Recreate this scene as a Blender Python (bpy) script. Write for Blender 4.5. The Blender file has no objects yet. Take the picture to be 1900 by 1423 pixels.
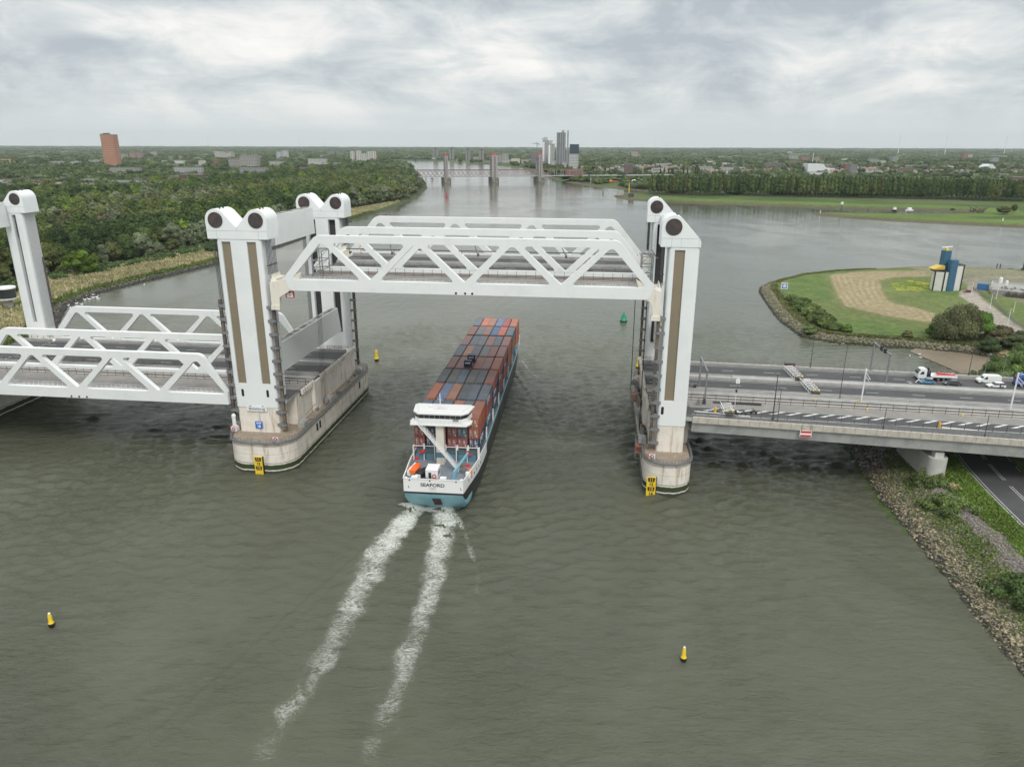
import bpy, bmesh, math, random
import numpy as np
from math import sin, cos, pi, radians, sqrt
from mathutils import Vector, Matrix
from mathutils.geometry import tessellate_polygon
random.seed(7); RNG = np.random.default_rng(11)
SC = bpy.context.scene; COL = SC.collection
# ------------------------------------------------------------------ camera
FPX = 1350.68; PITCH = radians(18.2176); ROLL = radians(0.1613); CH = 80.0
cf = np.array([0, cos(PITCH), -sin(PITCH)]); cr0 = np.array([1., 0, 0]); cu0 = np.cross(cr0, cf)
cr = cos(ROLL)*cr0+sin(ROLL)*cu0; cu = -sin(ROLL)*cr0+cos(ROLL)*cu0
cam = bpy.data.cameras.new('camera'); co = bpy.data.objects.new('camera', cam); COL.objects.link(co)
cam.sensor_width = 36; cam.lens = 36*FPX/1900; cam.clip_start = 1; cam.clip_end = 60000
M = Matrix.Identity(4)
for i in range(3):
    M[i][0] = cr[i]; M[i][1] = cu[i]; M[i][2] = -cf[i]
M[2][3] = CH
co.matrix_world = M; SC.camera = co
# ------------------------------------------------------------------ world
SUN_EL, SUN_AZ = radians(50), radians(163)
W = bpy.data.worlds.new('World'); SC.world = W; W.use_nodes = True
nt = W.node_tree; nt.nodes.clear()
def N(tree, t, **k):
    n = tree.nodes.new(t)
    for a, b in k.items(): setattr(n, a, b)
    return n
def mth(tree, op, a, b=None, c=None, clamp=False):
    n = N(tree, 'ShaderNodeMath', operation=op, use_clamp=clamp)
    for i, v in enumerate((a, b, c)):
        if v is None: continue
        if isinstance(v, (int, float)): n.inputs[i].default_value = v
        else: tree.links.new(v, n.inputs[i])
    return n.outputs[0]
def mixc(tree, fac, a, b, mode='MIX'):
    n = N(tree, 'ShaderNodeMix', data_type='RGBA', blend_type=mode); n.clamp_factor = True
    for s, v in ((n.inputs[0], fac), (n.inputs[6], a), (n.inputs[7], b)):
        if isinstance(v, (int, float)): s.default_value = v
        elif isinstance(v, (tuple, list)): s.default_value = (*v[:3], 1)
        else: tree.links.new(v, s)
    return n.outputs[2]
def mapr(tree, v, a, b, c=0., d=1., smooth=True):
    n = N(tree, 'ShaderNodeMapRange'); n.interpolation_type = 'SMOOTHSTEP' if smooth else 'LINEAR'
    tree.links.new(v, n.inputs[0])
    for i, x in enumerate((a, b, c, d)): n.inputs[i+1].default_value = x
    return n.outputs[0]
def noise(tree, vec, scale, detail=4, rough=.55, dist=0., out=0, w=None):
    n = N(tree, 'ShaderNodeTexNoise'); n.inputs['Scale'].default_value = scale
    n.inputs['Detail'].default_value = detail; n.inputs['Roughness'].default_value = rough; n.inputs['Distortion'].default_value = dist
    if vec is not None: tree.links.new(vec, n.inputs['Vector'])
    return n.outputs[out]
def mapping(tree, vec, sc=(1, 1, 1), loc=(0, 0, 0), rot=(0, 0, 0)):
    n = N(tree, 'ShaderNodeMapping'); n.inputs['Scale'].default_value = sc; n.inputs['Location'].default_value = loc
    n.inputs['Rotation'].default_value = rot; tree.links.new(vec, n.inputs['Vector']); return n.outputs[0]
sky = N(nt, 'ShaderNodeTexSky'); sky.sky_type = 'NISHITA'; sky.sun_disc = False
sky.sun_elevation = SUN_EL; sky.sun_rotation = SUN_AZ; sky.altitude = 80; sky.dust_density = 2
tc = N(nt, 'ShaderNodeTexCoord'); sx = N(nt, 'ShaderNodeSeparateXYZ'); nt.links.new(tc.outputs['Generated'], sx.inputs[0])
zc = mth(nt, 'MAXIMUM', sx.outputs[2], 0.0); zd = mth(nt, 'ADD', zc, 0.045)
cx = N(nt, 'ShaderNodeCombineXYZ'); nt.links.new(mth(nt, 'DIVIDE', sx.outputs[0], zd), cx.inputs[0]); nt.links.new(mth(nt, 'DIVIDE', sx.outputs[1], zd), cx.inputs[1])
P = cx.outputs[0]
big = noise(nt, mapping(nt, P, loc=(2.2, 1.3, 0)), .33, 3, .5)
fine = noise(nt, mapping(nt, P, loc=(5.1, 0, 2)), 1.15, 9, .6, .45)
P2 = mapping(nt, tc.outputs['Generated'], sc=(1, 1, 2.4), loc=(.3, .1, .2))
puff = noise(nt, P2, 7.5, 9, .62, .5); puff2 = noise(nt, P2, 2.6, 4, .5, .3)
thin = noise(nt, mapping(nt, P, sc=(1, 1.5, 1), loc=(1, 4, 7)), 3.2, 6, .6, .2)
def lobe(az, el, ra, re):          # a soft patch of the cloud deck round one bearing
    daz = mth(nt, 'DIVIDE', mth(nt, 'SUBTRACT', mth(nt, 'ARCTAN2', sx.outputs[0], sx.outputs[1]), radians(az)), radians(ra))
    de = mth(nt, 'DIVIDE', mth(nt, 'SUBTRACT', mth(nt, 'ARCSINE', sx.outputs[2]), radians(el)), radians(re))
    return mth(nt, 'POWER', 2.718, mth(nt, 'MULTIPLY', mth(nt, 'ADD', mth(nt, 'POWER', daz, 2.), mth(nt, 'POWER', de, 2.)), -1.))
dens = mth(nt, 'ADD', mth(nt, 'ADD', mth(nt, 'MULTIPLY', big, .08), mth(nt, 'MULTIPLY', fine, .08)), mth(nt, 'ADD', mth(nt, 'MULTIPLY', puff, .58), mth(nt, 'MULTIPLY', puff2, .44)))
dens = mth(nt, 'ADD', dens, mth(nt, 'MULTIPLY', thin, .06))
for a_ in ((13, 6.6, 9, 1.7, .13), (9, 9.6, 15, 2.2, .07), (-31, 8.4, 8, 1.6, .05), (-12, 10.8, 8, 1.2, .09), (-15, 7.2, 11, 1.9, -.10), (-30, 10.5, 4, .8, -.07), (31, 6.2, 6, 1.2, -.07), (2, 5.6, 7, 1., -.05)):
    dens = mth(nt, 'ADD', dens, mth(nt, 'MULTIPLY', lobe(*a_[:4]), a_[4]))
cr_ = N(nt, 'ShaderNodeValToRGB'); nt.links.new(mapr(nt, dens, .462, .725, 0, 1, False), cr_.inputs[0])
el = cr_.color_ramp.elements
el[0].position = .0; el[0].color = (7.9, 7.75, 7.5, 1); el[1].position = 1; el[1].color = (3.7, 4.15, 4.45, 1)
for p_, c_ in ((.28, (6.95, 6.95, 6.8)), (.45, (6.0, 6.2, 6.15)), (.7, (4.9, 5.25, 5.45))):
    e = el.new(p_); e.color = (*c_, 1)
hz = mapr(nt, sx.outputs[2], 0.0, .075, .06, 1)
colr = mixc(nt, hz, (5.9, 6.2, 6.1), cr_.outputs[0])
up = mapr(nt, sx.outputs[2], .19, .7, 1.15, 2.15)
colr = mixc(nt, 1.0, colr, mixc(nt, 0.0, (1, 1, 1), (1, 1, 1)), 'MULTIPLY')
vm = N(nt, 'ShaderNodeVectorMath', operation='SCALE'); nt.links.new(colr, vm.inputs[0]); nt.links.new(up, vm.inputs[3])
mixed = mixc(nt, .97, sky.outputs[0], vm.outputs[0])
bg = N(nt, 'ShaderNodeBackground'); bg.inputs[1].default_value = .1; nt.links.new(mixed, bg.inputs[0])
wo = N(nt, 'ShaderNodeOutputWorld'); nt.links.new(bg.outputs[0], wo.inputs[0])
# ------------------------------------------------------------------ sun, exposure
sl = bpy.data.lights.new('sun', 'SUN'); sl.energy = 1.5; sl.angle = radians(20); sl.color = (1, .96, .9)
so = bpy.data.objects.new('sun', sl); COL.objects.link(so)
sd = Vector((sin(SUN_AZ)*cos(SUN_EL), cos(SUN_AZ)*cos(SUN_EL), sin(SUN_EL))); so.rotation_euler = sd.to_track_quat('Z', 'Y').to_euler(); so.location = (0, 0, 300)
SC.view_settings.view_transform = 'Standard'; SC.view_settings.look = 'None'; SC.view_settings.exposure = EXPO = 0.18; SC.view_settings.gamma = 1
SC.render.engine = 'CYCLES'
SC.cycles.max_bounces = 6; SC.cycles.diffuse_bounces = 3; SC.cycles.glossy_bounces = 3; SC.cycles.transparent_max_bounces = 12; SC.cycles.volume_bounces = 0
SC.cycles.use_denoising = True
# ------------------------------------------------------------------ frames and photo rays
TH = radians(6.7327); SH = radians(5.6507)
FR = {'W': ((0, 0, 0), 0.), 'B': ((-58.596, 176.25, 0), TH), 'S': ((-15.582, 160.259, 0), SH)}
def f2w(fr, p):
    o, a = FR[fr]; x, y = p[0], p[1]; z = p[2] if len(p) > 2 else 0
    return (o[0]+x*cos(a)+y*sin(a), o[1]-x*sin(a)+y*cos(a), o[2]+z)
def gp(x, y, z=0.):                 # where on the ground (height z) the sight line through a photo point lands
    d = cf+(x-950)/FPX*cr-(y-711.5)/FPX*cu; t = (z-CH)/d[2]; return (float(t*d[0]), float(t*d[1]), z)
def hpx(x, y, ytop, z=0.):          # metres of height for a thing standing at that point
    g = gp(x, y, z); d = cf+(x-950)/FPX*cr-(ytop-711.5)/FPX*cu; return CH+g[1]/d[1]*d[2]-z
def wpx(x, y, n, z=0.):
    g = gp(x, y, z); return n/FPX*float(np.dot(np.array(g)-[0, 0, CH], cf))
# ------------------------------------------------------------------ mesh builder
class MB:
    def __init__(s): s.v = []; s.f = []; s.m = []
    def add(s, vs, fs, mi=0):
        o = len(s.v); s.v += [tuple(map(float, p)) for p in vs]; s.f += [tuple(o+i for i in f) for f in fs]; s.m += [mi]*len(fs); return s
    def hexa(s, p, mi=0):
        return s.add(p, [(0, 3, 2, 1), (4, 5, 6, 7), (0, 1, 5, 4), (1, 2, 6, 5), (2, 3, 7, 6), (3, 0, 4, 7)], mi)
    def box(s, x0, x1, y0, y1, z0, z1, mi=0):
        return s.hexa([(x0, y0, z0), (x1, y0, z0), (x1, y1, z0), (x0, y1, z0), (x0, y0, z1), (x1, y0, z1), (x1, y1, z1), (x0, y1, z1)], mi)
    def beam(s, a, b, w, h, mi=0):
        a = Vector(a); b = Vector(b); d = (b-a).normalized(); up = Vector((0, 0, 1)) if abs(d.z) < .95 else Vector((0, 1, 0))
        r = d.cross(up).normalized()*w/2; u = r.cross(d).normalized()*h/2
        return s.hexa([a-r-u, a+r-u, a+r+u, a-r+u, b-r-u, b+r-u, b+r+u, b-r+u], mi)
    def cyl(s, a, b, r0, r1=None, n=10, mi=0, caps=True):
        r1 = r0 if r1 is None else r1; a = Vector(a); b = Vector(b); d = (b-a).normalized(); up = Vector((0, 0, 1)) if abs(d.z) < .95 else Vector((0, 1, 0))
        x = d.cross(up).normalized(); y = d.cross(x).normalized(); vs = []
        for c, r in ((a, r0), (b, r1)):
            for i in range(n):
                t = 2*pi*i/n; vs.append(c+x*(r*cos(t))+y*(r*sin(t)))
        fs = [(i, (i+1) % n, n+(i+1) % n, n+i) for i in range(n)]
        if caps: fs += [tuple(range(n))[::-1], tuple(range(n, 2*n))]
        return s.add(vs, fs, mi)
    def lathe(s, prof, c=(0, 0, 0), n=16, mi=0):
        vs = []; k = len(prof)
        for r, z in prof:
            for i in range(n):
                t = 2*pi*i/n; vs.append((c[0]+r*cos(t), c[1]+r*sin(t), c[2]+z))
        fs = [(j*n+i, j*n+(i+1) % n, (j+1)*n+(i+1) % n, (j+1)*n+i) for j in range(k-1) for i in range(n)]
        fs += [tuple(range(n))[::-1], tuple(range((k-1)*n, k*n))]
        return s.add(vs, fs, mi)
    def ball(s, c, r, n=8, mi=0):
        pr = [(max(.001, sin(pi*j/n)), -cos(pi*j/n)) for j in range(n+1)]; m = MB().lathe(pr, n=n+2)
        return s.add([(c[0]+x*r[0], c[1]+y*r[1], c[2]+z*r[2]) for x, y, z in m.v], m.f, mi)
    def prism(s, poly, ax, a0, a1, holes=(), mi=0, mcap=None, msides=None):
        loops = [list(poly)]+[list(h) for h in holes]; flat = [p for l in loops for p in l]; n = len(flat)
        tri = tessellate_polygon([[Vector((p[0], p[1], 0)) for p in l] for l in loops])
        def P3(p, a): return {'y': (p[0], a, p[1]), 'z': (p[0], p[1], a), 'x': (a, p[0], p[1])}[ax]
        vs = [P3(p, a0) for p in flat]+[P3(p, a1) for p in flat]
        s.add(vs, [tuple(t) for t in tri]+[tuple(i+n for i in t[::-1]) for t in tri], mi if mcap is None else mcap)
        o = len(s.v)-2*n; k = 0
        for l in loops:
            L = len(l)
            for i in range(L):
                a, b = o+k+i, o+k+(i+1) % L; s.f.append((a, b, b+n, a+n)); s.m.append(mi if msides is None else msides)
            k += L
        return s
    def xf(s, fn): s.v = [tuple(fn(p)) for p in s.v]; return s
    def merge(s, o, dm=0):
        k = len(s.v); s.v += o.v; s.f += [tuple(i+k for i in f) for f in o.f]; s.m += [m+dm for m in o.m]; return s
def fillet(poly, r, seg=5):
    out = []; n = len(poly)
    for i in range(n):
        p = Vector(poly[i][:2]); a = Vector(poly[i-1][:2]); b = Vector(poly[(i+1) % n][:2]); rr = poly[i][2] if len(poly[i]) > 2 else r
        if rr <= 0: out.append((p.x, p.y)); continue
        da = (a-p); db = (b-p); la, lb = da.length, db.length; da /= la; db /= lb
        ang = da.angle(db)
        if ang > 3.1: out.append((p.x, p.y)); continue
        t = min(rr/math.tan(ang/2), la*.45, lb*.45); rr = t*math.tan(ang/2); bis = (da+db).normalized(); c = p+bis*(rr/sin(ang/2))
        s0 = p+da*t-c; s1 = p+db*t-c; a0 = math.atan2(s0.y, s0.x); a1 = math.atan2(s1.y, s1.x); dl = (a1-a0+pi) % (2*pi)-pi
        for k in range(seg+1): out.append((c.x+rr*cos(a0+dl*k/seg), c.y+rr*sin(a0+dl*k/seg)))
    return out
ABS = {}
def setp(o, label=None, cat=None, group=None, kind=None):
    for k, v in (('label', label), ('category', cat), ('group', group), ('kind', kind)):
        if v: o[k] = v
def thing(name, label, cat, base=(0, 0, 0), frame='W', yaw=0., group=None, ab=False):
    o = bpy.data.objects.new(name, None); COL.objects.link(o); o.empty_display_size = .5
    o.location = f2w(frame, base); o.rotation_euler = (0, 0, -FR[frame][1]+yaw); setp(o, label, cat, group); ABS[o.name] = base if ab else None
    return o
def mesh(mb, mats, smooth=None, recalc=True):
    me = bpy.data.meshes.new('m'); me.from_pydata(mb.v, [], mb.f)
    for m in (mats if isinstance(mats, (list, tuple)) else [mats]): me.materials.append(m)
    me.polygons.foreach_set('material_index', mb.m)
    if recalc:
        bm = bmesh.new(); bm.from_mesh(me); bmesh.ops.recalc_face_normals(bm, faces=bm.faces); bm.to_mesh(me); bm.free()
    if smooth:
        me.shade_smooth(); me.set_sharp_from_angle(angle=radians(smooth))
    me.update(); return me
def new(name, mb, mats, parent=None, base=(0, 0, 0), frame='W', yaw=0., label=None, cat=None, group=None, kind=None, smooth=None, bevel=0, recalc=True):
    sub = (0, 0, 0)
    if parent is not None:
        r = parent
        while r.parent: r = r.parent
        sub = ABS.get(r.name) or (0, 0, 0)
    elif base != (0, 0, 0): sub = base
    if sub != (0, 0, 0): mb.v = [(x-sub[0], y-sub[1], z-sub[2]) for x, y, z in mb.v]
    me = mesh(mb, mats, smooth, recalc); me.name = name; o = bpy.data.objects.new(name, me); COL.objects.link(o)
    if parent is not None: o.parent = parent
    else:
        o.location = f2w(frame, base); o.rotation_euler = (0, 0, -FR[frame][1]+yaw); ABS[o.name] = base
    if bevel:
        b = o.modifiers.new('bevel', 'BEVEL'); b.width = bevel; b.segments = 2; b.limit_method = 'ANGLE'; b.angle_limit = radians(40)
    setp(o, label, cat, group, kind); return o
def local(name, mb, mats, base, frame='W', yaw=0., **k):      # one-mesh thing whose vertices are already local to its base
    o = new(name, mb, mats, **k); o.location = f2w(frame, base); o.rotation_euler = (0, 0, -FR[frame][1]+yaw); return o
def dup(root, base, frame='W', yaw=0., label=None, group=None, scale=None):
    def cp(o, par):
        c = o.copy(); COL.objects.link(c)
        if par: c.parent = par
        for ch in KIDS.get(o.name, ()): cp(ch, c)
        return c
    if root.name not in KIDS:
        def walk(o):
            KIDS[o.name] = [c for c in o.children]
            for c in o.children: walk(c)
        walk(root)
    r = cp(root, None); r.location = f2w(frame, base); r.rotation_euler = (0, 0, -FR[frame][1]+yaw)
    if scale: r.scale = scale if isinstance(scale, tuple) else (scale,)*3
    setp(r, label, None, group); return r
KIDS = {}
# ------------------------------------------------------------------ materials
def mat(name, col, rough=.6, metal=0., n1=None, n2=None, streak=None, bump=None, attr=None, spec=.5, coat=0, hue=0, extra=None, coord='Object', rand=0.):
    m = bpy.data.materials.new(name); m.use_nodes = True; t = m.node_tree; b = t.nodes['Principled BSDF']
    b.inputs['Roughness'].default_value = rough; b.inputs['Metallic'].default_value = metal; b.inputs['Specular IOR Level'].default_value = spec
    if coat: b.inputs['Coat Weight'].default_value = coat
    c = N(t, 'ShaderNodeTexCoord'); vec = c.outputs[coord]; cur = col
    if attr:
        a = N(t, 'ShaderNodeAttribute', attribute_name=attr); cur = a.outputs[0] if col is None else mixc(t, 1., a.outputs[0], col, 'MULTIPLY')
    for q in (n1, n2):                 # (scale, lo, hi, colour) mixes another tone of the same stuff in
        if q:
            cur = mixc(t, mapr(t, noise(t, vec, q[0], 5, .6), q[1], q[2], 0, q[4] if len(q) > 4 else 1), cur, q[3])
    if streak:                         # (xy scale, z scale, lo, hi, colour, amount): weather runs
        sn = noise(t, mapping(t, vec, sc=(streak[0], streak[0], streak[1])), 1., 5, .65)
        cur = mixc(t, mapr(t, sn, streak[2], streak[3], 0, streak[5]), cur, streak[4])
    if rand:
        oi = N(t, 'ShaderNodeObjectInfo'); hs = N(t, 'ShaderNodeHueSaturation')
        t.links.new(mapr(t, oi.outputs['Random'], 0, 1, 1-rand, 1+rand, False), hs.inputs['Value']); t.links.new(mapr(t, mth(t, 'FRACT', mth(t, 'MULTIPLY', oi.outputs['Random'], 7.3)), 0, 1, .5-rand*.06, .5+rand*.06, False), hs.inputs['Hue'])
        if isinstance(cur, tuple): hs.inputs['Color'].default_value = (*cur, 1)
        else: t.links.new(cur, hs.inputs['Color'])
        cur = hs.outputs[0]
    if isinstance(cur, tuple): b.inputs['Base Color'].default_value = (*cur, 1)
    else: t.links.new(cur, b.inputs['Base Color'])
    if bump:
        bn = N(t, 'ShaderNodeBump'); bn.inputs['Strength'].default_value = bump[1]; bn.inputs['Distance'].default_value = bump[2] if len(bump) > 2 else .05
        t.links.new(noise(t, vec, bump[0], 5, .6), bn.inputs['Height']); t.links.new(bn.outputs[0], b.inputs['Normal'])
    if extra: extra(t, b, vec)
    return m
MT = {}
MT['white'] = mat('white_paint', (.74, .76, .75), .38, n1=(.25, .45, .8, (.68, .70, .69)), streak=(.9, .05, .56, .85, (.52, .50, .45), .35))
MT['clad'] = mat('white_cladding', (.76, .78, .78), .42, n1=(.12, .4, .7, (.70, .73, .73)), streak=(.8, .04, .62, .9, (.55, .53, .47), .3))
MT['cream'] = mat('cream_steel', (.72, .68, .60), .5, streak=(1.2, .3, .5, .8, (.45, .33, .22), .5))
MT['louvre'] = mat('tan_mesh_panel', (.235, .19, .125), .6, n1=(.2, .4, .7, (.20, .175, .125)), n2=(8, .4, .7, (.26, .21, .15), .5))
MT['glass'] = mat('dark_round_glass', (.035, .03, .03), .12, n1=(.7, .45, .6, (.075, .04, .035)), spec=.6)
MT['dark'] = mat('dark_recess', (.03, .03, .032), .7, n1=(2, .4, .7, (.05, .048, .045)))
MT['darksteel'] = mat('dark_steel', (.07, .072, .075), .5, .3, n1=(1.5, .4, .7, (.12, .085, .06)))
MT['rustysteel'] = mat('stained_rail_steel', (.10, .09, .08), .6, .2, n1=(.5, .45, .6, (.20, .15, .11)))
MT['greysteel'] = mat('galvanised_steel', (.28, .29, .30), .45, .4, n1=(3, .4, .7, (.2, .2, .2)))
MT['rope'] = mat('steel_rope', (.09, .09, .09), .5, .4)
MT['whiterail'] = mat('white_railing_paint', (.72, .72, .72), .5, n1=(2, .5, .7, (.6, .56, .52)))
def algae(t, b, vec):
    g = N(t, 'ShaderNodeNewGeometry'); s = N(t, 'ShaderNodeSeparateXYZ'); t.links.new(g.outputs['Position'], s.inputs[0]); z = s.outputs[2]
    wob = mth(t, 'ADD', z, mapr(t, noise(t, g.outputs['Position'], .8, 4), 0, 1, -.3, .3, False))
    cur = b.inputs['Base Color'].links[0].from_socket
    low = mth(t, 'MULTIPLY', mapr(t, wob, .6, .75), mapr(t, wob, 1.9, 2.15, 1, 0))
    cur = mixc(t, low, cur, (.035, .055, .018))
    base = mapr(t, wob, .25, .45, 1, 0); cur = mixc(t, base, cur, (.05, .05, .04))
    ln = mth(t, 'MULTIPLY', mapr(t, z, 2.35, 2.42), mapr(t, z, 2.5, 2.57, 1, 0)); cur = mixc(t, ln, cur, (.08, .08, .07))
    for zz in (4.9, 7.0):
        l2 = mth(t, 'MULTIPLY', mapr(t, z, zz-.07, zz-.03), mapr(t, z, zz+.03, zz+.07, 1, 0)); cur = mixc(t, mth(t, 'MULTIPLY', l2, .55), cur, (.22, .2, .17))
    rs = noise(t, mapping(t, vec, sc=(.75, .75, .06)), 1., 4, .7)
    cur = mixc(t, mth(t, 'MULTIPLY', mapr(t, rs, .60, .72, 0, .75), mapr(t, z, 4., 8.)), cur, (.25, .11, .045))
    t.links.new(cur, b.inputs['Base Color'])
MT['concrete'] = mat('pier_concrete', (.76, .71, .63), .8, n1=(.35, .4, .65, (.68, .63, .55)), n2=(3.5, .5, .75, (.55, .51, .44), .4), streak=(.7, .07, .50, .68, (.33, .25, .17), .75), bump=(6, .3), extra=algae)
MT['conc2'] = mat('grey_concrete', (.40, .40, .385), .8, n1=(.3, .4, .65, (.30, .31, .30)), n2=(2, .5, .75, (.46, .455, .43), .6), streak=(.5, .1, .52, .75, (.24, .245, .24), .5), bump=(6, .3))
MT['conc3'] = mat('beige_concrete_fascia', (.50, .46, .40), .8, n1=(.8, .4, .65, (.42, .38, .33)), streak=(1, .2, .55, .8, (.30, .25, .2), .5))
MT['concdirt'] = mat('soiled_concrete_floor', (.27, .21, .155), .85, n1=(.5, .4, .65, (.33, .28, .22)), n2=(2.5, .5, .7, (.15, .12, .095)))
MT['asphalt'] = mat('asphalt', (.058, .058, .06), .85, n1=(.15, .4, .65, (.075, .075, .075)), n2=(1.2, .5, .75, (.048, .048, .05)), bump=(20, .2, .01))
MT['asphaltB'] = mat('worn_asphalt', (.085, .085, .085), .85, n1=(.3, .4, .65, (.11, .108, .105)), n2=(2, .5, .75, (.07, .07, .07)))
MT['mark'] = mat('road_paint', (.62, .62, .6), .6, n1=(2, .5, .75, (.42, .42, .4)))
MT['ballast'] = mat('track_bed', (.155, .125, .1), .9, n1=(.5, .4, .65, (.12, .1, .085)), n2=(5, .45, .6, (.2, .17, .14)))
MT['panel'] = mat('grey_deck_panel', (.215, .20, .185), .85, n1=(.25, .4, .65, (.26, .245, .225)), n2=(2, .5, .7, (.17, .16, .15)))
MT['rail'] = mat('rail_steel', (.16, .10, .07), .5, .5)
MT['conl'] = mat('barrier_concrete', (.37, .36, .345), .8, n1=(.4, .4, .65, (.30, .295, .285)), n2=(3, .5, .7, (.42, .41, .4)))
MT['yellow'] = mat('yellow_paint', (.80, .56, .03), .45, n1=(2, .5, .75, (.7, .47, .03)))
MT['orange'] = mat('orange_paint', (.80, .20, .03), .45)
MT['red'] = mat('red_paint', (.55, .03, .03), .45)
MT['blue'] = mat('blue_sign', (.02, .14, .55), .4)
MT['black'] = mat('black_paint', (.015, .015, .016), .45)
MT['wht'] = mat('plain_white', (.78, .78, .77), .45)
MT['rubber'] = mat('tyre_rubber', (.02, .02, .02), .8)
MT['green'] = mat('green_buoy', (.0, .22, .1), .4)
MT['skin'] = mat('skin', (.45, .27, .19), .5)
MT['navycloth'] = mat('dark_cloth', (.02, .022, .03), .8)
MT['jeans'] = mat('blue_cloth', (.04, .06, .12), .8)
MT['redcloth'] = mat('red_cloth', (.4, .04, .03), .8)
MT['orcloth'] = mat('orange_cloth', (.65, .2, .04), .8)
MT['window'] = mat('window_glass', (.03, .035, .04), .1, spec=.8)
# text as flat outlines
def text_geo(s, size, bold=0.):
    cu_ = bpy.data.curves.new('t', 'FONT'); cu_.body = s; cu_.size = size; cu_.align_x = 'CENTER'; cu_.align_y = 'CENTER'; cu_.offset = bold; cu_.resolution_u = 3
    o = bpy.data.objects.new('t', cu_); COL.objects.link(o); dg = bpy.context.evaluated_depsgraph_get()
    me = bpy.data.meshes.new_from_object(o.evaluated_get(dg)); m = MB()
    m.add([v.co for v in me.vertices], [tuple(p.vertices) for p in me.polygons])
    bpy.data.objects.remove(o); bpy.data.curves.remove(cu_); bpy.data.meshes.remove(me); return m
def text_on(s, size, c, mi=0, bold=0., axis='front', sx=1.):
    m = text_geo(s, size, bold); m.m = [mi]*len(m.f)
    if axis == 'front': m.xf(lambda p: (c[0]+p[0]*sx, c[1], c[2]+p[1]))
    elif axis == 'right': m.xf(lambda p: (c[0], c[1]+p[0]*sx, c[2]+p[1]))
    return m
# ================================================================== ground, river, banks
def G(pts, z=0.): return [gp(x, y, z)[:2] for x, y in pts]
SH_L = [(-420, -60), (-330, 80), (-230, 190), (-188, 240), (-200, 293)] + G([(105, 598), (120, 570), (180, 545), (260, 525), (400, 492), (520, 458), (650, 412), (720, 390), (770, 370), (793, 350), (789, 338), (778, 322), (762, 308), (735, 301)]) + [(-560, 3700), (-1200, 3980), (-3500, 4200), (-14500, 4400), (-14500, -60)]
SH_R = [(-14500, 5200), (-4000, 4900), (-1300, 4500)] + G([(700, 295.5), (760, 297.5), (844, 301.5), (886, 303.7), (930, 309), (970, 313), (1005, 321), (1018, 330), (1040, 337), (1100, 347), (1182, 354), (1204, 357), (1170, 359.5), (1140, 363), (1139, 366), (1160, 371), (1240, 375.5), (1300, 378), (1480, 384), (1620, 389), (1790, 393), (1802, 396.5), (1700, 399), (1600, 397), (1520, 395.5), (1504, 398.5), (1560, 404), (1640, 409.5), (1700, 413), (1780, 417), (1899, 423)]) + [(760, 720), (1400, 560), (14500, 500), (14500, 17500), (-14500, 17500)]
SH_P = [(74, -60), (80, 60), (82, 96), (83, 107), (85, 120), (87, 138), (88, 155), (93, 180), (96, 200), (104, 225), (122, 243), (148, 252), (172, 255), (200, 264), (206, 268), (199, 273)] + G([(1872, 668), (1780, 654), (1700, 647), (1560, 637), (1490, 625), (1450, 597), (1425, 565), (1411, 542), (1413, 530), (1430, 523), (1475, 512), (1540, 505), (1700, 497), (1800, 499), (1899, 504)]) + [(480, 480), (700, 470), (14500, 300), (14500, -60)]
def sdf(px, py, poly):
    d = np.full(px.shape, 1e18); inside = np.zeros(px.shape, bool); n = len(poly)
    for i in range(n):
        x0, y0 = poly[i]; x1, y1 = poly[(i+1) % n]; ex, ey = x1-x0, y1-y0
        t = np.clip(((px-x0)*ex+(py-y0)*ey)/(ex*ex+ey*ey+1e-9), 0, 1)
        d = np.minimum(d, (px-x0-t*ex)**2+(py-y0-t*ey)**2)
        c = ((y0 > py) != (y1 > py)) & (px < (x1-x0)*(py-y0)/(y1-y0+1e-12)+x0); inside ^= c
    return np.where(inside, 1, -1)*np.sqrt(d)
def vnoise(x, y, s, seed=0):          # smooth value noise
    r = np.random.default_rng(seed).random((128, 128)); x = x/s; y = y/s
    xi = np.floor(x).astype(int); yi = np.floor(y).astype(int); fx = x-xi; fy = y-yi; fx = fx*fx*(3-2*fx); fy = fy*fy*(3-2*fy)
    g = lambda a, b: r[a % 128, b % 128]
    return (g(xi, yi)*(1-fx)+g(xi+1, yi)*fx)*(1-fy)+(g(xi, yi+1)*(1-fx)+g(xi+1, yi+1)*fx)*fy
def fbm(x, y, s, o=4, seed=0): return sum(vnoise(x, y, s/2**i, seed+i)*.5**i for i in range(o))/sum(.5**i for i in range(o))
def axis(segs):
    a = [segs[0][0]]
    for lo, hi, st, gr in segs:
        while a[-1] < hi: a.append(a[-1]+st); st *= gr
    return np.array(a)
xl = axis([(0, 150, 6, 1.), (150, 340, 2.0, 1.0), (340, 900, 4.0, 1.01), (900, 14400, 12, 1.09)]); xr = axis([(0, 78, 6, 1.), (78, 335, 1.2, 1.0), (335, 900, 4.0, 1.012), (900, 14400, 12, 1.09)]); xs = np.concatenate([-xl[::-1][:-1], xr])
ys = axis([(-60, 60, 12, 1.), (60, 510, 1.35, 1.), (520, 1900, 5, 1.006), (1900, 17400, 16, 1.06)])
ROADLOW = [(104, 40), (106, 100), (113.5, 134), (115, 145), (117.5, 158), (121, 173), (128, 189), (141, 203), (162, 212), (240, 222), (330, 230)]
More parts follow.
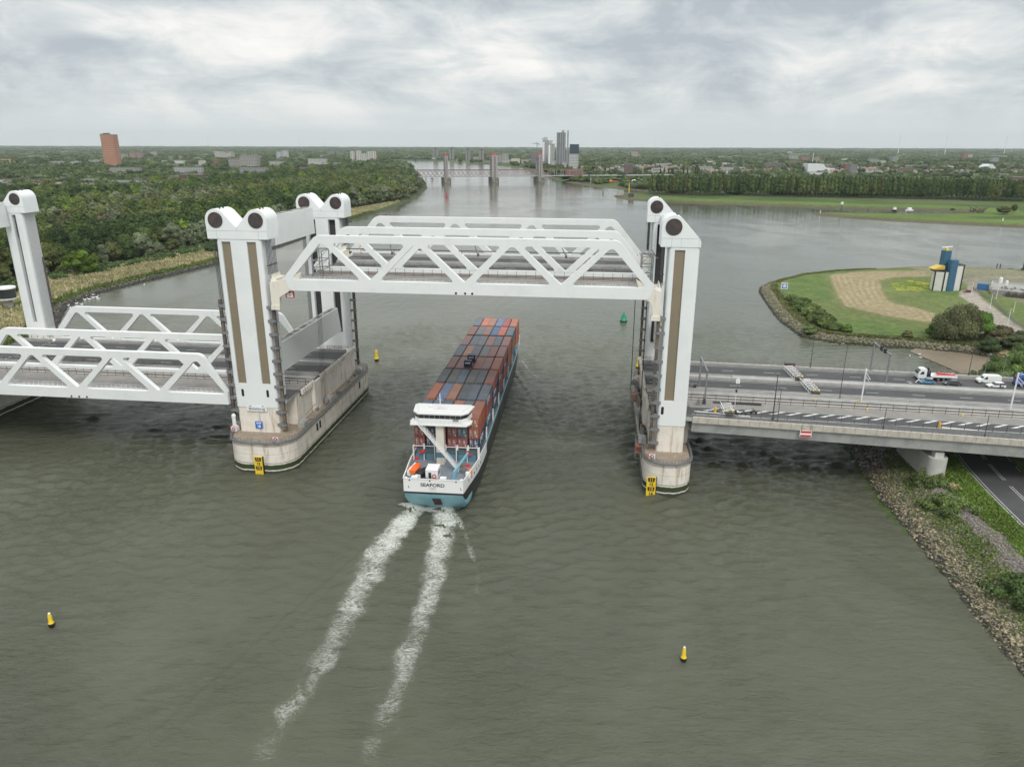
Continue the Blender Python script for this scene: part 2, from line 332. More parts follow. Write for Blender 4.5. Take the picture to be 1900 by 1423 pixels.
def plinedist(px, py, pl):
    d = np.full(np.shape(px), 1e18)
    for (x0, y0), (x1, y1) in zip(pl[:-1], pl[1:]):
        ex, ey = x1-x0, y1-y0; t = np.clip(((px-x0)*ex+(py-y0)*ey)/(ex*ex+ey*ey), 0, 1); d = np.minimum(d, (px-x0-t*ex)**2+(py-y0-t*ey)**2)
    return np.sqrt(d)
def ground(px, py):
    dL, dR, dP = (sdf(px, py, s) for s in (SH_L, SH_R, SH_P)); wob = (fbm(px, py, 9, 3, 5)-.5)
    fade = np.clip(py/900, 0, 1)
    def hgt(d, w, h, soft): return np.where(d < 0, np.maximum(d*.28, -2.5), h*(1-np.exp(-d/w))+np.clip(d/40, 0, 1)*soft*(fbm(px, py, 26, 3, 2)-.45))
    dd = [dL+wob*2.2*(1-fade), dR, dP+wob*np.where(py < 215, 1.6, 2.4)]
    near = py < 262+0*px
    zP = hgt(dd[2], np.where(py < 250, 6., 4.), np.where(py < 225, 4.6, np.where(py < 262, 3.2, 2.5)), .5)
    z = np.maximum(np.maximum(hgt(dd[0], 4.5, 2.4, .8), hgt(dd[1], 9, 2.6, .5)), zP)
    return z, dL, dR, dP
X, Y = np.meshgrid(xs, ys); Z, dL, dR, dP = ground(X, Y)
# embankments of the far bridge on the right bank; flat below the near roads
rd = plinedist(X, Y, ROADLOW); Z = np.where((dP > 2) & (rd < 12), Z*np.clip((rd-6)/6, 0, 1)+4.0*(1-np.clip((rd-6)/6, 0, 1)), Z)
C = np.zeros(X.shape+(4,)); C[..., 3] = 1
def put(mask, col, amt=1.):
    a = (np.clip(mask, 0, 1)*amt)[..., None]; C[..., :3] = C[..., :3]*(1-a)+np.array(col)*a
n1 = fbm(X, Y, 40, 4, 1); n2 = fbm(X, Y, 7, 3, 8); n3 = fbm(X, Y, 420, 4, 3); n4 = fbm(X, Y, 1500, 3, 4)
sm = lambda v, a, b: np.clip((v-a)/(b-a), 0, 1)
put(np.ones_like(X), (.060, .090, .028)); put(sm(n1, .45, .6), (.085, .115, .035), .7); put(sm(n3, .55, .62), (.11, .125, .06), .8); put(sm(n3, .46, .40)*(Y > 1500), (.035, .055, .026), .9)
put(sm(Y, 4500, 9000), (.05, .068, .045), .8); put(sm(n4, .55, .6)*(Y > 4200), (.15, .16, .09), .8)
# left bank: green fringe, then pale reed, then woodland floor
t0 = dL+(n2-.5)*6
put((dL > 0)*(Y < 1500), (.05, .085, .022)); put(sm(t0, 7, 11)*(Y < 1060), (.33, .26, .14)); put(sm(t0, 5, 8)*sm(n1, .52, .64)*(Y < 1060), (.09, .13, .03), .85)
reedw = np.interp(Y, [300, 420, 520, 600, 700, 820, 900, 1000, 1100, 3000], [58, 56, 50, 52, 60, 58, 48, 24, 8, 6])
put(sm(dL, reedw-5, reedw+2)*(Y < 1500), (.035, .05, .018)); put((dL > 0)*sm(dL, 5.5, 2)*(Y < 1500), (.06, .062, .045)); put((dL > 0)*(Y < 258), (.05, .085, .025))
# right far bank: mud line, grass
put((dR > 0)*sm(dR, 16, 9)*(X > 0), (.105, .088, .058)); put((dR > 14)*(dR < 60)*(Y < 1150)*(X > 100), (.10, .15, .035))
# near right bank: stones, then grass; sand under the bridge
pN = (dP > 0)*(Y < 228); g_ = dP+(n2-.5)*5
put(pN, (.20, .17, .12)); put(pN*sm(g_, 4, 6.5)*sm(g_, 12, 9), (.06, .08, .025), .75); put(pN*sm(g_, 9.5, 11)*1., (.20, .175, .165)); put(pN*sm(g_, 12, 14), (.13, .21, .04))
put(pN*sm(n2, .5, .62)*sm(g_, 14, 17), (.06, .12, .02), .7); under = (Y > 172)*(Y < 226)*(dP > 8); put(under, (.17, .14, .11)); put((X > 118)*(Y > 120)*(rd > 8)*(Y < 226), (.19, .155, .10), .9)
# peninsula
pP = (dP > 0)*(Y >= 228)*(Y < 520)*(X < 330)
put(pP, (.105, .15, .045)); put(pP*sm(n2, .5, .62), (.08, .12, .036), .8); put(pP*sm(n1, .5, .62), (.14, .15, .06), .5); put(pP*sm(dP+(n2-.5)*3, 7, 4.5), (.125, .11, .075)); put(pP*(dP < 2.2), (.05, .045, .03))
def poly_put(px_, z, col, soft=1.2, amt=1., wob=3.):
    d = sdf(X, Y, G(px_, z))+(n2-.5)*wob; put(pP*sm(d, -soft, soft), col, amt); return d
PHAY = [(1540, 512), (1600, 505), (1725, 503), (1730, 514), (1660, 516), (1634, 522), (1634, 540), (1650, 563), (1700, 574), (1730, 582), (1745, 598), (1728, 600), (1640, 588), (1570, 570), (1552, 545), (1545, 525)]
dh = poly_put(PHAY, 2, (.27, .22, .13)); hs_ = np.sin(sdf(X, Y, G(PHAY, 2))*1.9+(n1-.5)*2.2)*.5+.5
put(pP*sm(dh, 0, 2)*sm(hs_, .55, .95)*sm(n2, .3, .5), (.34, .285, .19), .6); put(pP*sm(dh, 0, 2)*sm(hs_, .4, .05), (.19, .175, .09), .55); put(pP*sm(dh, -6, -2)*sm(-dh, 0, 1), (.17, .16, .08), .4)
df_ = poly_put([(1652, 528), (1690, 522), (1722, 528), (1728, 540), (1700, 541), (1660, 540)], 2, (.11, .16, .03), 2., .8, 8.); put(pP*sm(df_, -1, 2)*sm(n2+(RNG.random(X.shape)-.5)*.5, .52, .68), (.33, .32, .04), .8)
poly_put([(1785, 522), (1800, 517), (1840, 513), (1899, 513), (1899, 518), (1835, 522), (1812, 530), (1812, 541), (1822, 556), (1850, 578), (1880, 600), (1925, 632), (1915, 640), (1860, 619), (1830, 607), (1815, 595), (1823, 588), (1808, 570), (1780, 551), (1782, 541), (1795, 541), (1796, 530)], 2, (.31, .275, .235), .8, 1., .8)
poly_put([(1436, 527), (1442, 526), (1436, 540), (1438, 550), (1450, 558), (1447, 561), (1433, 550), (1431, 540)], 2, (.33, .29, .22), .6, .9, .5)
put(pP*sm(dP, 5, 8)*sm(dP, 14, 10)*sm(n1, .4, .6), (.15, .15, .075), .5); put(pP*(X > 262)*(dP > 10)*sm(X-262+(n2-.5)*12, 0, 6), (.20, .185, .13), .8)
GR = Z; gm = MB(); nx, ny = len(xs), len(ys)
me = bpy.data.meshes.new('ground'); V = np.stack([X, Y, Z], -1).reshape(-1, 3)
idx = np.arange(nx*ny).reshape(ny, nx); F = np.stack([idx[:-1, :-1], idx[:-1, 1:], idx[1:, 1:], idx[1:, :-1]], -1).reshape(-1, 4)
def npmesh(name, V, F, mats, cols=None, smooth=True, midx=None):
    me = bpy.data.meshes.new(name); k = F.shape[1]; me.vertices.add(len(V)); me.vertices.foreach_set('co', V.astype('f').ravel())
    me.loops.add(F.size); me.loops.foreach_set('vertex_index', F.astype('i').ravel()); me.polygons.add(len(F))
    me.polygons.foreach_set('loop_start', np.arange(0, F.size, k, dtype='i')); me.polygons.foreach_set('loop_total', np.full(len(F), k, 'i'))
    for m in (mats if isinstance(mats, list) else [mats]): me.materials.append(m)
    if midx is not None: me.polygons.foreach_set('material_index', midx.astype('i'))
    me.update(calc_edges=True)
    if cols is not None:
        a = me.color_attributes.new('Col', 'FLOAT_COLOR', 'POINT'); a.data.foreach_set('color', cols.astype('f').ravel())
    if smooth: me.shade_smooth()
    o = bpy.data.objects.new(name, me); COL.objects.link(o); return o
def ground_extra(t, b, vec):
    bn = N(t, 'ShaderNodeBump'); bn.inputs['Strength'].default_value = .6; bn.inputs['Distance'].default_value = .35
    t.links.new(noise(t, vec, .9, 6, .7), bn.inputs['Height']); t.links.new(bn.outputs[0], b.inputs['Normal'])
    cur = b.inputs['Base Color'].links[0].from_socket
    v = mapr(t, noise(t, vec, .35, 8, .75), .3, .7, .62, 1.4, False); hs = N(t, 'ShaderNodeHueSaturation'); t.links.new(v, hs.inputs['Value']); t.links.new(cur, hs.inputs['Color'])
    v2 = mapr(t, noise(t, vec, .006, 8, .8), .35, .65, .8, 1.2, False); h2 = N(t, 'ShaderNodeHueSaturation'); t.links.new(v2, h2.inputs['Value']); t.links.new(hs.outputs[0], h2.inputs['Color']); t.links.new(h2.outputs[0], b.inputs['Base Color'])
MT['ground'] = mat('ground', None, .95, attr='Col', extra=ground_extra, spec=.15)
og = npmesh('ground', V, F, MT['ground'], C.reshape(-1, 4)); setp(og, kind='structure')
from bisect import bisect
def gz(x, y):
    i = min(max(bisect(xs, x)-1, 0), nx-2); j = min(max(bisect(ys, y)-1, 0), ny-2); fx = (x-xs[i])/(xs[i+1]-xs[i]); fy = (y-ys[j])/(ys[j+1]-ys[j])
    return float((Z[j, i]*(1-fx)+Z[j, i+1]*fx)*(1-fy)+(Z[j+1, i]*(1-fx)+Z[j+1, i+1]*fx)*fy)
# ------------------------------------------------------------------ river water: real swell near the bridge, bump beyond
wx = axis([(0, 130, .75, 1.), (130, 320, 2.5, 1.02), (320, 14400, 60, 1.4)]); wx = np.concatenate([-wx[::-1][:-1], wx])
wy = axis([(-60, 60, 12, 1.), (60, 330, .75, 1.), (330, 700, 2.5, 1.01), (700, 14000, 40, 1.3)])
WX, WY = np.meshgrid(wx, wy); WZ = np.zeros_like(WX)
amp = (.35+1.0*fbm(WX, WY, 34, 3, 21))*np.clip((470-WY)/240, 0, 1)*np.clip((320-abs(WX))/150, 0, 1)
calm = sm(WY, 150, 105); amp *= (1-.45*calm)
rr = np.random.default_rng(5)
for k in range(34):
    lam = rr.uniform(1.7, 5.2); th = radians(90+rr.normal(0, 26)); ph = rr.uniform(0, 6.28)
    wv = fbm(WX, WY, 22, 2, 40+k)
    WZ += .0085*lam**.9*(1-2*np.abs(np.sin((WX*cos(th)+WY*sin(th))*pi/lam+ph+wv*4)))*np.clip(wv*2.6-.7, 0, 1.4)
zone = np.exp(-((WX-18)/42)**2-((WY-185)/75)**2)+.8*np.exp(-((WX+100)/45)**2-((WY-150)/38)**2)
WZ *= amp*2.0*(1-.3*calm)*(1+.9*zone)
ca, sa = cos(SH), sin(SH)       # the ship's bow wave and transverse wake
lx = (WX-FR['S'][0][0])*ca-(WY-FR['S'][0][1])*sa; ly = (WX-FR['S'][0][0])*sa+(WY-FR['S'][0][1])*ca
for bow, A in ((116, .26), (4, .2)):
    for sgn in (-1, 1):
        back = bow-ly; arm = (lx*sgn-2-back*.30)
        WZ += (back > 2)*A*np.exp(-(arm/2.2)**2)*np.cos(arm*2.2)*np.clip(1.2-back/150, .2, 1)*np.clip(back/8, 0, 1)*(.5+fbm(WX, WY, 14, 2, 60))
stern = -10-ly; inw = np.exp(-(lx/(7+stern*.12))**4)*(stern > 0)*np.exp(-np.clip(stern, 0, None)/70)
WZ += inw*(.16*np.sin(stern*1.1+fbm(WX, WY, 8, 2, 70)*6)+.35*(fbm(WX, WY, 3.5, 3, 71)-.5))
def water_extra(t, b, vec):
    b.inputs['IOR'].default_value = 1.333; b.inputs['Specular IOR Level'].default_value = .5
    g = N(t, 'ShaderNodeNewGeometry').outputs['Position']
    a = noise(t, mapping(t, g, sc=(.5, 1.1, 1), rot=(0, 0, .12)), 1., 8, .68, .35); c = noise(t, mapping(t, g, sc=(.13, .42, 1), rot=(0, 0, -.12)), 1., 5, .6, .3); d = noise(t, mapping(t, g, sc=(2.2, 3.8, 1)), 1., 4, .6)
    sp_ = N(t, 'ShaderNodeSeparateXYZ'); t.links.new(g, sp_.inputs[0]); near_ = mapr(t, sp_.outputs[1], 130, 400, 1., .09)
    patch = mapr(t, noise(t, mapping(t, g, sc=(1, .7, 1)), .018, 4, .6, .8), .38, .64, .45, 1.25)
    h = mth(t, 'ADD', mth(t, 'ADD', mth(t, 'MULTIPLY', a, .8), mth(t, 'MULTIPLY', c, 1.0)), mth(t, 'MULTIPLY', d, .16))
    bn = N(t, 'ShaderNodeBump'); bn.inputs['Strength'].default_value = 1.; bn.inputs['Distance'].default_value = 1.; t.links.new(mth(t, 'MULTIPLY', h, mth(t, 'MULTIPLY', mth(t, 'MULTIPLY', patch, near_), .85)), bn.inputs['Height'])
    t.links.new(bn.outputs[0], b.inputs['Normal'])
    cc = mixc(t, mapr(t, noise(t, g, .012, 4, .6, .5), .4, .65), (.086, .091, .062), (.102, .107, .078)); cc = mixc(t, mapr(t, noise(t, g, .07, 5, .65, 1.), .5, .75, 0, .6), cc, (.078, .084, .052))
    t.links.new(cc, b.inputs['Base Color'])
MT['water'] = mat('river_water', (.1, .105, .08), .08, extra=water_extra)
wi = np.arange(WX.size).reshape(WX.shape); WF = np.stack([wi[:-1, :-1], wi[:-1, 1:], wi[1:, 1:], wi[1:, :-1]], -1).reshape(-1, 4)
ow = npmesh('river_water', np.stack([WX, WY, WZ], -1).reshape(-1, 3), WF, MT['water']); setp(ow, kind='structure')
# ------------------------------------------------------------------ foam of the wake
def foam_mat(name, ext, body, base=.95):
    m = bpy.data.materials.new(name); m.use_nodes = True; t = m.node_tree; b = t.nodes['Principled BSDF']; b.inputs['Base Color'].default_value = (.62, .64, .58, 1); b.inputs['Roughness'].default_value = .7
    uv = N(t, 'ShaderNodeUVMap').outputs[0]; s = N(t, 'ShaderNodeSeparateXYZ'); t.links.new(uv, s.inputs[0]); g = N(t, 'ShaderNodeNewGeometry').outputs['Position']
    ed = mth(t, 'SUBTRACT', 1., mth(t, 'POWER', mth(t, 'ABSOLUTE', s.outputs[0]), 2.2)); dist = s.outputs[1]
    n_ = noise(t, mapping(t, g, sc=(.75, 1.5, 1), rot=(0, 0, -.1)), .6, 5, .62, 2.2); n2_ = noise(t, g, .2, 3, .5, .6)
    rid = mth(t, 'SUBTRACT', 1., mth(t, 'MULTIPLY', mth(t, 'ABSOLUTE', mth(t, 'SUBTRACT', n_, .5)), 7.5))     # thin curling crests
    k = mth(t, 'ADD', mth(t, 'MULTIPLY', ed, base), mth(t, 'MULTIPLY', mth(t, 'POWER', dist, .8), -ext)); k = mth(t, 'ADD', k, mth(t, 'MULTIPLY', mth(t, 'SUBTRACT', n2_, .5), 1.15))
    al = mapr(t, mth(t, 'ADD', k, mth(t, 'MULTIPLY', mth(t, 'MAXIMUM', rid, 0.), .85)), .86, 1.55, 0, .85); milky = mapr(t, mth(t, 'ADD', k, .15), .2, 1.1, 0, body)
    al = mth(t, 'MULTIPLY', mth(t, 'MULTIPLY', mth(t, 'MAXIMUM', al, milky), mapr(t, ed, 0, .45)), mapr(t, dist, .05, .95, 1., .5, False)); al = mth(t, 'MULTIPLY', al, mapr(t, dist, .93, 1., 1, 0))
    t.links.new(mixc(t, mapr(t, mth(t, 'ADD', k, mth(t, 'MULTIPLY', rid, .5)), .4, .95), (.20, .22, .15), (.70, .72, .66)), b.inputs['Base Color'])
    tr = N(t, 'ShaderNodeBsdfTransparent'); mx = N(t, 'ShaderNodeMixShader'); t.links.new(al, mx.inputs[0]); t.links.new(tr.outputs[0], mx.inputs[1]); t.links.new(b.outputs[0], mx.inputs[2])
    t.links.new(mx.outputs[0], t.nodes['Material Output'].inputs[0]); return m
wzc = lambda x, y: float(WZ[min(max(bisect(wy, y)-1, 0), len(wy)-2), min(max(bisect(wx, x)-1, 0), len(wx)-2)])
def ribbon(name, path, ext, body=.5, lift=.15, label=None, fb=.95):
    pts = [(np.array(gp(x, y)[:2]), w) for x, y, w in path]; P_, Wd = [], []
    for (a, wa), (b, wb) in zip(pts[:-1], pts[1:]):
        k = max(2, int(np.linalg.norm(b-a)/.8))
        for i in range(k): P_.append(a+(b-a)*i/k); Wd.append(wa+(wb-wa)*i/k)
    P_ = np.array(P_); 
    for _ in range(12): P_[1:-1] = (P_[:-2]+2*P_[1:-1]+P_[2:])/4
    T = np.gradient(P_, axis=0); T /= np.linalg.norm(T, axis=1)[:, None]; Nn = np.stack([-T[:, 1], T[:, 0]], 1); m = len(P_); K = 14; vs = []; uvs = []
    for i in range(m):
        for j in range(K+1):
            s = j/K*2-1; q = P_[i]+Nn[i]*s*Wd[i]/2; vs.append((q[0], q[1], wzc(q[0], q[1])+lift+.03)); uvs.append((s, i/(m-1)))
    ii = np.arange(m*(K+1)).reshape(m, K+1); Fq = np.stack([ii[:-1, :-1], ii[:-1, 1:], ii[1:, 1:], ii[1:, :-1]], -1).reshape(-1, 4)
    o = npmesh(name, np.array(vs), Fq, foam_mat(name, ext, body, fb)); u = o.data.uv_layers.new(name='UVMap'); u.data.foreach_set('uv', np.array(uvs, 'f')[Fq.ravel()].ravel())
    setp(o, label, 'foam', kind='stuff'); return o
ribbon('wake_foam', [(778, 930, 5.2), (752, 962, 7.5), (722, 1000, 9.5), (692, 1048, 9.5), (660, 1110, 9), (628, 1175, 8.5), (590, 1240, 8.5), (540, 1320, 9), (480, 1410, 9), (440, 1470, 8)], .66, .5, label='left of the two white foam tracks trailing behind the ship')
ribbon('wake_foam', [(822, 930, 5.5), (824, 960, 7.2), (820, 1000, 8.2), (808, 1050, 7.5), (795, 1100, 7), (778, 1160, 7), (755, 1220, 7.5), (735, 1290, 8), (700, 1380, 8.5), (675, 1450, 8)], .62, .5, label='right of the two white foam tracks trailing behind the ship')
ribbon('stern_foam', [(742, 932, 2.5), (770, 939, 4), (800, 942, 4.5), (830, 940, 4), (866, 934, 2.5)], .15, .6, label='churned foam boiling right under the stern of the ship')
ribbon('wash_foam', [(845, 950, 1.8), (862, 985, 1.8), (876, 1030, 2.2), (886, 1062, 2.4), (884, 1120, 1.5), (890, 1200, 1.5), (888, 1280, 1.5)], .45, .1, label='thin broken line of foam right of the wake', fb=.5)
ribbon('wash_foam', [(968, 668, 1.3), (985, 690, 1.6), (1010, 712, 1.5), (1040, 738, 1.), (1075, 770, .8)], .9, .1, label='low bow wave with white crest right of the ship bow', fb=.7)
# mud flat in the cove
mud = MB(); ring = G([(1688, 652), (1716, 664), (1758, 682), (1795, 698), (1840, 716), (1899, 712), (1899, 668), (1868, 664), (1780, 650), (1700, 646)], 0)
mud.prism(ring, 'z', -.4, .09)
MT['mud'] = mat('wet_mud', (.20, .158, .11), .5, n1=(.08, .4, .65, (.17, .135, .095)), n2=(.6, .5, .7, (.22, .18, .13)), bump=(2, .1), spec=.4)
om = new('mud_flat', mud, MT['mud'], kind='structure')
# ------------------------------------------------------------------ riprap stones
def stones(name, pts, n, s0, s1, cols, label, sink=.25):
    bm = bmesh.new(); bmesh.ops.create_icosphere(bm, subdivisions=1, radius=1); tv = np.array([v.co for v in bm.verts]); tf = np.array([[v.index for v in f.verts] for f in bm.faces]); bm.free()
    Vs, Fs, Cs = [], [], []
    for k in range(len(pts)):
        x, y, c = pts[k]; s = RNG.uniform(s0, s1); j = tv*(1+RNG.uniform(-.28, .28, (len(tv), 1))); sc = RNG.uniform(.6, 1.15, 3)*s; sc[2] *= .75; a = RNG.uniform(0, 6.28)
        j = j*sc; j = np.stack([j[:, 0]*cos(a)-j[:, 1]*sin(a), j[:, 0]*sin(a)+j[:, 1]*cos(a), j[:, 2]], 1)+[x, y, gz(x, y)+s*(.5-sink)]
        Vs.append(j); Fs.append(tf+len(tv)*k); cc = np.array(cols[c])*RNG.uniform(.6, 1.25); Cs.append(np.tile([*cc, 1], (len(tv), 1)))
    o = npmesh(name, np.concatenate(Vs), np.concatenate(Fs), MT['stone'], np.concatenate(Cs), smooth=False); setp(o, label, 'stones', kind='stuff'); return o
MT['stone'] = mat('riprap', None, .85, attr='Col', n2=None, bump=(3, .4, .1))
def bankpts(lo, hi, n, d0, d1, shore, dens=None, colf=None):
    out = []; px = []; 
    while len(out) < n:
        cxs = np.random.default_rng(len(out)+n).uniform(lo, hi, (20000, 2)); d = sdf(cxs[:, 0], cxs[:, 1], shore)
        keep = (d > d0) & (d < d1)
        for (x, y), dd in zip(cxs[keep], d[keep]):
            c = colf(x, y, dd)
            if c is not None: out.append((x, y, c))
            if len(out) >= n: break
    return out
STC = [(.33, .28, .18), (.21, .18, .13), (.075, .085, .035), (.19, .165, .155), (.045, .042, .034), (.11, .15, .04)]
def cN(x, y, d):
    r = random.random(); j = d+random.gauss(0, 1.2)
    if y > 168: return random.choice((1, 4, 3, 3)) if j < 5 else (3 if r < .8 else 1)
    if j < .5: return 4
    if j < 3.2: return 0 if r < .45 else (1 if r < .75 else 2)
    if j < 9.2: return 2 if r < .5 else (5 if r < .82 else 1)
    if j < 13: return 3 if r < .8 else 1
    return 3 if r < .35 else None
stones('riprap_stones', bankpts((80, 84), (104, 176), 14500, -.7, 14.5, SH_P, colf=cN), 0, .12, .36, STC, 'riprap of tan, mossy and grey stones along the near right shore')
stones('riprap_stones', bankpts((86, 172), (112, 236), 2600, -.5, 13, SH_P, colf=cN), 0, .25, .45, [(.25, .22, .19), (.2, .17, .14), (.09, .1, .045), (.33, .32, .315), (.06, .055, .045), (.1, .12, .05)], 'grey rubble slope in the shade under the road viaduct')
stones('riprap_stones', bankpts((126, 268), (205, 428), 3600, -.8, 4.6, SH_P, colf=lambda x, y, d: None if y < 262 else (4 if d < .4 else (1 if random.random() < .6 else 2))), 0, .3, .6, [(.3, .26, .19), (.22, .19, .14), (.1, .12, .045), (.24, .2, .18), (.055, .05, .04), (.1, .12, .05)], 'stone edging along the shore of the grassy spit with the blue tower')
stones('riprap_stones', bankpts((-245, 300), (-160, 800), 5200, -1., 3.4, SH_L, colf=lambda x, y, d: 4 if d < 1.2 or random.random() < .5 else 1), 0, .4, .85, [(.2, .18, .14), (.13, .12, .09), (.1, .12, .045), (.2, .18, .16), (.045, .043, .037), (.1, .12, .05)], 'dark stone edging along the left river bank below the reeds')
# flat fields and tracks on the spit (thin sheets over the ground)
def sheet(name, ring, m, lift=.15, kind='structure', step=None, z=2., **k):
    ring = [(p[0], p[1]) for p in ring]; tri = tessellate_polygon([[Vector((x, y, 0)) for x, y in ring]]); mb = MB(); mb.add([(x, y, 0) for x, y in ring], [tuple(t) for t in tri])
    bm = bmesh.new(); me_ = mesh(mb, m); bm.from_mesh(me_); bpy.data.meshes.remove(me_)
    for _ in range(7):
        L = [e for e in bm.edges if e.calc_length() > 4.]
        if not L: break
        bmesh.ops.subdivide_edges(bm, edges=L, cuts=1); bmesh.ops.triangulate(bm, faces=bm.faces)
    m2 = MB(); m2.v = [(v.co.x, v.co.y, gz(v.co.x, v.co.y)+lift) for v in bm.verts]; m2.f = [tuple(v.index for v in f.verts) for f in bm.faces]; m2.m = [0]*len(m2.f); bm.free()
    o = new(name, m2, m, kind=kind, smooth=30, **k); return o
MT['hay'] = mat('mown_dry_grass', (.30, .24, .145), .95, n1=(.12, .42, .62, (.20, .19, .09)), n2=(1.6, .5, .7, (.36, .30, .2)), streak=(.35, .05, .5, .7, (.38, .32, .22), .5))
MT['gravel'] = mat('pale_gravel', (.30, .265, .22), .95, n1=(.2, .4, .65, (.25, .22, .18)), n2=(2, .5, .7, (.34, .31, .26)))
MT['lush'] = mat('mown_grass', (.075, .15, .025), .95, n1=(.1, .4, .65, (.055, .115, .022)), n2=(1.5, .5, .7, (.1, .17, .035)), bump=(1.5, .5, .2))
MT['flowers'] = mat('yellow_flowers', (.20, .22, .02), .95, n1=(.25, .42, .58, (.08, .15, .025)), n2=(2.2, .45, .6, (.35, .32, .02)))
# near low road with its lines
def strip(name, pl, off0, off1, z, m, kind='structure', dash=None, parent=None, **k):
    pl = [Vector((x, y, 0)) for x, y in pl]; P_ = []
    for a, b in zip(pl[:-1], pl[1:]):
        kk = max(1, int((b-a).length/3)); P_ += [a+(b-a)*i/kk for i in range(kk)]
    P_.append(pl[-1])
    for _ in range(6): P_ = [P_[0]]+[(P_[i-1]+P_[i]*2+P_[i+1])/4 for i in range(1, len(P_)-1)]+[P_[-1]]
    mb = MB(); s = 0
    for i in range(len(P_)-1):
        d = (P_[i+1]-P_[i]); s += d.length
        if dash and (s % (dash[0]+dash[1])) > dash[0]: continue
        q = []
        for j in (i, i+1):
            t = (P_[min(j+1, len(P_)-1)]-P_[max(j-1, 0)]).normalized(); n = Vector((t.y, -t.x, 0)); q += [P_[j]+n*off0, P_[j]+n*off1]
        zz = [z if not callable(z) else z(p.x, p.y) for p in q]
        mb.add([(q[0].x, q[0].y, zz[0]), (q[1].x, q[1].y, zz[1]), (q[3].x, q[3].y, zz[3]), (q[2].x, q[2].y, zz[2])], [(0, 1, 2, 3)])
    return new(name, mb, m, kind=kind if parent is None else None, parent=parent, smooth=30, **k)
strip('riverside_road', ROADLOW, -6.3, 6.3, 4.12, MT['asphalt'])
for o_ in (-5.8, 5.7): strip('road_edge_line', ROADLOW, o_, o_+.14, 4.14, MT['mark'], dash=(3, 3) if o_ > 0 else None)
for o_ in (-.35, .2): strip('road_centre_line', ROADLOW, o_, o_+.14, 4.14, MT['mark'], dash=(9, 3))
strip('road_verge_kerb', ROADLOW, -6.6, -6.3, 4.16, MT['conl'])
# ================================================================== the lift bridge (frame B: x along the bridge, y away from the camera)
def slab(mb, u0, u1, w0, w1, zf, t=.3, mi=0, step=8., top=0.):
    n = max(1, int(abs(u1-u0)/step)) if zf(u0) != zf(u1) or True else 1
    for i in range(n):
        a = u0+(u1-u0)*i/n; b = u0+(u1-u0)*(i+1)/n
        wa0, wb0 = (w0(a), w0(b)) if callable(w0) else (w0, w0); wa1, wb1 = (w1(a), w1(b)) if callable(w1) else (w1, w1)
        za, zb = zf(a)+top, zf(b)+top
        mb.hexa([(a, wa0, za-t), (b, wb0, zb-t), (b, wb1, zb-t), (a, wa1, za-t), (a, wa0, za), (b, wb0, zb), (b, wb1, zb), (a, wa1, za)], mi)
def fence(mb, u0, u1, w, zf, h, gap, r=.05, rails=(1., .5), mi=0, rr=None):
    n = max(1, int(abs(u1-u0)/gap)); rr = rr or r*.8; wf = w if callable(w) else (lambda u: w)
    for i in range(n+1):
        u = u0+(u1-u0)*i/n; mb.box(u-r, u+r, wf(u)-r, wf(u)+r, zf(u), zf(u)+h, mi)
    st = max(1, int(abs(u1-u0)/12))
    for i in range(st):
        a = u0+(u1-u0)*i/st; b = u0+(u1-u0)*(i+1)/st
        for q in rails: mb.beam((a, wf(a), zf(a)+h*q), (b, wf(b), zf(b)+h*q), rr*2, rr*2, mi)
def road_bands(par, u0, u1, zf, kind, walk0=1.0):
    flat = lambda *a: None
    def part(nm, mats, fn, **k):
        mb = MB(); fn(mb); return new(nm, mb, mats, par, **k)
    span = kind == 'span'
    for a, b in ((.8, 18.4), (19.8, 47.6)): part('deck_slab', MT['conc2'], lambda m: slab(m, u0, u1, a, b, zf, .8, top=-.02))
    part('footpath', MT['asphaltB'], lambda m: slab(m, u0, u1, 1.0 if span else (lambda u: wfront(u)+.35), 3.0, zf, .3, top=.10))
    part('cycle_road', MT['asphalt'] if not span else MT['panel'], lambda m: slab(m, u0, u1, 3.0, 9.0, zf, .3, top=.02))
    part('deck_panels', MT['panel'], lambda m: slab(m, u0, u1, 9.0, 13.8, zf, .3, top=.06))
    part('track_bed', MT['ballast'], lambda m: slab(m, u0, u1, 13.8, 18.3, zf, .3, top=-.05))
    for w in (14.4, 15.9, 16.5, 18.0): part('track_rail', MT['rail'], lambda m: slab(m, u0, u1, w-.06, w+.06, zf, .2, top=.12))
    for a, b in ((23.8, 32.6), (37.0, 47.0)): part('roadway', MT['asphalt'], lambda m: slab(m, u0, u1, a, b, zf, .3, top=.03))
    part('median', MT['conl'], lambda m: slab(m, u0, u1, 32.6, 37.0, zf, .3, top=.09))
    def ln(m):
        for w in (24.6, 31.7, 37.9, 46.2): slab(m, u0, u1, w-.08, w+.08, zf, .01, top=.052)
        for w in (28.0, 42.0):
            u = u0+1
            while u < u1-4:
                slab(m, u, u+3.2, w-.08, w+.08, zf, .01, top=.052); u += 12
    part('lane_lines', MT['mark'], ln)
    for w, h in ((21.6, .8), (23.4, .6), (32.9, .7), (36.7, .45), (47.2, .8)): part('safety_barrier', MT['conl'], lambda m: slab(m, u0, u1, w-.13, w+.13, zf, h+.1, top=h))
def wfront(u): return 1.0-.0385*max(0, u-102) if u < 180 else -2.0-.02*(u-180)
DZ = 17.05
def zroad(u):
    t = max(0, u-103); return 17.05-.012*t-.00004*t*t
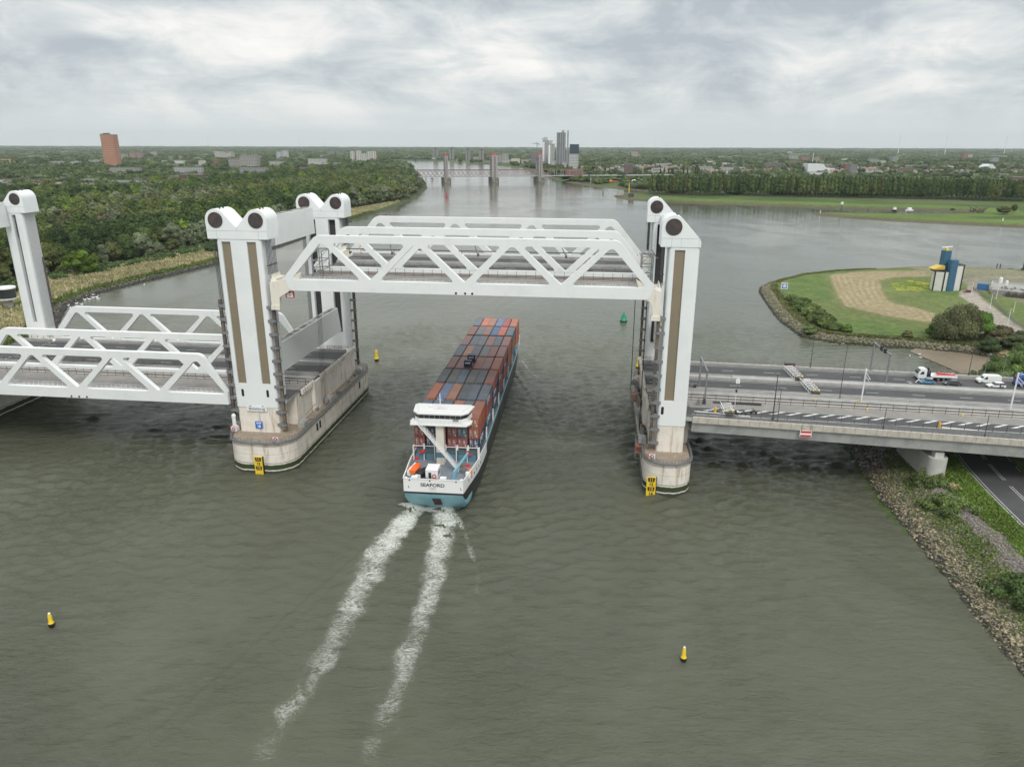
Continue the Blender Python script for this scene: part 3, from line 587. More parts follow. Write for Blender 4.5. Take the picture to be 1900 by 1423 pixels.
# ---- trusses
def truss_mb(u0c, zb, w, cutr=None):
    nb = [u0c-45.0, u0c-22.8, u0c, u0c+22.8, u0c+45.0]; ntp = [u0c-34.2, u0c-11.4, u0c+11.4, u0c+34.2]
    z0, z1, z2, z3 = zb, zb+2.75, zb+11.65, zb+13.35
    out = [(nb[0]+1.9, z0), (nb[4]-1.9, z0, 1.5), (nb[4]-.8, z1+.4, .5), (ntp[3]+1.5, z3, 2.6), (ntp[0]-1.5, z3, 2.6), (nb[0]+.8, z1+.4, .5)]
    out = fillet(out, 1.0); holes = []
    for i in range(4):
        a, b = nb[i]+(2.15 if i else 2.6), nb[i+1]-(2.15 if i < 3 else 2.6); t = ntp[i]
        holes.append(fillet([(a, z1, .45), (b, z1, .45), (t, z2+.25, 1.1)], .6, 4))
    for i in range(3):
        a, b = ntp[i]+2.1, ntp[i+1]-2.1; holes.append(fillet([(a, z2, .55), (nb[i+1], z1+.25, .35), (b, z2, .55)], .6, 4))
    if cutr: out = [(min(x, cutr), z) for x, z in out]; out = [p for i, p in enumerate(out) if math.dist(p, out[i-1]) > .01]; holes = [[p for i, p in enumerate(h2) if math.dist(p, h2[i-1]) > .01] for h2 in ([(min(x, cutr-.9), z) for x, z in h] for h in holes)]
    m = MB(); m.prism(out, 'y', w, w+1.3, holes); return m
def span(u0c, zb, base, label, raised):
    t = thing('lift_span', label, 'bridge span', base, 'B', group=None, ab=True); zd = zb+1.65; zf = lambda u: zd
    u0, u1 = u0c-43.1, u0c+(43.1 if raised else 42.9)
    for w in (-.6, 18.4, 47.7):
        tr = new('truss', truss_mb(u0c, zb, w, None if raised else -14.8), MT['white'], t, bevel=.16)
        hl = MB()
        for d in ((-2.0, .2, 1.9) if raised else (-2.2, 0, 2.2)): hl.cyl((u0c+d, w-.03, zb+.4), (u0c+d, w+.2, zb+.4), .28, n=12)
        new('drain_hole', hl, MT['black'], tr)
    road_bands(t, u0, u1, zf, 'span')
    cg = MB()
    n = 16
    for i in range(n+1):
        u = u0+1+(u1-u0-2)*i/n; cg.box(u-.3, u+.3, .7, 47.7, zb+.15, zd-.8)
    new('cross_girders', cg, MT['darksteel'], t)
    for w_, rl_ in ((1.2, (1., .72, .44, .16)), (47.3, (1., .72, .44, .16)), (3.1, (1., .55))): wr = MB(); fence(wr, u0+2, u1-2, w_, zf, 1.25, 1.4, .045, rl_); new('white_railing', wr, MT['whiterail'], t)
    for w_, h_, g_ in ((13.6, 1.9, 2.4), (24., 1.5, 3.2)): dr = MB(); fence(dr, u0+1, u1-1, w_, zf, h_, g_, .04, (1., .5), rr=.02); new('dark_fence', dr, MT['darksteel'], t)
    if raised:
        cat = MB(); cat.beam((u0+8, 19.0, zb+7.6), (u1-6, 19.0, zb+7.6), .22, .22)
        for k in range(9): cat.beam((u0+12+k*9, 19.0, zb+7.6), (u0+12+k*9, 19.0, zb+6.2), .1, .1)
        for k in (0, 1, 3, 5, 7): cat.beam((u0+9+k*11.2, 18.4, zb+9.0), (u0+9+k*11.2+1.2, 15.2, zb+7.2), .16, .16); cat.beam((u0+9+k*11.2+1.2, 16.2, zb+7.3), (u0+9+k*11.2+1.2, 15.4, zb+7.0), .5, .35)
        new('catenary_bar', cat, MT['darksteel'], t)
    for s in (-1, 1) if raised else ():       # bearing brackets that reach to the towers
        ue = u0 if s < 0 else u1
        for w in (-.6, 47.7):
            br = MB()
            poly = [(ue-s*3.2, zb+4.6), (ue-s*1.5, zb+.02), (ue+s*.1, zb-.1), (ue+s*1.5, zb-1.0), (ue+s*2.8, zb-1.8), (ue+s*2.95, zb-4.6), (ue+s*5.0, zb-4.6), (ue+s*5.0, zb+1.9), (ue+s*1.2, zb+2.7)]
            E5 = 5.0
            if s > 0: E5 = 2.7; poly = [(ue-3.2, zb+4.6), (ue-1.5, zb+.02), (ue+.0, zb-.3), (ue+.8, zb-1.4), (ue+1.0, zb-4.6), (ue+E5, zb-4.6), (ue+E5, zb+1.9), (ue+1.0, zb+2.7)]
            br.prism(poly, 'y', w+.12, w+1.18); br.box(min(ue+s*(E5+.1), ue+s*(E5-2.1)), max(ue+s*(E5+.1), ue+s*(E5-2.1)), w-.05, w+1.5, zb-4.9, zb-3.8)
            for k in range(7): y_ = (w+1.2+k*.72 if w < 10 else w-.5-k*.72+7); br.cyl((ue+s*(E5-.4), y_, zb+2.6), (ue+s*(E5-.4), y_, zb+3.6), .22, .1, 8)
            br.box(min(ue+s*E5, ue+s*(E5-1.4)), max(ue+s*E5, ue+s*(E5-1.4)), (w+.9 if w < 10 else w+1.), (w+6.4 if w < 10 else w+7.5), zb+1.7, zb+2.6)
            br.box(min(ue+s*E5, ue-s*1), max(ue+s*E5, ue-s*1), (w+4.4 if w < 10 else w+1.2), (w+5.6 if w < 10 else w+2.4), zb+.2, zb+1.9)
            new('bearing_bracket', br, MT['cream'], t, bevel=.08)
    return t, u0, u1, zd
spanR, ru0, ru1, rzd = span(47.65, 45.95, (47.65, 24, 45.95), 'white truss lift span raised high above the passing container ship', True)
spanL, lu0, lu1, lzd = span(-56.55, 15.6, (-56.55, 24, 15.6), 'white truss lift span lowered to road level left of the twin headed towers', False)
for t, uu, zd_ in ((spanR, (ru0+3, ru1-1.5), rzd),):      # steel portal frames at the ends of the raised span
    for k, u in enumerate(uu):
        m = MB(); w0, w1 = (7.5, 12.5) if k == 0 else (9, 14)
        for a in (w0, w1):
            for b in (0, 2.6): m.beam((u+b, a, zd_), (u+b, a, zd_+6.8), .22, .22)
        for h in (2.2, 4.4, 6.8):
            m.beam((u, w0, zd_+h), (u, w1, zd_+h), .18, .18); m.beam((u+2.6, w0, zd_+h), (u+2.6, w1, zd_+h), .18, .18)
            for a in (w0, w1): m.beam((u, a, zd_+h), (u+2.6, a, zd_+h), .18, .18)
        m.beam((u, w0, zd_+2.2), (u+2.6, w0, zd_+4.4), .12, .12); m.beam((u, w1, zd_+4.4), (u+2.6, w1, zd_+6.8), .12, .12)
        for q in range(6): m.beam((u-.6, w0+q*.9, zd_+7.1), (u+3.2, w0+q*.9, zd_+7.1), .06, .06)
        fence(m, u-3, u+7, w0-2.2, lambda x: zd_, 1.2, 1.2, .05, (1., .5))
        new('end_access_frame', m, MT['greysteel'], t)
# navigation sign hanging under the raised span
m = MB(); m.prism([(2.9, 43.9), (5.1, 43.9), (5.1, 45.5), (4.0, 45.9), (2.9, 45.5)], 'y', .55, .75, mi=0); m.prism([(3.2, 44.1), (4.8, 44.1), (4.8, 45.4), (4.35, 45.4), (4.0, 44.9), (3.65, 45.4), (3.2, 45.4)], 'y', .5, .56, mi=1)
m.merge(text_on('18', .62, (4.0, .48, 44.5), 2, .01))
new('clearance_sign', m, [MT['red'], MT['wht'], MT['black']], base=(4, .6, 44), frame='B', label='small red framed white clearance sign hanging under the left end of the raised span', cat='sign')
# ---- piers
def rrect(x0, x1, y0, y1, r, seg=8): return fillet([(x0, y0), (x1, y0), (x1, y1), (x0, y1)], r, seg)
def pier(u0, u1, w0, w1, r, name, label, deck, wallside):
    t = thing('bridge_pier', label, 'pier', ((u0+u1)/2, w0+20, 0), 'B', ab=True)
    m = MB(); m.prism(rrect(u0, u1, w0, w1, r), 'z', -4, 7.0); m.prism(rrect(u0+.25, u1-.25, w0+.25, w1-.25, r-.2), 'z', 7.0, 7.9); new('pier_body', m, MT['concrete'], t, smooth=35)
    m = MB(); m.prism(rrect(u0+.3, u1-.3, w0+.3, w1-.3, r-.2), 'z', 7.9, 8.1); new('walkway', m, MT['concdirt'], t, smooth=35)
    ring = rrect(u0-.15, u1+.15, w0-.15, w1+.15, r, 10); m = MB()
    pts = []
    for a, b in zip(ring, ring[1:]+ring[:1]):
        L = math.dist(a, b); k = max(1, int(L/1.6)); pts += [(a[0]+(b[0]-a[0])*i/k, a[1]+(b[1]-a[1])*i/k) for i in range(k)]
    for a, b in zip(pts, pts[1:]+pts[:1]):
        for z_ in (8.35, 8.75, 9.15): m.beam((*a, z_), (*b, z_), .07, .07)
        m.beam((*a, 8.0), (*b, 8.0), .5, .35); m.box(a[0]-.05, a[0]+.05, a[1]-.05, a[1]+.05, 7.8, 9.15)
    new('ring_railing', m, MT['greysteel'], t)
    # deck substructure with toothed edge
    du0, du1 = deck; m = MB(); m.box(du0, du1, 6.6, 54.4, 8.0, 16.2); ed = du1 if wallside > 0 else du0
    for k in range(29):
        w = 9.5+k*1.55
        if 17.5 < w < 22.5: continue
        m.box(ed-.2 if wallside > 0 else ed-.7, ed+.7 if wallside > 0 else ed+.2, w, w+.95, 15.6, 16.9)
    m.box(min(ed, ed+wallside*.9), max(ed, ed+wallside*.9), 17.2, 22.4, 8, 16.4)
    new('deck_support_wall', m, MT['concrete'], t)
    m = MB(); m.box(min(ed, ed+wallside*.12), max(ed, ed+wallside*.12), 9, 54, 15.3, 16.8); new('tooth_gap_shade', m, MT['dark'], t)  # near-black strip behind the teeth paints the shade of their gaps
    zf = lambda u: DZ; road_bands(t, du0, du1, zf, 'pier')
    m = MB(); fence(m, du0, du1, 13.6, zf, 1.7, 2.2, .05, (1.,)); fence(m, du0, du1, 24, zf, 1.5, 3, .05, (1., .5)); fence(m, du0, du1, 49, zf, 1.3, 2, .05, (1., .5)); new('dark_fence', m, MT['darksteel'], t)
    m = MB()
    for w in (4.5, 24.5, 52.5):
        e = ed+wallside*1.6; m.box(e-.9, e+.9, w, w+3, 8.1, 9.5); m.box(e-.5, e+.5, w+.5, w+2.3, 9.5, 9.8)
    new('buffer_block', m, MT['conc2'], t)
    m = MB(); sx0 = u1 if wallside > 0 else u0
    for w in (11, 13.2, 48): m.box(sx0-.2, sx0+.06, w, w+1.2, 4.5, 6.6)
    new('side_recess', m, MT['dark'], t); return t
pM = pier(-14.1, 3.45, -6.9, 62.5, 6.0, 'm', 'stained concrete pier under the twin headed towers, yellow gauge board on its nose', (-13.4, .4), 1)
pR = pier(91.7, 103.0, -7.1, 66.5, 5.4, 'r', 'narrow concrete pier right of the ship carrying the right pair of towers', (93.2, 103.0), -1)
pL = pier(-119.0, -101.9, -7, 64, 5.4, 'l', 'concrete pier at the left edge of the photo under the lowered span', (-112, -101.0), 1)
# ---- towers
def tower(u0, u1, uh0, uh1, heads, w0, facing, base, label, strips, legs=True, cut=None):
    """u0,u1 body; uh0,uh1 housing; heads = sheave centres; facing -1: clad face towards the camera"""
    t = thing('lift_tower', label, 'tower', base, 'B', ab=True); D = 6.2; w1 = w0+D
    m = MB(); m.prism(rrect(u0+.1, u1-.1, w0+.15, w1-.15, .8, 5), 'z', 8.0, 15.0); new('concrete_base', m, MT['concrete'], t, smooth=35)
    edges = sorted([u0]+[x for s in strips for x in s]+[u1]); fw = w0 if facing < 0 else w1-.5; bw = w1 if facing < 0 else w0
    m = MB(); zt = 58.2
    # closed box body with recessed panels (front) and open slots (back)
    rec = .45
    segs = [(edges[i], edges[i+1], i % 2) for i in range(len(edges)-1)]
    yf0, yf1 = (w0, w1) if facing < 0 else (w1, w0); sg = 1 if facing < 0 else -1
    prof = []
    ring = rrect(u0, u1, min(yf0+sg*1., yf1), max(yf0+sg*1., yf1), .02)
    r = .75; pl = fillet([(u0, w0), (u1, w0), (u1, w1), (u0, w1)], r, 6)
    m.prism([(p[0], p[1]) for p in pl], 'z', 15.0, 21.3); 
    for a, b, rc in segs:
        if not rc:
            aa = fillet([(a, w0, r if a == u0 else .01), (b, w0, r if b == u1 else .01), (b, w1, r if b == u1 else .01), (a, w1, r if a == u0 else .01)], r, 6)
            m.prism(aa, 'z', 21.3, 57.4)
        else: m.box(a-.01, b+.01, min(yf0+sg*rec, yf0+sg*1.5), max(yf0+sg*rec, yf0+sg*1.5), 21.3, 57.4)
    m.prism(pl, 'z', 57.4, zt)
    new('tower_shaft', m, MT['clad'], t, smooth=35)
    m = MB()
    for a, b in strips: m.box(a+.02, b-.02, min(yf0+sg*(rec-.06), yf0+sg*rec+.3*sg), max(yf0+sg*(rec-.06), yf0+sg*rec+.3*sg), 21.4, 57.2)
    lv = new('tan_mesh_panel', m, MT['louvre'], t)
    m = MB()
    for a, b in strips: m.box(a+.02, b-.02, min(yf1-sg*1.6, yf1-sg*1.3), max(yf1-sg*1.6, yf1-sg*1.3), 21.3, 57.4); m.box(a+.3, b-.3, min(yf1-sg*1.3, yf1-sg*.7), max(yf1-sg*1.3, yf1-sg*.7), 50, 55.5)
    new('dark_shaft_slot', m, MT['dark'], t)
    # sheave housing
    zc, R = 62.46, 2.62; out = [(uh0, 58.0), (uh1, 58.0)]
    def arc(c, a0, a1, n=12): return [(c+R*cos(radians(a0+(a1-a0)*i/n)), zc+R*sin(radians(a0+(a1-a0)*i/n))) for i in range(n+1)]
    if len(heads) == 2:
        vm_ = (heads[0]+heads[1])/2; out += arc(heads[1], 0, 135)+[(vm_, 60.75)]+arc(heads[0], 45, 180)
    elif heads[0] < (uh0+uh1)/2: out += [(uh1, 59.2), (uh1-.25, 59.85)]+arc(heads[0], 45, 180)
    else: out += arc(heads[0], 0, 135)+[(uh0+.25, 59.85), (uh0, 59.2)]
    wa, wb = w0-.12, w1+.12; m = MB(); m.prism(out, 'y', wa, wb); hs = new('sheave_housing', m, MT['clad'], t, smooth=30, bevel=.22)
    for c in heads:
        for y0, y1, in ((wa-.05, wa+.3), (wb-.3, wb+.05)): m = MB(); m.cyl((c, y0, zc), (c, y1, zc), 1.78, n=32); g = new('round_window', m, MT['glass'], hs)
        m = MB()
        for y in (wa-.07, wb+.07):
            for k in range(4): q = pi*k/4; m.beam((c-1.7*cos(q), y, zc-1.7*sin(q)), (c+1.7*cos(q), y, zc+1.7*sin(q)), .04, .03)
            nn = 36
            for k in range(nn):
                a, b = 2*pi*k/nn, 2*pi*(k+1)/nn; m.beam((c+1.82*cos(a), y, zc+1.82*sin(a)), (c+1.82*cos(b), y, zc+1.82*sin(b)), .06, .1)
        new('window_frame', m, MT['darksteel'], hs)
        for dw in (1.2, 2.9):
            v = MB(); v.box(c+.55, c+.85, w0+dw, w0+dw+.25, zc+R-.12, zc+R+.16); new('roof_vent', v, MT['dark'], hs)
    sm_ = MB()
    for y in (wa-.012,): sm_.box(uh0+.02, uh1-.02, y, y+.05, 59.93, 59.98); [sm_.box(x, x+.04, y, y+.05, 58.05 if abs(x-u1) < 2.5 or abs(x-u0) < 2.5 else 59.95, 59.95 if abs(x-u1) < 2.5 or abs(x-u0) < 2.5 else 61.3) for x in ((uh0+uh1)/2, u0+.4, u1-.4)]
    new('panel_joint', sm_, MT['greysteel'], hs)
    # oval hatches low on the shaft
    if facing < 0:
        m = MB(); 
        for a, b in strips:
            c = (a+b)/2+(.1 if a > (u0+u1)/2 else -.2)-(1.2 if len(strips) == 1 else 0); m.prism(fillet([(c-.32, 17.9), (c+.32, 17.9), (c+.32, 19.9), (c-.32, 19.9)], .32, 5), 'y', w0-.04, w0+.1)
        new('oval_hatch', m, MT['black'], t)
    return t
def guide(par, u, w, z0, z1, sgn):
    m = MB(); m.box(u-.38, u+.38, w-.35, w+.35, z0, z1); new('guide_rail', m, MT['rustysteel'], par)
    z = z0+1
    while z < z1: m = MB(); m.box(min(u, u-sgn*1.9), max(u, u-sgn*1.9), w-.55, w+.55, z, z+.75); m.box(u-.6, u+.6, w-.5, w+.5, z+.1, z+.55); new('guide_bracket', m, MT['greysteel'], par); z += 3.45
    
def ropes(par, u, ws, z0, z1, r=.07):
    m = MB()
    for w in ws:
        for du in (-.16, .16): m.cyl((u+du, w, z0), (u+du, w, z1), r, n=5, caps=False)
    m.box(u-.35, u+.35, ws[0]-.2, ws[-1]+.2, (z0*.75+z1*.25), (z0*.75+z1*.25)+.15) if z1-z0 < 12 else None
    new('hoist_ropes', m, MT['rope'], par)
st2 = [(-11.82, -9.54), (-5.42, -3.11)]
wsf = [.6+.72*k for k in range(7)]
TA = tower(-13.1, -1.8, -15.15, .1, [-12.62, -2.5], 0., -1, (-7.5, 3, 8), 'near white twin headed lift tower with two tan stripes on the middle pier', st2)
TB = tower(-13.1, -1.8, -15.15, .1, [-12.62, -2.5], 54.75, 1, (-7.5, 57.7, 8), 'far white twin headed lift tower behind the near one on the middle pier', st2)
st1 = [(95.85, 98.15)]
TC = tower(94.6, 101.4, 92.65, 101.5, [95.27], 0., -1, (98, 3, 8), 'near white single headed lift tower with one tan stripe, right of the ship', st1)
TD = tower(94.6, 101.4, 92.65, 101.5, [95.27], 54.75, 1, (98, 57.7, 8), 'far white single headed lift tower half hidden behind the near right tower', st1)
TE = tower(-116.3, -109.3, -116.6, -107.8, [-110.6], 54.75, 1, (-113, 57.7, 8), 'white single headed lift tower at the left edge of the photo', [(-113.0, -111.6)])
for T, w0 in ((TA, 0), (TB, 54.75)):
    ws = [w0+x for x in wsf]; ropes(T, -.75, ws, 49.5, 58.0); ropes(T, -14.1, ws, 19.2, 58.0)
    guide(T, -.55, w0+(.6 if w0 == 0 else 5.6), 9, 42, 1)
    if w0 == 0: guide(T, -14.4, .8, 9, 43, -1)
for T, w0 in ((TC, 0), (TD, 54.75)):
    ws = [w0+x for x in wsf]; ropes(T, 93.5, ws, 49.5, 58.0); guide(T, 93.3, w0+(.6 if w0 == 0 else 5.6), 9, 42, -1)
ropes(TE, -108.6, [54.75+x for x in wsf], 19.2, 58.0, .03); guide(TE, -109.4, 60.2, 9, 43, 1)
def portal(u0, u1, w0, w1, z0, z1, nm, label, slant=2.2):
    m = MB(); m.prism([(w0, z0), (w1+slant, z0), (w1, z1), (w0, z1)], 'x', u0, u1); o = new('portal_beam', m, MT['white'], base=((u0+u1)/2, w0, z0), frame='B', label=label, cat='bridge beam', bevel=.12)
    m = MB(); m.box(u0+.25, u1-.25, w0+.3, w1-.6, z1+.005, z1+.05); new('grimy_top', m, mat('grimy_top', (.20, .19, .17), .9, n1=(.8, .4, .6, (.36, .35, .33)), n2=(.25, .45, .6, (.08, .075, .06))), o)
portal(-10.6, -8.0, 6.2, 49.6, 53.7, 61.6, 'a', 'upper white portal beam joining the heads of the twin headed towers', .7)
portal(-4.6, -2.4, 6.2, 49.6, 22.8, 30.7, 'b', 'lower white portal beam above the road between the twin headed towers')
portal(96.6, 98.8, 6.2, 52, 22.8, 30.7, 'c', 'lower white portal beam between the right pair of towers')
portal(96.6, 98.8, 6.2, 54.6, 53.7, 60, 'd', 'upper white portal beam behind the head of the near right tower', 0)
portal(-116.2, -113.6, 6.2, 53.5, 53.7, 61.6, 'e', 'white portal beam reaching the left tower from the photo edge', .6)
# hanging control cables and guide posts
def cable(u, w, z0, z1, label, u2=None):
    m = MB(); m.cyl((u, w, z0), (u2 or u, w, z1), .11, n=6); m.box(u-.3, u+.3, w-.3, w+.3, z1-.1, z1+.5); new('hanging_cable', m, MT['black'], base=(u, w, z0), frame='B', label=label, cat='cable')
cable(90.2, 46, 8.5, 45.6, 'long black cable hanging from the far right corner of the raised span', 90.0); cable(91.2, 12.5, 8.5, 45.4, 'long black cable hanging from the raised span onto the right pier')
m = MB()
for k in range(4): m.cyl((2.0+k*.42, 20, 9.4), (3.1+k*.32, 20, 44.0), .045, n=5)
m.box(2.9, 4.5, 19.5, 20.7, 43.9, 45.6); new('hanging_cable', m, MT['darksteel'], base=(3, 20, 8), frame='B', label='bundle of thin hanging cables between the raised span and the middle pier', cat='cable')
# signs and gauge boards
m = MB(); m.box(-10.2, -4.75, -.22, -.1, 14.0, 15.3); m.merge(text_on('Botlekbrug', .98, (-7.48, -.24, 14.66), 1, .014)); new('name_sign', m, [MT['wht'], mat('sign_blue_grey', (.13, .16, .3), .5)], base=(-6.9, -.1, 14), frame='B', label='long white name sign reading Botlekbrug on the near middle tower', cat='sign')
for u in (-8.8, -5.4): m = MB(); m.cyl((u, -.1, 15.3), (u+.15, -1.3, 15.9), .05, n=6); m.box(u-.05, u+.35, -1.5, -1.2, 15.8, 15.95); new('sign_lamp', m, MT['greysteel'], base=(u, -.1, 15.3), frame='B', label='small lamp arm over the %s half of the white name sign' % ('left' if u < -7 else 'right'), cat='lamp')
m = MB(); m.prism(fillet([(-8.4, 9.2), (-6.45, 9.2), (-6.45, 11.2), (-8.4, 11.2)], .2), 'y', -.2, -.08); m.merge(text_on('VHF', .78, (-7.42, -.22, 10.7), 1, .03)); m.merge(text_on('18', .95, (-7.42, -.22, 9.8), 1, .035)); new('radio_sign', m, [MT['blue'], MT['wht']], base=(-6.6, -.1, 10.3), frame='B', label='blue square sign reading VHF 18 on the near middle tower', cat='sign')
def gauge(u, wf, nums, label):
    m = MB(); m.box(u-1.1, u+1.1, wf-.55, wf-.25, -.5, 4.45, 0)
    for i, s in enumerate(nums):
        z = 4.3-i*1.2; dk = i % 2 == 0
        if dk: m.prism([(u-.85, z), (u+.85, z), (u+.7, z-1.05), (u-.7, z-1.05)], 'y', wf-.58, wf-.5, mi=1)
        m.merge(text_on(s, 1.0, (u, wf-.62, z-.53), 2 if dk else 1, .035))
    m.box(u+1.1, u+1.25, wf-.6, wf, -.9, 4.5, 1); m.box(u-1.05, u+1.05, wf-.6, wf+.1, -1.6, -.4, 3)
    new('height_gauge', m, [MT['yellow'], MT['black'], mat('gauge_orange', (.75, .42, .12), .5), MT['conc2']], base=(u, wf, 0), frame='B', label=label, cat='gauge board')
gauge(-4.95, -6.95, ['11', '12', '13'], 'yellow and black height gauge board on the nose of the middle pier')
gauge(93.5, -6.6, ['11', '12', '13', '14'], 'yellow and black height gauge board on the nose of the right pier')
def roundsign(c, label, yaw=0):
    m = MB(); m.box(-.85, .85, -.06, .06, 0, 1.5, 0); m.box(-.62, .85, -.1, -.05, .12, 1.38, 1); m.cyl((.1, -.16, .75), (.1, -.1, .75), .48, n=20, mi=2); m.cyl((.1, -.2, .75), (.1, -.15, .75), .3, n=20, mi=1); m.beam((-.12, -.22, .95), (.32, -.22, .55), .12, .05, 2)
    local('mooring_sign', m, [mat('sign_red', (.6, .08, .08), .5), MT['wht'], MT['black']], c, 'B', label=label, cat='sign')
roundsign((-.4, -6.3, 8.3), 'small red and white sign on the rail near the foot of the dark guide rail'); roundsign((-14.1, -1, 8.3), 'small red and white sign on the rail at the left side of the middle pier'); roundsign((93.3, -5.2, 8.3), 'small red and white sign on the rail of the right pier')
m = MB()      # white machine housings at the outer foot of the near middle tower
m.box(-15.0, -13.4, -.2, 1.0, 8.2, 9.6); m.cyl((-14.3, .2, 9.6), (-14.3, .2, 12.2), .5, n=10); m.ball((-14.3, .2, 12.2), (.6, .6, .7)); new('pump_unit', m, MT['wht'], base=(-14.3, .2, 8.2), frame='B', label='white pump unit at the outer foot of the near middle tower', cat='machine')
# scaffold cages on the outer side of the right pier
for k, (w, z0) in enumerate(((3.5, 4.5), (37, 6.5))):
    m = MB()
    for a in (0, 1.6):
        for b in (0, 3.2): m.beam((90.0+a, w+b, z0), (90.0+a, w+b, z0+5), .12, .12, 0)
    for h in (0, 1.7, 3.4, 5):
        for a in (0, 1.6): m.beam((90.0+a, w, z0+h), (90.0+a, w+3.2, z0+h), .1, .1, 0)
        for b in (0, 3.2): m.beam((90.0, w+b, z0+h), (91.6, w+b, z0+h), .1, .1, 0)
        if h in (1.7, 3.4): m.box(89.95, 91.65, w-.05, w+3.25, z0+h-.3, z0+h-.1, 1)
    new('access_cage', m, [MT['greysteel'], mat('red_grey_panel', (.42, .14, .09), .6)], base=(90.8, w, z0), frame='B', label='red and grey steel access cage on the %s outer side of the right pier' % ('near' if k == 0 else 'far'), cat='scaffold')
m = MB()
for k in range(22): a = random.uniform(91.9, 93.6); w = random.uniform(8, 52); m.box(a-.3, a+.3, w, w+random.uniform(.5, 2), 8.1, 8.4+random.random())
new('pier_equipment', m, MT['darksteel'], base=(92.5, 30, 8.1), frame='B', label='clutter of dark equipment along the walkway of the right pier', cat='equipment', kind='stuff')
m = MB()
for k in range(14): a = random.uniform(1.2, 2.9); w = random.uniform(8, 52); m.box(a-.25, a+.25, w, w+random.uniform(.4, 1.6), 8.1, 8.3+random.random()*.8)
m.beam((1.2, 10, 9.6), (1.2, 22, 10.8), .12, .12); new('pier_equipment', m, MT['greysteel'], base=(2, 30, 8.1), frame='B', label='clutter of grey equipment along the walkway of the middle pier', cat='equipment', kind='stuff')
# ---- approach viaduct on the right
vt = thing('road_viaduct', 'grey concrete road and rail viaduct running right from the right towers', 'viaduct', (103, 0, 12), 'B', ab=True)
U1 = 300
road_bands(vt, 103.05, U1, zroad, 'via')
m = MB()
def girder(u): return zroad(u)-3.9-.006*(u-103)
nn = 40
for i in range(nn):
    a = 103.05+(U1-103.05)*i/nn; b = 103.05+(U1-103.05)*(i+1)/nn
    for w0, w1 in ((None, 18.5), (20.6, 49)):
        fa, fb = (wfront(a)+.35, wfront(b)+.35) if w0 is None else (w0, w0)
        m.hexa([(a, fa+.5, girder(a)), (b, fb+.5, girder(b)), (b, w1, girder(b)), (a, w1, girder(a)), (a, fa, zroad(a)-1.2), (b, fb, zroad(b)-1.2), (b, w1, zroad(b)-.5), (a, w1, zroad(a)-.5)])
new('box_girder', m, MT['conc2'], vt)
m = MB(); slab(m, 103.05, U1, lambda u: wfront(u)-.2, lambda u: wfront(u)+.35, zroad, 1.5, top=.25); new('edge_fascia', m, MT['conc3'], vt)
m = MB(); slab(m, 103.05, U1, 49.0, 49.6, zroad, 1.5, top=.3); new('edge_fascia', m, MT['conc3'], vt)
m = MB(); u = 104.3
while u < 205: m.box(u, u+.05, wfront(u)-.215, wfront(u)-.15, zroad(u)-1.2, zroad(u)+.24); u += 2.4
new('fascia_joint', m, MT['darksteel'], vt)
m = MB(); fence(m, 103.2, U1, lambda u: wfront(u)+.05, zroad, 1.5, 1.5, .035, (1., .55), rr=.025); new('edge_railing', m, MT['greysteel'], vt)
m = MB(); fence(m, 103.2, U1, 49.3, zroad, 1.5, 1.8, .04, (1., .6), rr=.025); new('edge_railing', m, MT['greysteel'], vt)
for w_, h_ in ((3.2, 1.6), (13.5, 2.)): m = MB(); fence(m, 104, U1, w_, zroad, h_, 3.1, .045, (1.,), rr=.015); new('dark_fence', m, MT['darksteel'], vt)
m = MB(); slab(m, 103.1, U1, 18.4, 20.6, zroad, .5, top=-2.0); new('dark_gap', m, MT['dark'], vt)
for a_ in ((103.05, 47.6, 49.0, .2), (103.05, 20.8, 23.6, .1), (118, 33.0, 36.6, .3)): m = MB(); slab(m, a_[0], U1, a_[1], a_[2], zroad, .4, top=a_[3]); new('concrete_verge', m, MT['conl'], vt)
m = MB(); u = 106
while u < U1:
    a, b = (u, 6.3), (u+1.25, 6.3); c, d = (u+4.7, 8.5), (u+3.5, 8.5); z = zroad(u+2)+.045; m.add([(*a, zroad(u)+.045), (*b, zroad(u)+.045), (*c, zroad(u+4)+.045), (*d, zroad(u+4)+.045)], [(0, 1, 2, 3)]); u += 4.0
slab(m, 103.1, U1, 8.65, 8.8, zroad, .01, top=.045); slab(m, 103.1, U1, 3.2, 3.4, zroad, .01, top=.045)
m.add([(104, 5.3, zroad(104)+.045), (117, 3.6, zroad(117)+.045), (117, 4.4, zroad(117)+.045), (104, 5.9, zroad(104)+.045)], [(0, 1, 2, 3)]); m.add([(161.5, 3.6, zroad(161)+.045), (172, 3.2, zroad(172)+.045), (172, 3.35, zroad(172)+.045), (161.5, 4.3, zroad(161)+.045)], [(0, 1, 2, 3)])
new('chevron_marking', m, MT['mark'], vt)
m = MB(); m.box(109.5, 121.5, 12.3, 13.2, 17.0, 17.25); new('drain_grating', m, MT['black'], vt)
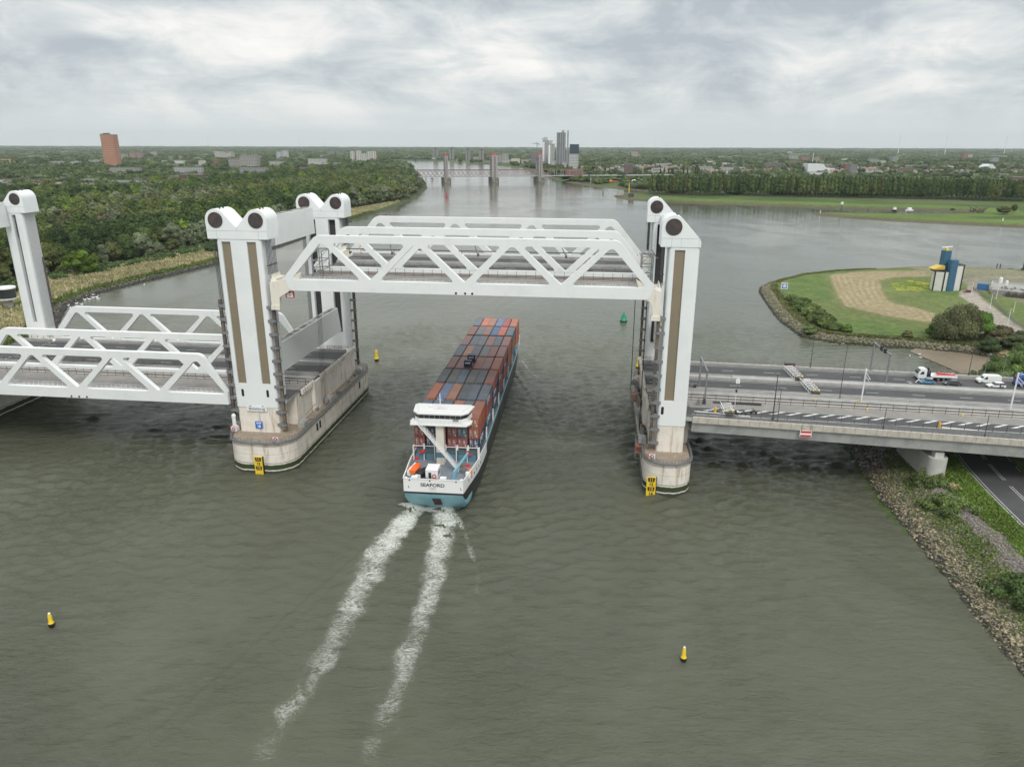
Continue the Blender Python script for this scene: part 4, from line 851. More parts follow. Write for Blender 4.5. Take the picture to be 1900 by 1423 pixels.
# viaduct columns
for u, lab in ((160.5, 'thick white concrete column with rounded nose holding up the viaduct near the road'), (212, 'concrete column under the viaduct beyond the riverside road')):
    m = MB(); m.prism(rrect(u-2.1, u+2.1, -.9, 20, 2.05, 8), 'z', 1.0, 9.9); m.box(u-1, u+1, 0.3, 2.4, 9.9, 11.3); m.box(u-1, u+1, 14, 16, 9.9, 11.3)
    m2 = MB(); m2.prism(rrect(u-2.1, u+2.1, 24, 47, 2.05, 8), 'z', 1.0, 9.9); m2.box(u-1, u+1, 26, 28, 9.9, 11.3); m2.box(u-1, u+1, 42, 44, 9.9, 11.3); m.merge(m2)
    new('viaduct_column', m, mat('pale_concrete', (.52, .51, .475), .8, n1=(.3, .4, .65, (.44, .43, .40)), streak=(.6, .08, .55, .8, (.3, .28, .24), .4)), base=(u, 10, 2), frame='B', label=lab, cat='column', smooth=35)
uS = 129.4
m = MB(); w_ = wfront(uS)-.36
m.box(uS-1.35, uS+1.35, w_, w_+.12, 13.9, 15.5, 0)
for z0, z1 in ((13.98, 14.45), (14.95, 15.42)): m.box(uS-1.22, uS+1.22, w_-.04, w_, z0, z1, 1)
for a in (-1.0, 1.0): m.beam((uS+a, w_-.02, 15.5), (uS+a, w_-.02, 17.6), .06, .06, 2)
new('no_entry_board', m, [MT['wht'], MT['red'], MT['greysteel']], base=(uS, w_, 13), frame='B', label='red white red striped board on the near edge of the viaduct', cat='sign')
# ================================================================== container ship (frame S: y forward, x to starboard)
MT['hullblack'] = mat('hull_black', (.022, .024, .026), .45, n1=(.2, .4, .65, (.04, .042, .042)), streak=(.6, .15, .55, .8, (.09, .07, .06), .5))
MT['hullgrey'] = mat('hull_blue_grey', (.095, .155, .18), .5, n1=(.3, .4, .65, (.12, .175, .19)), streak=(.8, .2, .55, .8, (.16, .12, .1), .4))
MT['hullwhite'] = mat('hull_white', (.77, .77, .76), .4, streak=(.8, .3, .6, .85, (.55, .52, .48), .4))
MT['hullblue'] = mat('hull_light_blue', (.30, .58, .68), .45, n1=(.5, .45, .7, (.25, .5, .6)))
MT['deck'] = mat('ship_deck_paint', (.185, .215, .245), .6, n1=(.6, .4, .65, (.215, .24, .26)), n2=(3, .5, .7, (.15, .17, .20)))
MT['bluepaint'] = mat('ship_blue_paint', (.11, .21, .27), .5)
MT['cyan'] = mat('pale_cyan_paint', (.24, .46, .50), .5)
ship = thing('container_ship', 'blue and white container ship sailing away under the raised span with SEAFORD on its stern', 'ship', (0, 50, 0), 'S', ab=True)
secs = [(-13.6, 7.15, 5.6), (-12.6, 7.35, 4.2), (-11, 7.5, 2.4), (-9, 7.7, .5), (-6.5, 7.85, -1.5), (-2, 8.05, -3), (4, 8.2, -3), (10, 8.3, -3), (30, 8.3, -3), (60, 8.3, -3), (90, 8.3, -3), (98, 8.1, -3), (104, 7.4, -3), (110, 6.1, -3), (115, 4.4, -3), (119, 2.4, -3), (121.5, .5, -3)]
def gun(s): return 9.2 if s < 9 else (8.7 if s < 95 else 8.7+min(1, (s-95)/14)*2.2)
m = MB(); rows = 9; V_ = []
secs = [(s, hw-(.4 if s < -7 else .25 if s < -3 else 0), zk) for s, hw, zk in secs]
for s, hw, zk in secs:
    zt = gun(s); fl = 1-.45*max(0, (s-95)/27)
    col = [(hw, zt), (hw, min(zt-.9, 7.7)), (hw, 6.05), (hw*.995, 5.6), (hw*.98*fl**.3, max(zk, 3.4)), (hw*.94*fl**.6, max(zk, 1.4)), (hw*.85*fl, max(zk, .1)), (hw*.55*fl, zk), (.0, zk-.15)]
    V_.append([(s, x, z) for x, z in col])
def shx(p): return (p[0]-.55*min(1, max(0, (4-p[1])/17)), p[1], p[2])
ns = len(V_); vs = []
for side in (1, -1):
    for sec in V_: vs += [(x*side, s, z) for s, x, z in sec]
fs, mi = [], []
for sd_ in (0, 1):
    o = sd_*ns*rows
    for i in range(ns-1):
        for j in range(rows-1):
            a = o+i*rows+j; fs.append((a, a+1, a+rows+1, a+rows)); s = secs[i][0]
            mi.append(2 if (j < 2 and s < 9) else (1 if j == 0 else (0 if j < 4 or s > -7 else 3)))
m.add(vs, fs); m.m = mi
tr = [(7.15, 9.2), (7.15, 7.7), (7.15, 6.05), (7.15, 5.6), (7.0, 5.6)]
m.add([(6.75, -13.6, 9.2), (6.75, -13.6, 6.05), (-6.75, -13.6, 6.05), (-6.75, -13.6, 9.2)], [(0, 1, 2, 3)], 2)
m.add([(6.75, -13.6, 6.05), (6.75, -13.6, 5.6), (-6.75, -13.6, 5.6), (-6.75, -13.6, 6.05)], [(0, 1, 2, 3)], 0); m.xf(shx)
new('hull', m, [MT['hullblack'], MT['hullgrey'], MT['hullwhite'], MT['hullblue']], ship, smooth=35)
# blue counter below the transom, rounded in outline
m = MB(); K = 16; top = [(-6.7+13.4*k/K, 5.58) for k in range(K+1)]
rowsC = []
for q in range(7):
    t = q/6; rowsC.append([(x*(1-.12*t**2), -13.62+5.6*t**1.2, 5.58-(5.58-(-.6+(abs(x)/6.7)**4*4.2))*t) for x, z in top])
for q in range(6):
    for k in range(K): m.add([rowsC[q][k], rowsC[q][k+1], rowsC[q+1][k+1], rowsC[q+1][k]], [(0, 1, 2, 3)])
m.xf(shx); ct = new('stern_counter', m, MT['hullblue'], ship, smooth=60)
m = MB(); m.hexa([(-1.2, -13.45, 4.3), (.9, -13.45, 4.3), (.9, -10.6, 4.3), (-1.2, -10.6, 4.3), (-1.2, -13.75, 4.5), (.9, -13.75, 4.5), (.9, -10.6, 4.5), (-1.2, -10.6, 4.5)]); m.v = []; m.f = []; m.m = []
m.add([(-1.15, -12.75, 4.0), (.85, -12.75, 4.0), (.8, -10.3, 1.3), (-1.1, -10.3, 1.3)], [(0, 1, 2, 3)], 0)
for k in range(5): x = -.9+k*.4; m.beam((x, -12.6, 3.7), (x, -10.6, 1.5), .1, .12, 1)
new('stern_recess', m, [MT['dark'], mat('rusty_grate', (.2, .1, .07), .7)], ship)
zD = 8.0; m = MB(); outl = [(hw-.12, s) for s, hw, zk in secs]+[(-hw+.12, s) for s, hw, zk in secs[::-1]]; outl[0] = (outl[0][0], -13.45); outl[-1] = (outl[-1][0], -13.45)
m.prism(outl, 'z', zD-.25, zD); m.xf(shx); m2 = MB(); fo = [(hw-.15, s) for s, hw, zk in secs if s >= 104]; m2.prism(fo+[(-x, y) for x, y in fo[::-1]], 'z', 8.3, 9.6); new('main_deck', m, MT['deck'], ship)
new('forecastle', m2, MT['deck'], ship)
m = MB()       # inside of the bulwark: pale cap rail
for (s0, h0, _), (s1, h1, _) in zip(secs[:-1], secs[1:]):
    for sg in (1, -1): m.beam((sg*(h0-.03), s0, gun(s0)+.03), (sg*(h1-.03), s1, gun(s1)+.03), .22, .1, 0 if s0 < 9 else 1)
m.beam((-6.75, -13.6, 9.23), (6.75, -13.6, 9.23), .22, .1, 0); m.xf(shx); new('bulwark_cap', m, [MT['hullwhite'], MT['cyan']], ship)
m = MB()
for x in (-5.9, -1.3, 4.6): m.cyl((x, -13.66, 8.85), (x, -13.5, 8.85),   .17, n=14)
for k, s in enumerate((-9.5, -7.3, -5.2, -3.2, -1.2, .8)): hw = np.interp(s, [a[0] for a in secs], [a[1] for a in secs]); m.box(hw-.1, hw+.035, s-.2, s+.2, 7.0, 7.7 if k % 3 else 7.9); m.box(-hw-.035, -hw+.1, s-.2, s+.2, 7.0, 7.6)
for x in (-6.2, 5.6): m.box(x-.05, x+.05, -13.64, -13.5, 7.0, 7.5); m.box(x-.05, x+.25, -13.64, -13.5, 6.95, 7.05)
m.xf(lambda p: (p[0]-.55*min(1, max(0, (4-p[1])/17)) if abs(p[0]) > 6.3 and p[1] > -13 else p[0], p[1], p[2])); new('hull_opening', m, MT['black'], ship)
m = text_on('SEAFORD', 1.15, (-.7, -13.66, 7.8), 0, .02, sx=1.12); m.merge(text_on('AIEN', .62, (-.7, -13.66, 7.0), 1, sx=1.2)); m.merge(text_on('9000742', .4, (-.7, -13.66, 6.5), 2)); new('ship_name', m, [MT['black'], mat('name_grey', (.3, .31, .31), .6), mat('pale_grey_lettering', (.52, .53, .53), .6)], ship)
m = MB(); m.box(-7.35, 7.35, 0, 106.5, 8.0, 10.8); new('hatch_coaming', m, MT['hullgrey'], ship)
m = MB()
for x in (-7.9, 7.9):
    for k in range(9): s = -.4+13.3*k; m.box(x-.16, x+.16, s-.3, s+.3, 8, 11.6)
new('cell_guide_post', m, MT['hullwhite'], ship)
m = MB()       # blue lockers and rail in front of the first stacks
for k, x in enumerate((-6.4, -3.9, -1.4, 1.4, 3.9, 6.3)): m.box(x-.95, x+.95, -.75, -.2, 8, 9.5)
new('deck_locker', m, MT['bluepaint'], ship)
m = MB(); m.beam((-8, -.9, 11.7), (7.7, -.9, 11.7), .14, .16)
for k in range(7): x = -7.9+k*2.6; m.box(x-.1, x+.1, -1., -.8, 8, 11.8)
for x in (-5.2, 0, 2.8, 5.4): m.box(x-.18, x+.18, -1.1, -.8, 11.0, 12.3)
new('stack_guard_rail', m, MT['hullwhite'], ship)
m = MB()
for x in (-5.3, 5.2): m.ball((x, -1.6, 10.6), (.4, .4, .55)); m.box(x-1.2 if x < 0 else x+.5, x-.4 if x < 0 else x+1.3, -1.6, -1.2, 10.1, 10.4)
m.box(5.4, 6.6, -6.3, -5.7, 9.3, 9.6); m.box(-6.9, -5.9, -4.2, -3.6, 9.6, 10.); new('fire_gear', m, MT['red'], ship)
# bridge house on its mast
mast = MB(); mast.box(-1.85, .05, -3.2, -1.3, 8, 18.2); mb_ = new('bridge_column', mast, mat('cream_column', (.66, .62, .54), .5), ship, bevel=.05)
m = MB(); m.box(-1.9, .1, -3.25, -1.25, 9.9, 11.2); new('column_band', m, MT['bluepaint'], mb_)
wh = MB(); wh.prism([(-7.6, -4.2), (5.6, -4.2), (6.5, -2.4), (6.5, -.4), (-7.9, -.4), (-7.9, -2.4)], 'z', 18.2, 18.5); bf = new('bridge_wing_deck', wh, MT['hullwhite'], ship)
m = MB(); m.prism([(-5.7, -3.6), (4.3, -3.6), (5.6, -2.2), (6.1, 1.4), (-7.1, 1.4), (-6.8, -2.2)], 'z', 18.5, 19.75)
m.prism([(-5.9, -3.8), (4.5, -3.8), (5.9, -2.3), (6.6, 2.2), (-7.6, 2.2), (-7.1, -2.3)], 'z', 20.75, 21.15); m.prism([(-5.6, -3.4), (4.2, -3.4), (6.0, 1.8), (-7.0, 1.8)], 'z', 21.15, 21.5)
br_ = new('wheelhouse', m, MT['hullwhite'], ship, bevel=.05)
m = MB(); m.prism([(-5.65, -3.55), (4.25, -3.55), (5.5, -2.2), (6.0, 1.3), (-7.0, 1.3), (-6.7, -2.2)], 'z', 19.75, 20.75); new('wheelhouse_windows', m, MT['window'], br_)
m = MB()
for k in range(9): x = -5.6+9.8*k/8; m.box(x-.05, x+.05, -3.62, -3.5, 19.75, 20.76)
m.box(2.3, 3.7, -3.66, -3.6, 19.2, 19.75); new('window_mullion', m, MT['greysteel'], br_)
m = MB(); fence(m, -7.5, 5.5, -4.1, lambda u: 18.5, 1.0, 1., .03, (1., .5)); new('wing_railing', m, MT['whiterail'], br_)
m = MB(); m.cyl((-.9, -1.6, 21.5), (-.9, -1.6, 25.3), .1, n=8); m.beam((-1.5, -1.6, 23.8), (-.3, -1.6, 23.8), .08, .08); m.beam((-2.2, -2.6, 22.9), (.9, -2.6, 22.9), .07, .07)
for x in (-2.2, .9): m.beam((x, -2.6, 21.5), (x, -2.6, 22.9), .07, .07)
m.beam((-1.6, -2.2, 22.1), (.4, -1.4, 22.5), .3, .12); m.ball((-3.2, -1, 21.9), (.3, .3, .4)); new('radar_mast', m, MT['hullwhite'], br_)
m = MB()       # long stair from the wing down to the deck
a, b = Vector((-5.6, -4.0, 18.3)), Vector((4.2, -6.6, 8.1))
for d in (-.45, .45): m.beam(a+Vector((0, d, 0)), b+Vector((0, d, 0)), .08, .2); m.beam(a+Vector((0, d, 1)), b+Vector((0, d, 1)), .07, .07); m.beam(a+Vector((0, d, .55)), b+Vector((0, d, .55)), .05, .05)
for k in range(44):
    p_ = a.lerp(b, (k+.5)/44); m.box(p_.x-.09, p_.x+.09, p_.y-.4, p_.y+.4, p_.z-.02, p_.z+.02)
    if k % 6 == 0:
        for d in (-.45, .45): m.beam(p_+Vector((0, d, 0)), p_+Vector((0, d, 1)), .05, .05)
new('stair', m, MT['hullwhite'], ship)
# deck gear
m = MB(); m.box(-2.7, 0.1, -11.6, -8.2, 8, 10.6); cab = new('engine_casing', m, MT['hullwhite'], ship, bevel=.08)
m = MB(); m.box(-2.0, -1.35, -11.64, -11.5, 8.3, 9.9); new('door', m, MT['dark'], cab)
m = MB(); m.box(.05, .14, -11, -8.8, 9.0, 9.9); new('vent_grille', m, MT['greysteel'], cab)
m = MB(); nn_ = 18
for k in range(nn_): a0, a1 = 2*pi*k/nn_, 2*pi*(k+1)/nn_; m.beam((-.7+.42*cos(a0), -11.68, 9.1+.42*sin(a0)), (-.7+.42*cos(a1), -11.68, 9.1+.42*sin(a1)), .14, .12)
new('lifebuoy', m, MT['red'], cab)
m = MB(); m.box(-2.6, 0.3, -12.6, -12.1, 8, 8.7)
for x in (-2.3, -1.6, -.9, -.2): m.cyl((x, -12.6, 8.6), (x, -12.2, 8.6), .3, n=10)
new('mooring_winch', m, MT['darksteel'], ship)
m = MB()
for x in (-4.9, 1.6): m.box(x-.7, x+.7, -13.3, -12.4, 8, 9.5)
new('fairlead_housing', m, MT['hullwhite'], ship)
m = MB(); m.cyl((3.9, -11.9, 8), (3.9, -11.9, 10.6), .35, .28, 10); m.box(3.4, 4.4, -12.3, -11.5, 8, 8.9); m.beam((3.9, -11.9, 10.4), (6.0, -5.2, 12.2), .42, .42); m.beam((3.9, -11.7, 9.2), (4.9, -8.6, 11.3), .2, .2); new('deck_crane', m, mat('crane_blue', (.17, .38, .48), .45), ship)
def boatmesh(L, W_, H, n=10):
    m = MB(); K = 7
    for i in range(n+1):
        t = i/n; w = W_/2*(1-max(0, (t-.55)/.45)**2)*(.85+.15*min(1, t*5)); z0 = H*.5*max(0, (t-.7)/.3)**2
        for k in range(K): a = pi*k/(K-1); m.v.append((-w*cos(a), L*t, z0*(sin(a))+H*(1-sin(a)*(1-z0/H))))
    for i in range(n):
        for k in range(K-1): a = i*K+k; m.f.append((a, a+1, a+K+1, a+K)); m.m.append(0)
    m.f += [tuple(range(K)), ]; m.m += [0]
    top = [(-W_/2*(1-max(0, (i/n-.55)/.45)**2)*(.85+.15*min(1, i/n*5))*.98, L*i/n, H*.97) for i in range(n+1)]; o = len(m.v); m.v += top+[(-x, y, z) for x, y, z in top]
    for i in range(n): m.f.append((o+i, o+i+1, o+n+1+i+1, o+n+1+i)); m.m.append(1)
    return m
m = boatmesh(4.6, 1.9, 1.1); m.ball((0, 2.2, 1.05), (.8, 2.1, .5), 8, 1); m.cyl((-.9, .1, .9), (-.9, 4.1, 1.0), .22, n=8, mi=2)
local('rescue_boat', m, [MT['orange'], mat('boat_orange', (.78, .13, .03), .5), MT['wht']], (-6.0, -10.2, 8.5), 'S', -.15, label='orange and white rescue boat on the port side of the stern deck', cat='boat', smooth=40)
m = boatmesh(4.4, 2.0, 1.2); m.ball((0, 2.0, 1.1), (.85, 1.9, .45), 8, 0); m.box(-.6, .6, -.3, .3, .3, 1.1, 2); local('covered_boat', m, [MT['black'], MT['black'], MT['wht']], (-4.3, -11.8, 8.3), 'S', -.3, label='black covered dinghy between the orange boat and the white cabin', cat='boat', smooth=40)
for x, y, c, lab in ((-7.1, -7.6, 0, 'orange round life raft case at the port rail'), (-7.0, -9.3, 1, 'white barrel raft at the port rail below the orange one'), (6.7, -7.4, 0, 'orange round life raft case at the starboard rail'), (6.5, -9.0, 1, 'white barrel raft at the starboard rail below the orange one')):
    m = MB(); m.cyl((0, -.6, .6), (0, .6, .6), .58, n=14); m.cyl((0, -.62, .6), (0, -.58, .6), .4, n=14); m.box(-.45, .45, -.4, .4, 0, .35); local('life_raft', m, MT['orange'] if not c else MT['wht'], (x, y, 8.0), 'S', .3, label=lab, cat='life raft', smooth=40)
m = MB(); m.box(-.9, .9, -.45, .45, .62, .7); 
for a in (-.8, .8): m.beam((a, -.4, 0), (a*.7, 0, .65), .08, .08); m.beam((a, .4, 0), (a*.7, 0, .65), .08, .08)
for d in (-.8, .8): m.box(-.9, .9, d-.15, d+.15, .38, .44)
local('picnic_table', m, mat('varnished_wood', (.35, .2, .08), .5), (3.7, -3.4, 8.0), 'S', .3, label='small brown wooden table behind the long white stair on the stern deck', cat='table')
for k, (x, y) in enumerate(((-7.0, -12.4), (-6.6, -13.0), (6.2, -13.0), (6.6, -12.4))):
    m = MB(); m.cyl((0, 0, 0), (0, 0, .75), .3, .26, 12, 0); m.cyl((0, 0, .75), (0, 0, .95), .36, .34, 12, 1); o_ = new('mooring_bollard', m, [MT['black'], MT['wht']], ship, smooth=40); o_.location = (x*.93-.5, y, 8.0)
m = MB()
for k in range(26): a = random.uniform(3.9, 6.6); w = random.uniform(-9, -6.3); m.box(a-.12, a+.12, w-.12, w+.12, 8, 8.4+random.random()*.8)
new('deck_fittings', m, MT['greysteel'], ship)
m = MB(); m.cyl((2.5, 117, 9.6), (2.5, 117, 15.2), .12, n=6); m.box(2.1, 2.9, 116.9, 117.1, 14, 14.2); new('fore_mast', m, MT['hullwhite'], ship)
m = MB()
for k in range(12): m.cyl((5.2*cos(pi*k/11), 106+13*sin(pi*k/11)*.9, 9.6), (5.2*cos(pi*k/11), 106+13*sin(pi*k/11)*.9, 10.9), .08, n=5)
new('bow_rail', m, MT['darksteel'], ship)
# ------------------------------------------------------------------ containers
CC = {'slate': (.075, .10, .135), 'grey': (.105, .12, .125), 'dslate': (.045, .058, .075), 'dgrey': (.075, .075, .07), 'navy': (.012, .025, .07), 'blue': (.03, .11, .25), 'lblue': (.09, .145, .27), 'steel': (.07, .115, .17),
      'rust': (.30, .075, .035), 'orange': (.52, .11, .045), 'tan': (.36, .15, .08), 'brown': (.24, .065, .045), 'red': (.30, .05, .035), 'dusty': (.27, .10, .08), 'rorange': (.40, .10, .035)}
CN = {'slate': 'slate blue', 'grey': 'grey green', 'dslate': 'dark slate', 'dgrey': 'dark grey', 'navy': 'navy blue', 'blue': 'bright blue', 'lblue': 'light blue', 'steel': 'steel blue', 'rust': 'rust red', 'orange': 'bright orange', 'tan': 'tan orange', 'brown': 'brown red', 'red': 'dark red', 'dusty': 'dusty red', 'rorange': 'rust orange'}
def cmat(k):
    c = CC[k]; f = tuple(min(1, x*1.3+.035) for x in c); d = tuple(x*.6 for x in c)
    def ex(t, b, vec):
        g = N(t, 'ShaderNodeSeparateXYZ'); t.links.new(vec, g.inputs[0]); s = mth(t, 'SINE', mth(t, 'MULTIPLY', mth(t, 'ADD', g.outputs[0], g.outputs[1]), 2*pi/.55))
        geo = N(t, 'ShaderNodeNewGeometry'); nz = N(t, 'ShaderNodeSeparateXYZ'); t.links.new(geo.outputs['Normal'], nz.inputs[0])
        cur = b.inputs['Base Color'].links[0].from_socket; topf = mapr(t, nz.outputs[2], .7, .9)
        cur = mixc(t, mth(t, 'MULTIPLY', topf, .6), cur, tuple(x*.55+.10 for x in c))     # upward faces mixed towards a greyer tone
        t.links.new(cur, b.inputs['Base Color'])
        bn = N(t, 'ShaderNodeBump'); bn.inputs['Distance'].default_value = .04; bn.inputs['Strength'].default_value = .7; t.links.new(s, bn.inputs['Height']); t.links.new(bn.outputs[0], b.inputs['Normal'])
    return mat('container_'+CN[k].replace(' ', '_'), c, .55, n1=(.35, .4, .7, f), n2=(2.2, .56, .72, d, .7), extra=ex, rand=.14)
CM = {k: cmat(k) for k in CC}
def cont_mesh():
    L, Wd, H = 12.19, 2.44, 2.55; m = MB(); m.box(-Wd/2+.05, Wd/2-.05, .05, L-.05, .08, H-.05)
    fr = MB()
    for x in (-Wd/2+.08, Wd/2-.08):
        for y in (.08, L-.08): fr.box(x-.08, x+.08, y-.08, y+.08, 0, H)
        for z in (.08, H-.05): fr.box(x-.07, x+.07, .1, L-.1, z-.07, z+.06)
    for y in (.08, L-.08):
        for z in (.08, H-.06): fr.box(-Wd/2+.1, Wd/2-.1, y-.07, y+.07, z-.07, z+.07)
    m.merge(fr); return m
contBody = {k: mesh(cont_mesh(), CM[k]) for k in CC}
dm = MB()
for x in (-.85, -.35, .35, .85): dm.cyl((x, -.02, .12), (x, -.02, 2.45), .035, n=6)
dm.box(-.015, .015, -.03, .03, .1, 2.45)
doorRods = mesh(dm, mat('door_rods', (.45, .42, .40), .5)); lm = MB()
rs_ = random.Random(3)
for x0 in (-.95, .15):
    for z in (2.05, 1.75, 1.5, 1.25, .9):
        w = rs_.uniform(.3, .75); lm.box(x0, x0+w, -.012, .01, z, z+rs_.choice((.07, .1, .16)))
lm.box(.55, .85, -.012, .01, .5, .85)
doorText = mesh(lm, mat('stencil_white', (.6, .58, .55), .6)); lg = MB()
def logo(m, x, y0, sc=1.):          # white slanted swoosh mark on the long side
    for (a, b), (c, d), w in (((0, 0), (1.1, 1.5), .28), ((1.1, 1.5), (1.7, .5), .24), ((.3, .9), (2.1, 1.1), .2), ((1.9, .2), (2.5, 1.6), .22)):
        m.beam((x, y0+a*sc, .5+b*sc), (x, y0+c*sc, .5+d*sc), w*sc if False else .03, w*sc)
logo(lg, 1.2, 2.2); logo(lg, 1.2, 5.2, .8); sideLogo = mesh(lg, mat('logo_white', (.7, .7, .7), .6))
XC = [-6.43, -3.72, -1.26, 1.45, 3.91, 6.62]; YB = [0, 13.31, 26.6, 39.75, 52.8, 66.05, 79.5, 92.9]; ZB = [11.05, 11.05, 11.1, 11., 10.95, 10.75, 10.7, 10.6]
TOP = [['slate', 'steel', 'slate', 'tan', 'grey', 'rust'], ['rorange', 'lblue', 'tan', 'dslate', 'slate', 'slate'], ['dslate', 'dgrey', 'steel', 'dgrey', 'dslate', 'brown'], ['brown', 'dusty', 'tan', 'rust', 'dusty', 'rorange'],
       ['slate', 'tan', 'slate', 'grey', 'brown', 'dusty'], ['dusty', 'slate', 'grey', 'dusty', 'slate', 'dusty'], ['brown', 'grey', 'dusty', 'blue', 'orange', 'slate'], ['slate', 'orange', 'tan', 'lblue', 'red', 'rorange']]
MIDA = ['red', 'navy', 'red', 'brown', 'slate', 'rust']; BOTA = ['red', 'navy', 'navy', 'red', 'red', 'navy']
SIDE = {0: ('rust', 'navy'), 1: ('red', 'steel'), 2: ('navy', 'navy'), 3: ('navy', 'red'), 4: ('navy', 'red'), 5: ('rust', 'rust'), 6: ('rust', 'steel'), 7: ('rorange', 'rorange')}
LOGO = {(1, 2), (1, 0), (2, 1), (3, 1), (4, 1), (2, 0), (0, 0)}
ordn = ['first', 'second', 'third', 'fourth', 'fifth', 'sixth', 'seventh', 'eighth']; tiern = {2: 'top tier', 1: 'middle tier', 0: 'bottom tier'}
for b in range(8):
    for c in range(6):
        for tr_ in (2, 1, 0):
            if tr_ < 2 and not (c == 5 or b == 0 or (c == 0 and tr_ == 1)): continue
            k = TOP[b][c] if tr_ == 2 else (SIDE[b][1-tr_] if c == 5 else ((MIDA if tr_ else BOTA)[c] if b == 0 else 'rust'))
            lab = '%s container, %s, %s row from the bow, %s from the port side' % (CN[k], tiern[tr_], ordn[7-b], ordn[c])
            t = thing('shipping_container', lab, 'container', (XC[c]+random.uniform(-.02, .02), YB[b]+random.uniform(-.05, .05), ZB[b]+2.6*tr_), 'S', group='shipping containers stacked on the ship')
            for nm, me_ in (('container_body', contBody[k]),)+((('door_rods', doorRods), ('door_lettering', doorText)) if b == 0 or (tr_ == 2 and b in (1, 2)) else ())+((('side_logo', sideLogo),) if (b, tr_) in LOGO and c == 5 else ()):
                o_ = bpy.data.objects.new(nm, me_); COL.objects.link(o_); o_.parent = t
for k, (y, lab) in enumerate(((41.6, 'navy blue machine box standing on the container roofs, nearer of the two'), (47.4, 'navy blue machine box standing on the container roofs, farther of the two'))):
    m = MB(); m.box(-1.1, 1.1, 0, 1.6, 0, 2.1, 0); m.box(-1.0, 1.0, 1.6, 2.1, 0, .4, 1)
    for x in (-.5, 0, .5): m.box(x-.2, x+.2, -.03, .02, 1.3, 1.6, 1)
    local('machine_box', m, [CM['navy'], MT['wht']], (-1.2+.1*k, y-1, 18.6), 'S', label=lab, cat='machine box')
# ================================================================== things on the viaduct
def wheel(par, c, r, w, name='wheel'):
    m = MB(); m.cyl((c[0], c[1]-w/2, c[2]), (c[0], c[1]+w/2, c[2]), r, n=16, mi=0); m.cyl((c[0], c[1]-w/2-.01, c[2]), (c[0], c[1]+w/2+.01, c[2]), r*.58, n=12, mi=1); return new(name, m, [MT['rubber'], MT['greysteel']], par, smooth=40)
def paint(n, c, r=.3): return mat(n, c, r, coat=.6)
MT['lamp'] = mat('lamp_lens', (.6, .6, .58), .2); MT['tail'] = mat('tail_lens', (.4, .02, .02), .3)
def car(label, c, base, frame='B', yaw=0., L=4.4, H=1.5, estate=False, cat='car', open_bonnet=False):      # faces -x
    t = thing('parked_car' if frame == 'W' else 'car', label, cat, base, frame, yaw); W2 = .88; k = L/4.4
    rear = (L-.35, H*.6) if not estate else (L-.1, H*.62)
    body = [(0.05, .3), (L-.05, .3), (L, .6), rear, (L*.86 if not estate else L*.93, H*.63), (L*.3, H*.62), (.25, H*.5), (0, .55)]
    m = MB(); m.prism(fillet(body, .12, 3), 'y', -W2, W2); b = new('car_body', m, c, t, smooth=50, bevel=.09)
    cab = [(L*.27, H*.6), (L*.42, H-.03), (L*.74 if not estate else L*.88, H-.03), (L*.9 if not estate else L*.985, H*.6)]
    m = MB(); m.prism(fillet(cab, .12, 3), 'y', -W2+.1, W2-.1); g = new('cabin_glass', m, MT['window'], t, smooth=50, bevel=.06)
    m = MB(); m.prism([(L*.415, H-.05), (L*.745 if not estate else L*.89, H-.05), (L*.74 if not estate else L*.885, H+.01), (L*.425, H+.01)], 'y', -W2+.13, W2-.13)
    for x0, x1 in ((.58, .585),): m.box(L*x0, L*x1+.03, -W2+.08, W2-.08, H*.62, H-.04)
    new('car_roof', m, c, t, bevel=.02)
    for x in (.8*k, 3.5*k):
        for y in (-.8, .8): wheel(t, (x, y, .32), .32, .22)
    for y in (-.65, .65): m = MB(); m.box(-.02, .1, y-.18, y+.18, .58, .72); new('headlight', m, MT['lamp'], t); m = MB(); m.box(L-.1, L+.01, y-.16, y+.16, .65, .82); new('tail_light', m, MT['tail'], t)
    if open_bonnet: m = MB(); m.beam((1.2, 0, .98), (.9, 0, 1.75), 1.5, .05); new('open_bonnet', m, c, t)
    return t
car('light blue hatchback beside the white crane truck', paint('car_blue', (.10, .25, .38)), (170.2, 39.4, zroad(172)+.05), L=4.0)
car('dark grey saloon with raised bonnet behind the blue hatchback', paint('car_grey', (.06, .065, .07)), (176.6, 39.2, zroad(179)+.05), L=4.5, open_bonnet=True)
car('white estate car beside the white panel van', paint('car_white', (.72, .72, .72)), (188.0, 39.2, zroad(190)+.05), L=4.6, estate=True)
def van(label, base):
    t = thing('panel_van', label, 'van', base, 'B'); c = paint('van_white', (.76, .76, .75))
    m = MB(); m.prism(fillet([(0, .4), (6., .4), (6.05, 2.45), (1.95, 2.5), (1.0, 1.45), (.1, 1.15)], .22, 4), 'y', -.98, .98); b = new('van_body', m, c, t, smooth=50, bevel=.1)
    m = MB(); m.prism([(1.12, 1.5), (1.9, 2.3), (1.82, 2.34), (1.02, 1.5)], 'y', -.82, .82); new('windscreen', m, MT['window'], t)
    for y in (-1.0, .96): m = MB(); m.prism([(1.35, 1.4), (2.35, 1.4), (2.35, 2.1), (1.9, 2.1)], 'y', y, y+.04); new('side_window', m, MT['window'], t)
    m = MB(); m.box(-.05, .5, -.95, .95, .25, .6); new('bumper', m, MT['rubber'], t)
    for x in (1.0, 4.7):
        for y in (-.88, .88): wheel(t, (x, y, .36), .36, .24)
van('tall white panel van behind the crane truck', (187.0, 43.0, zroad(190)+.05))
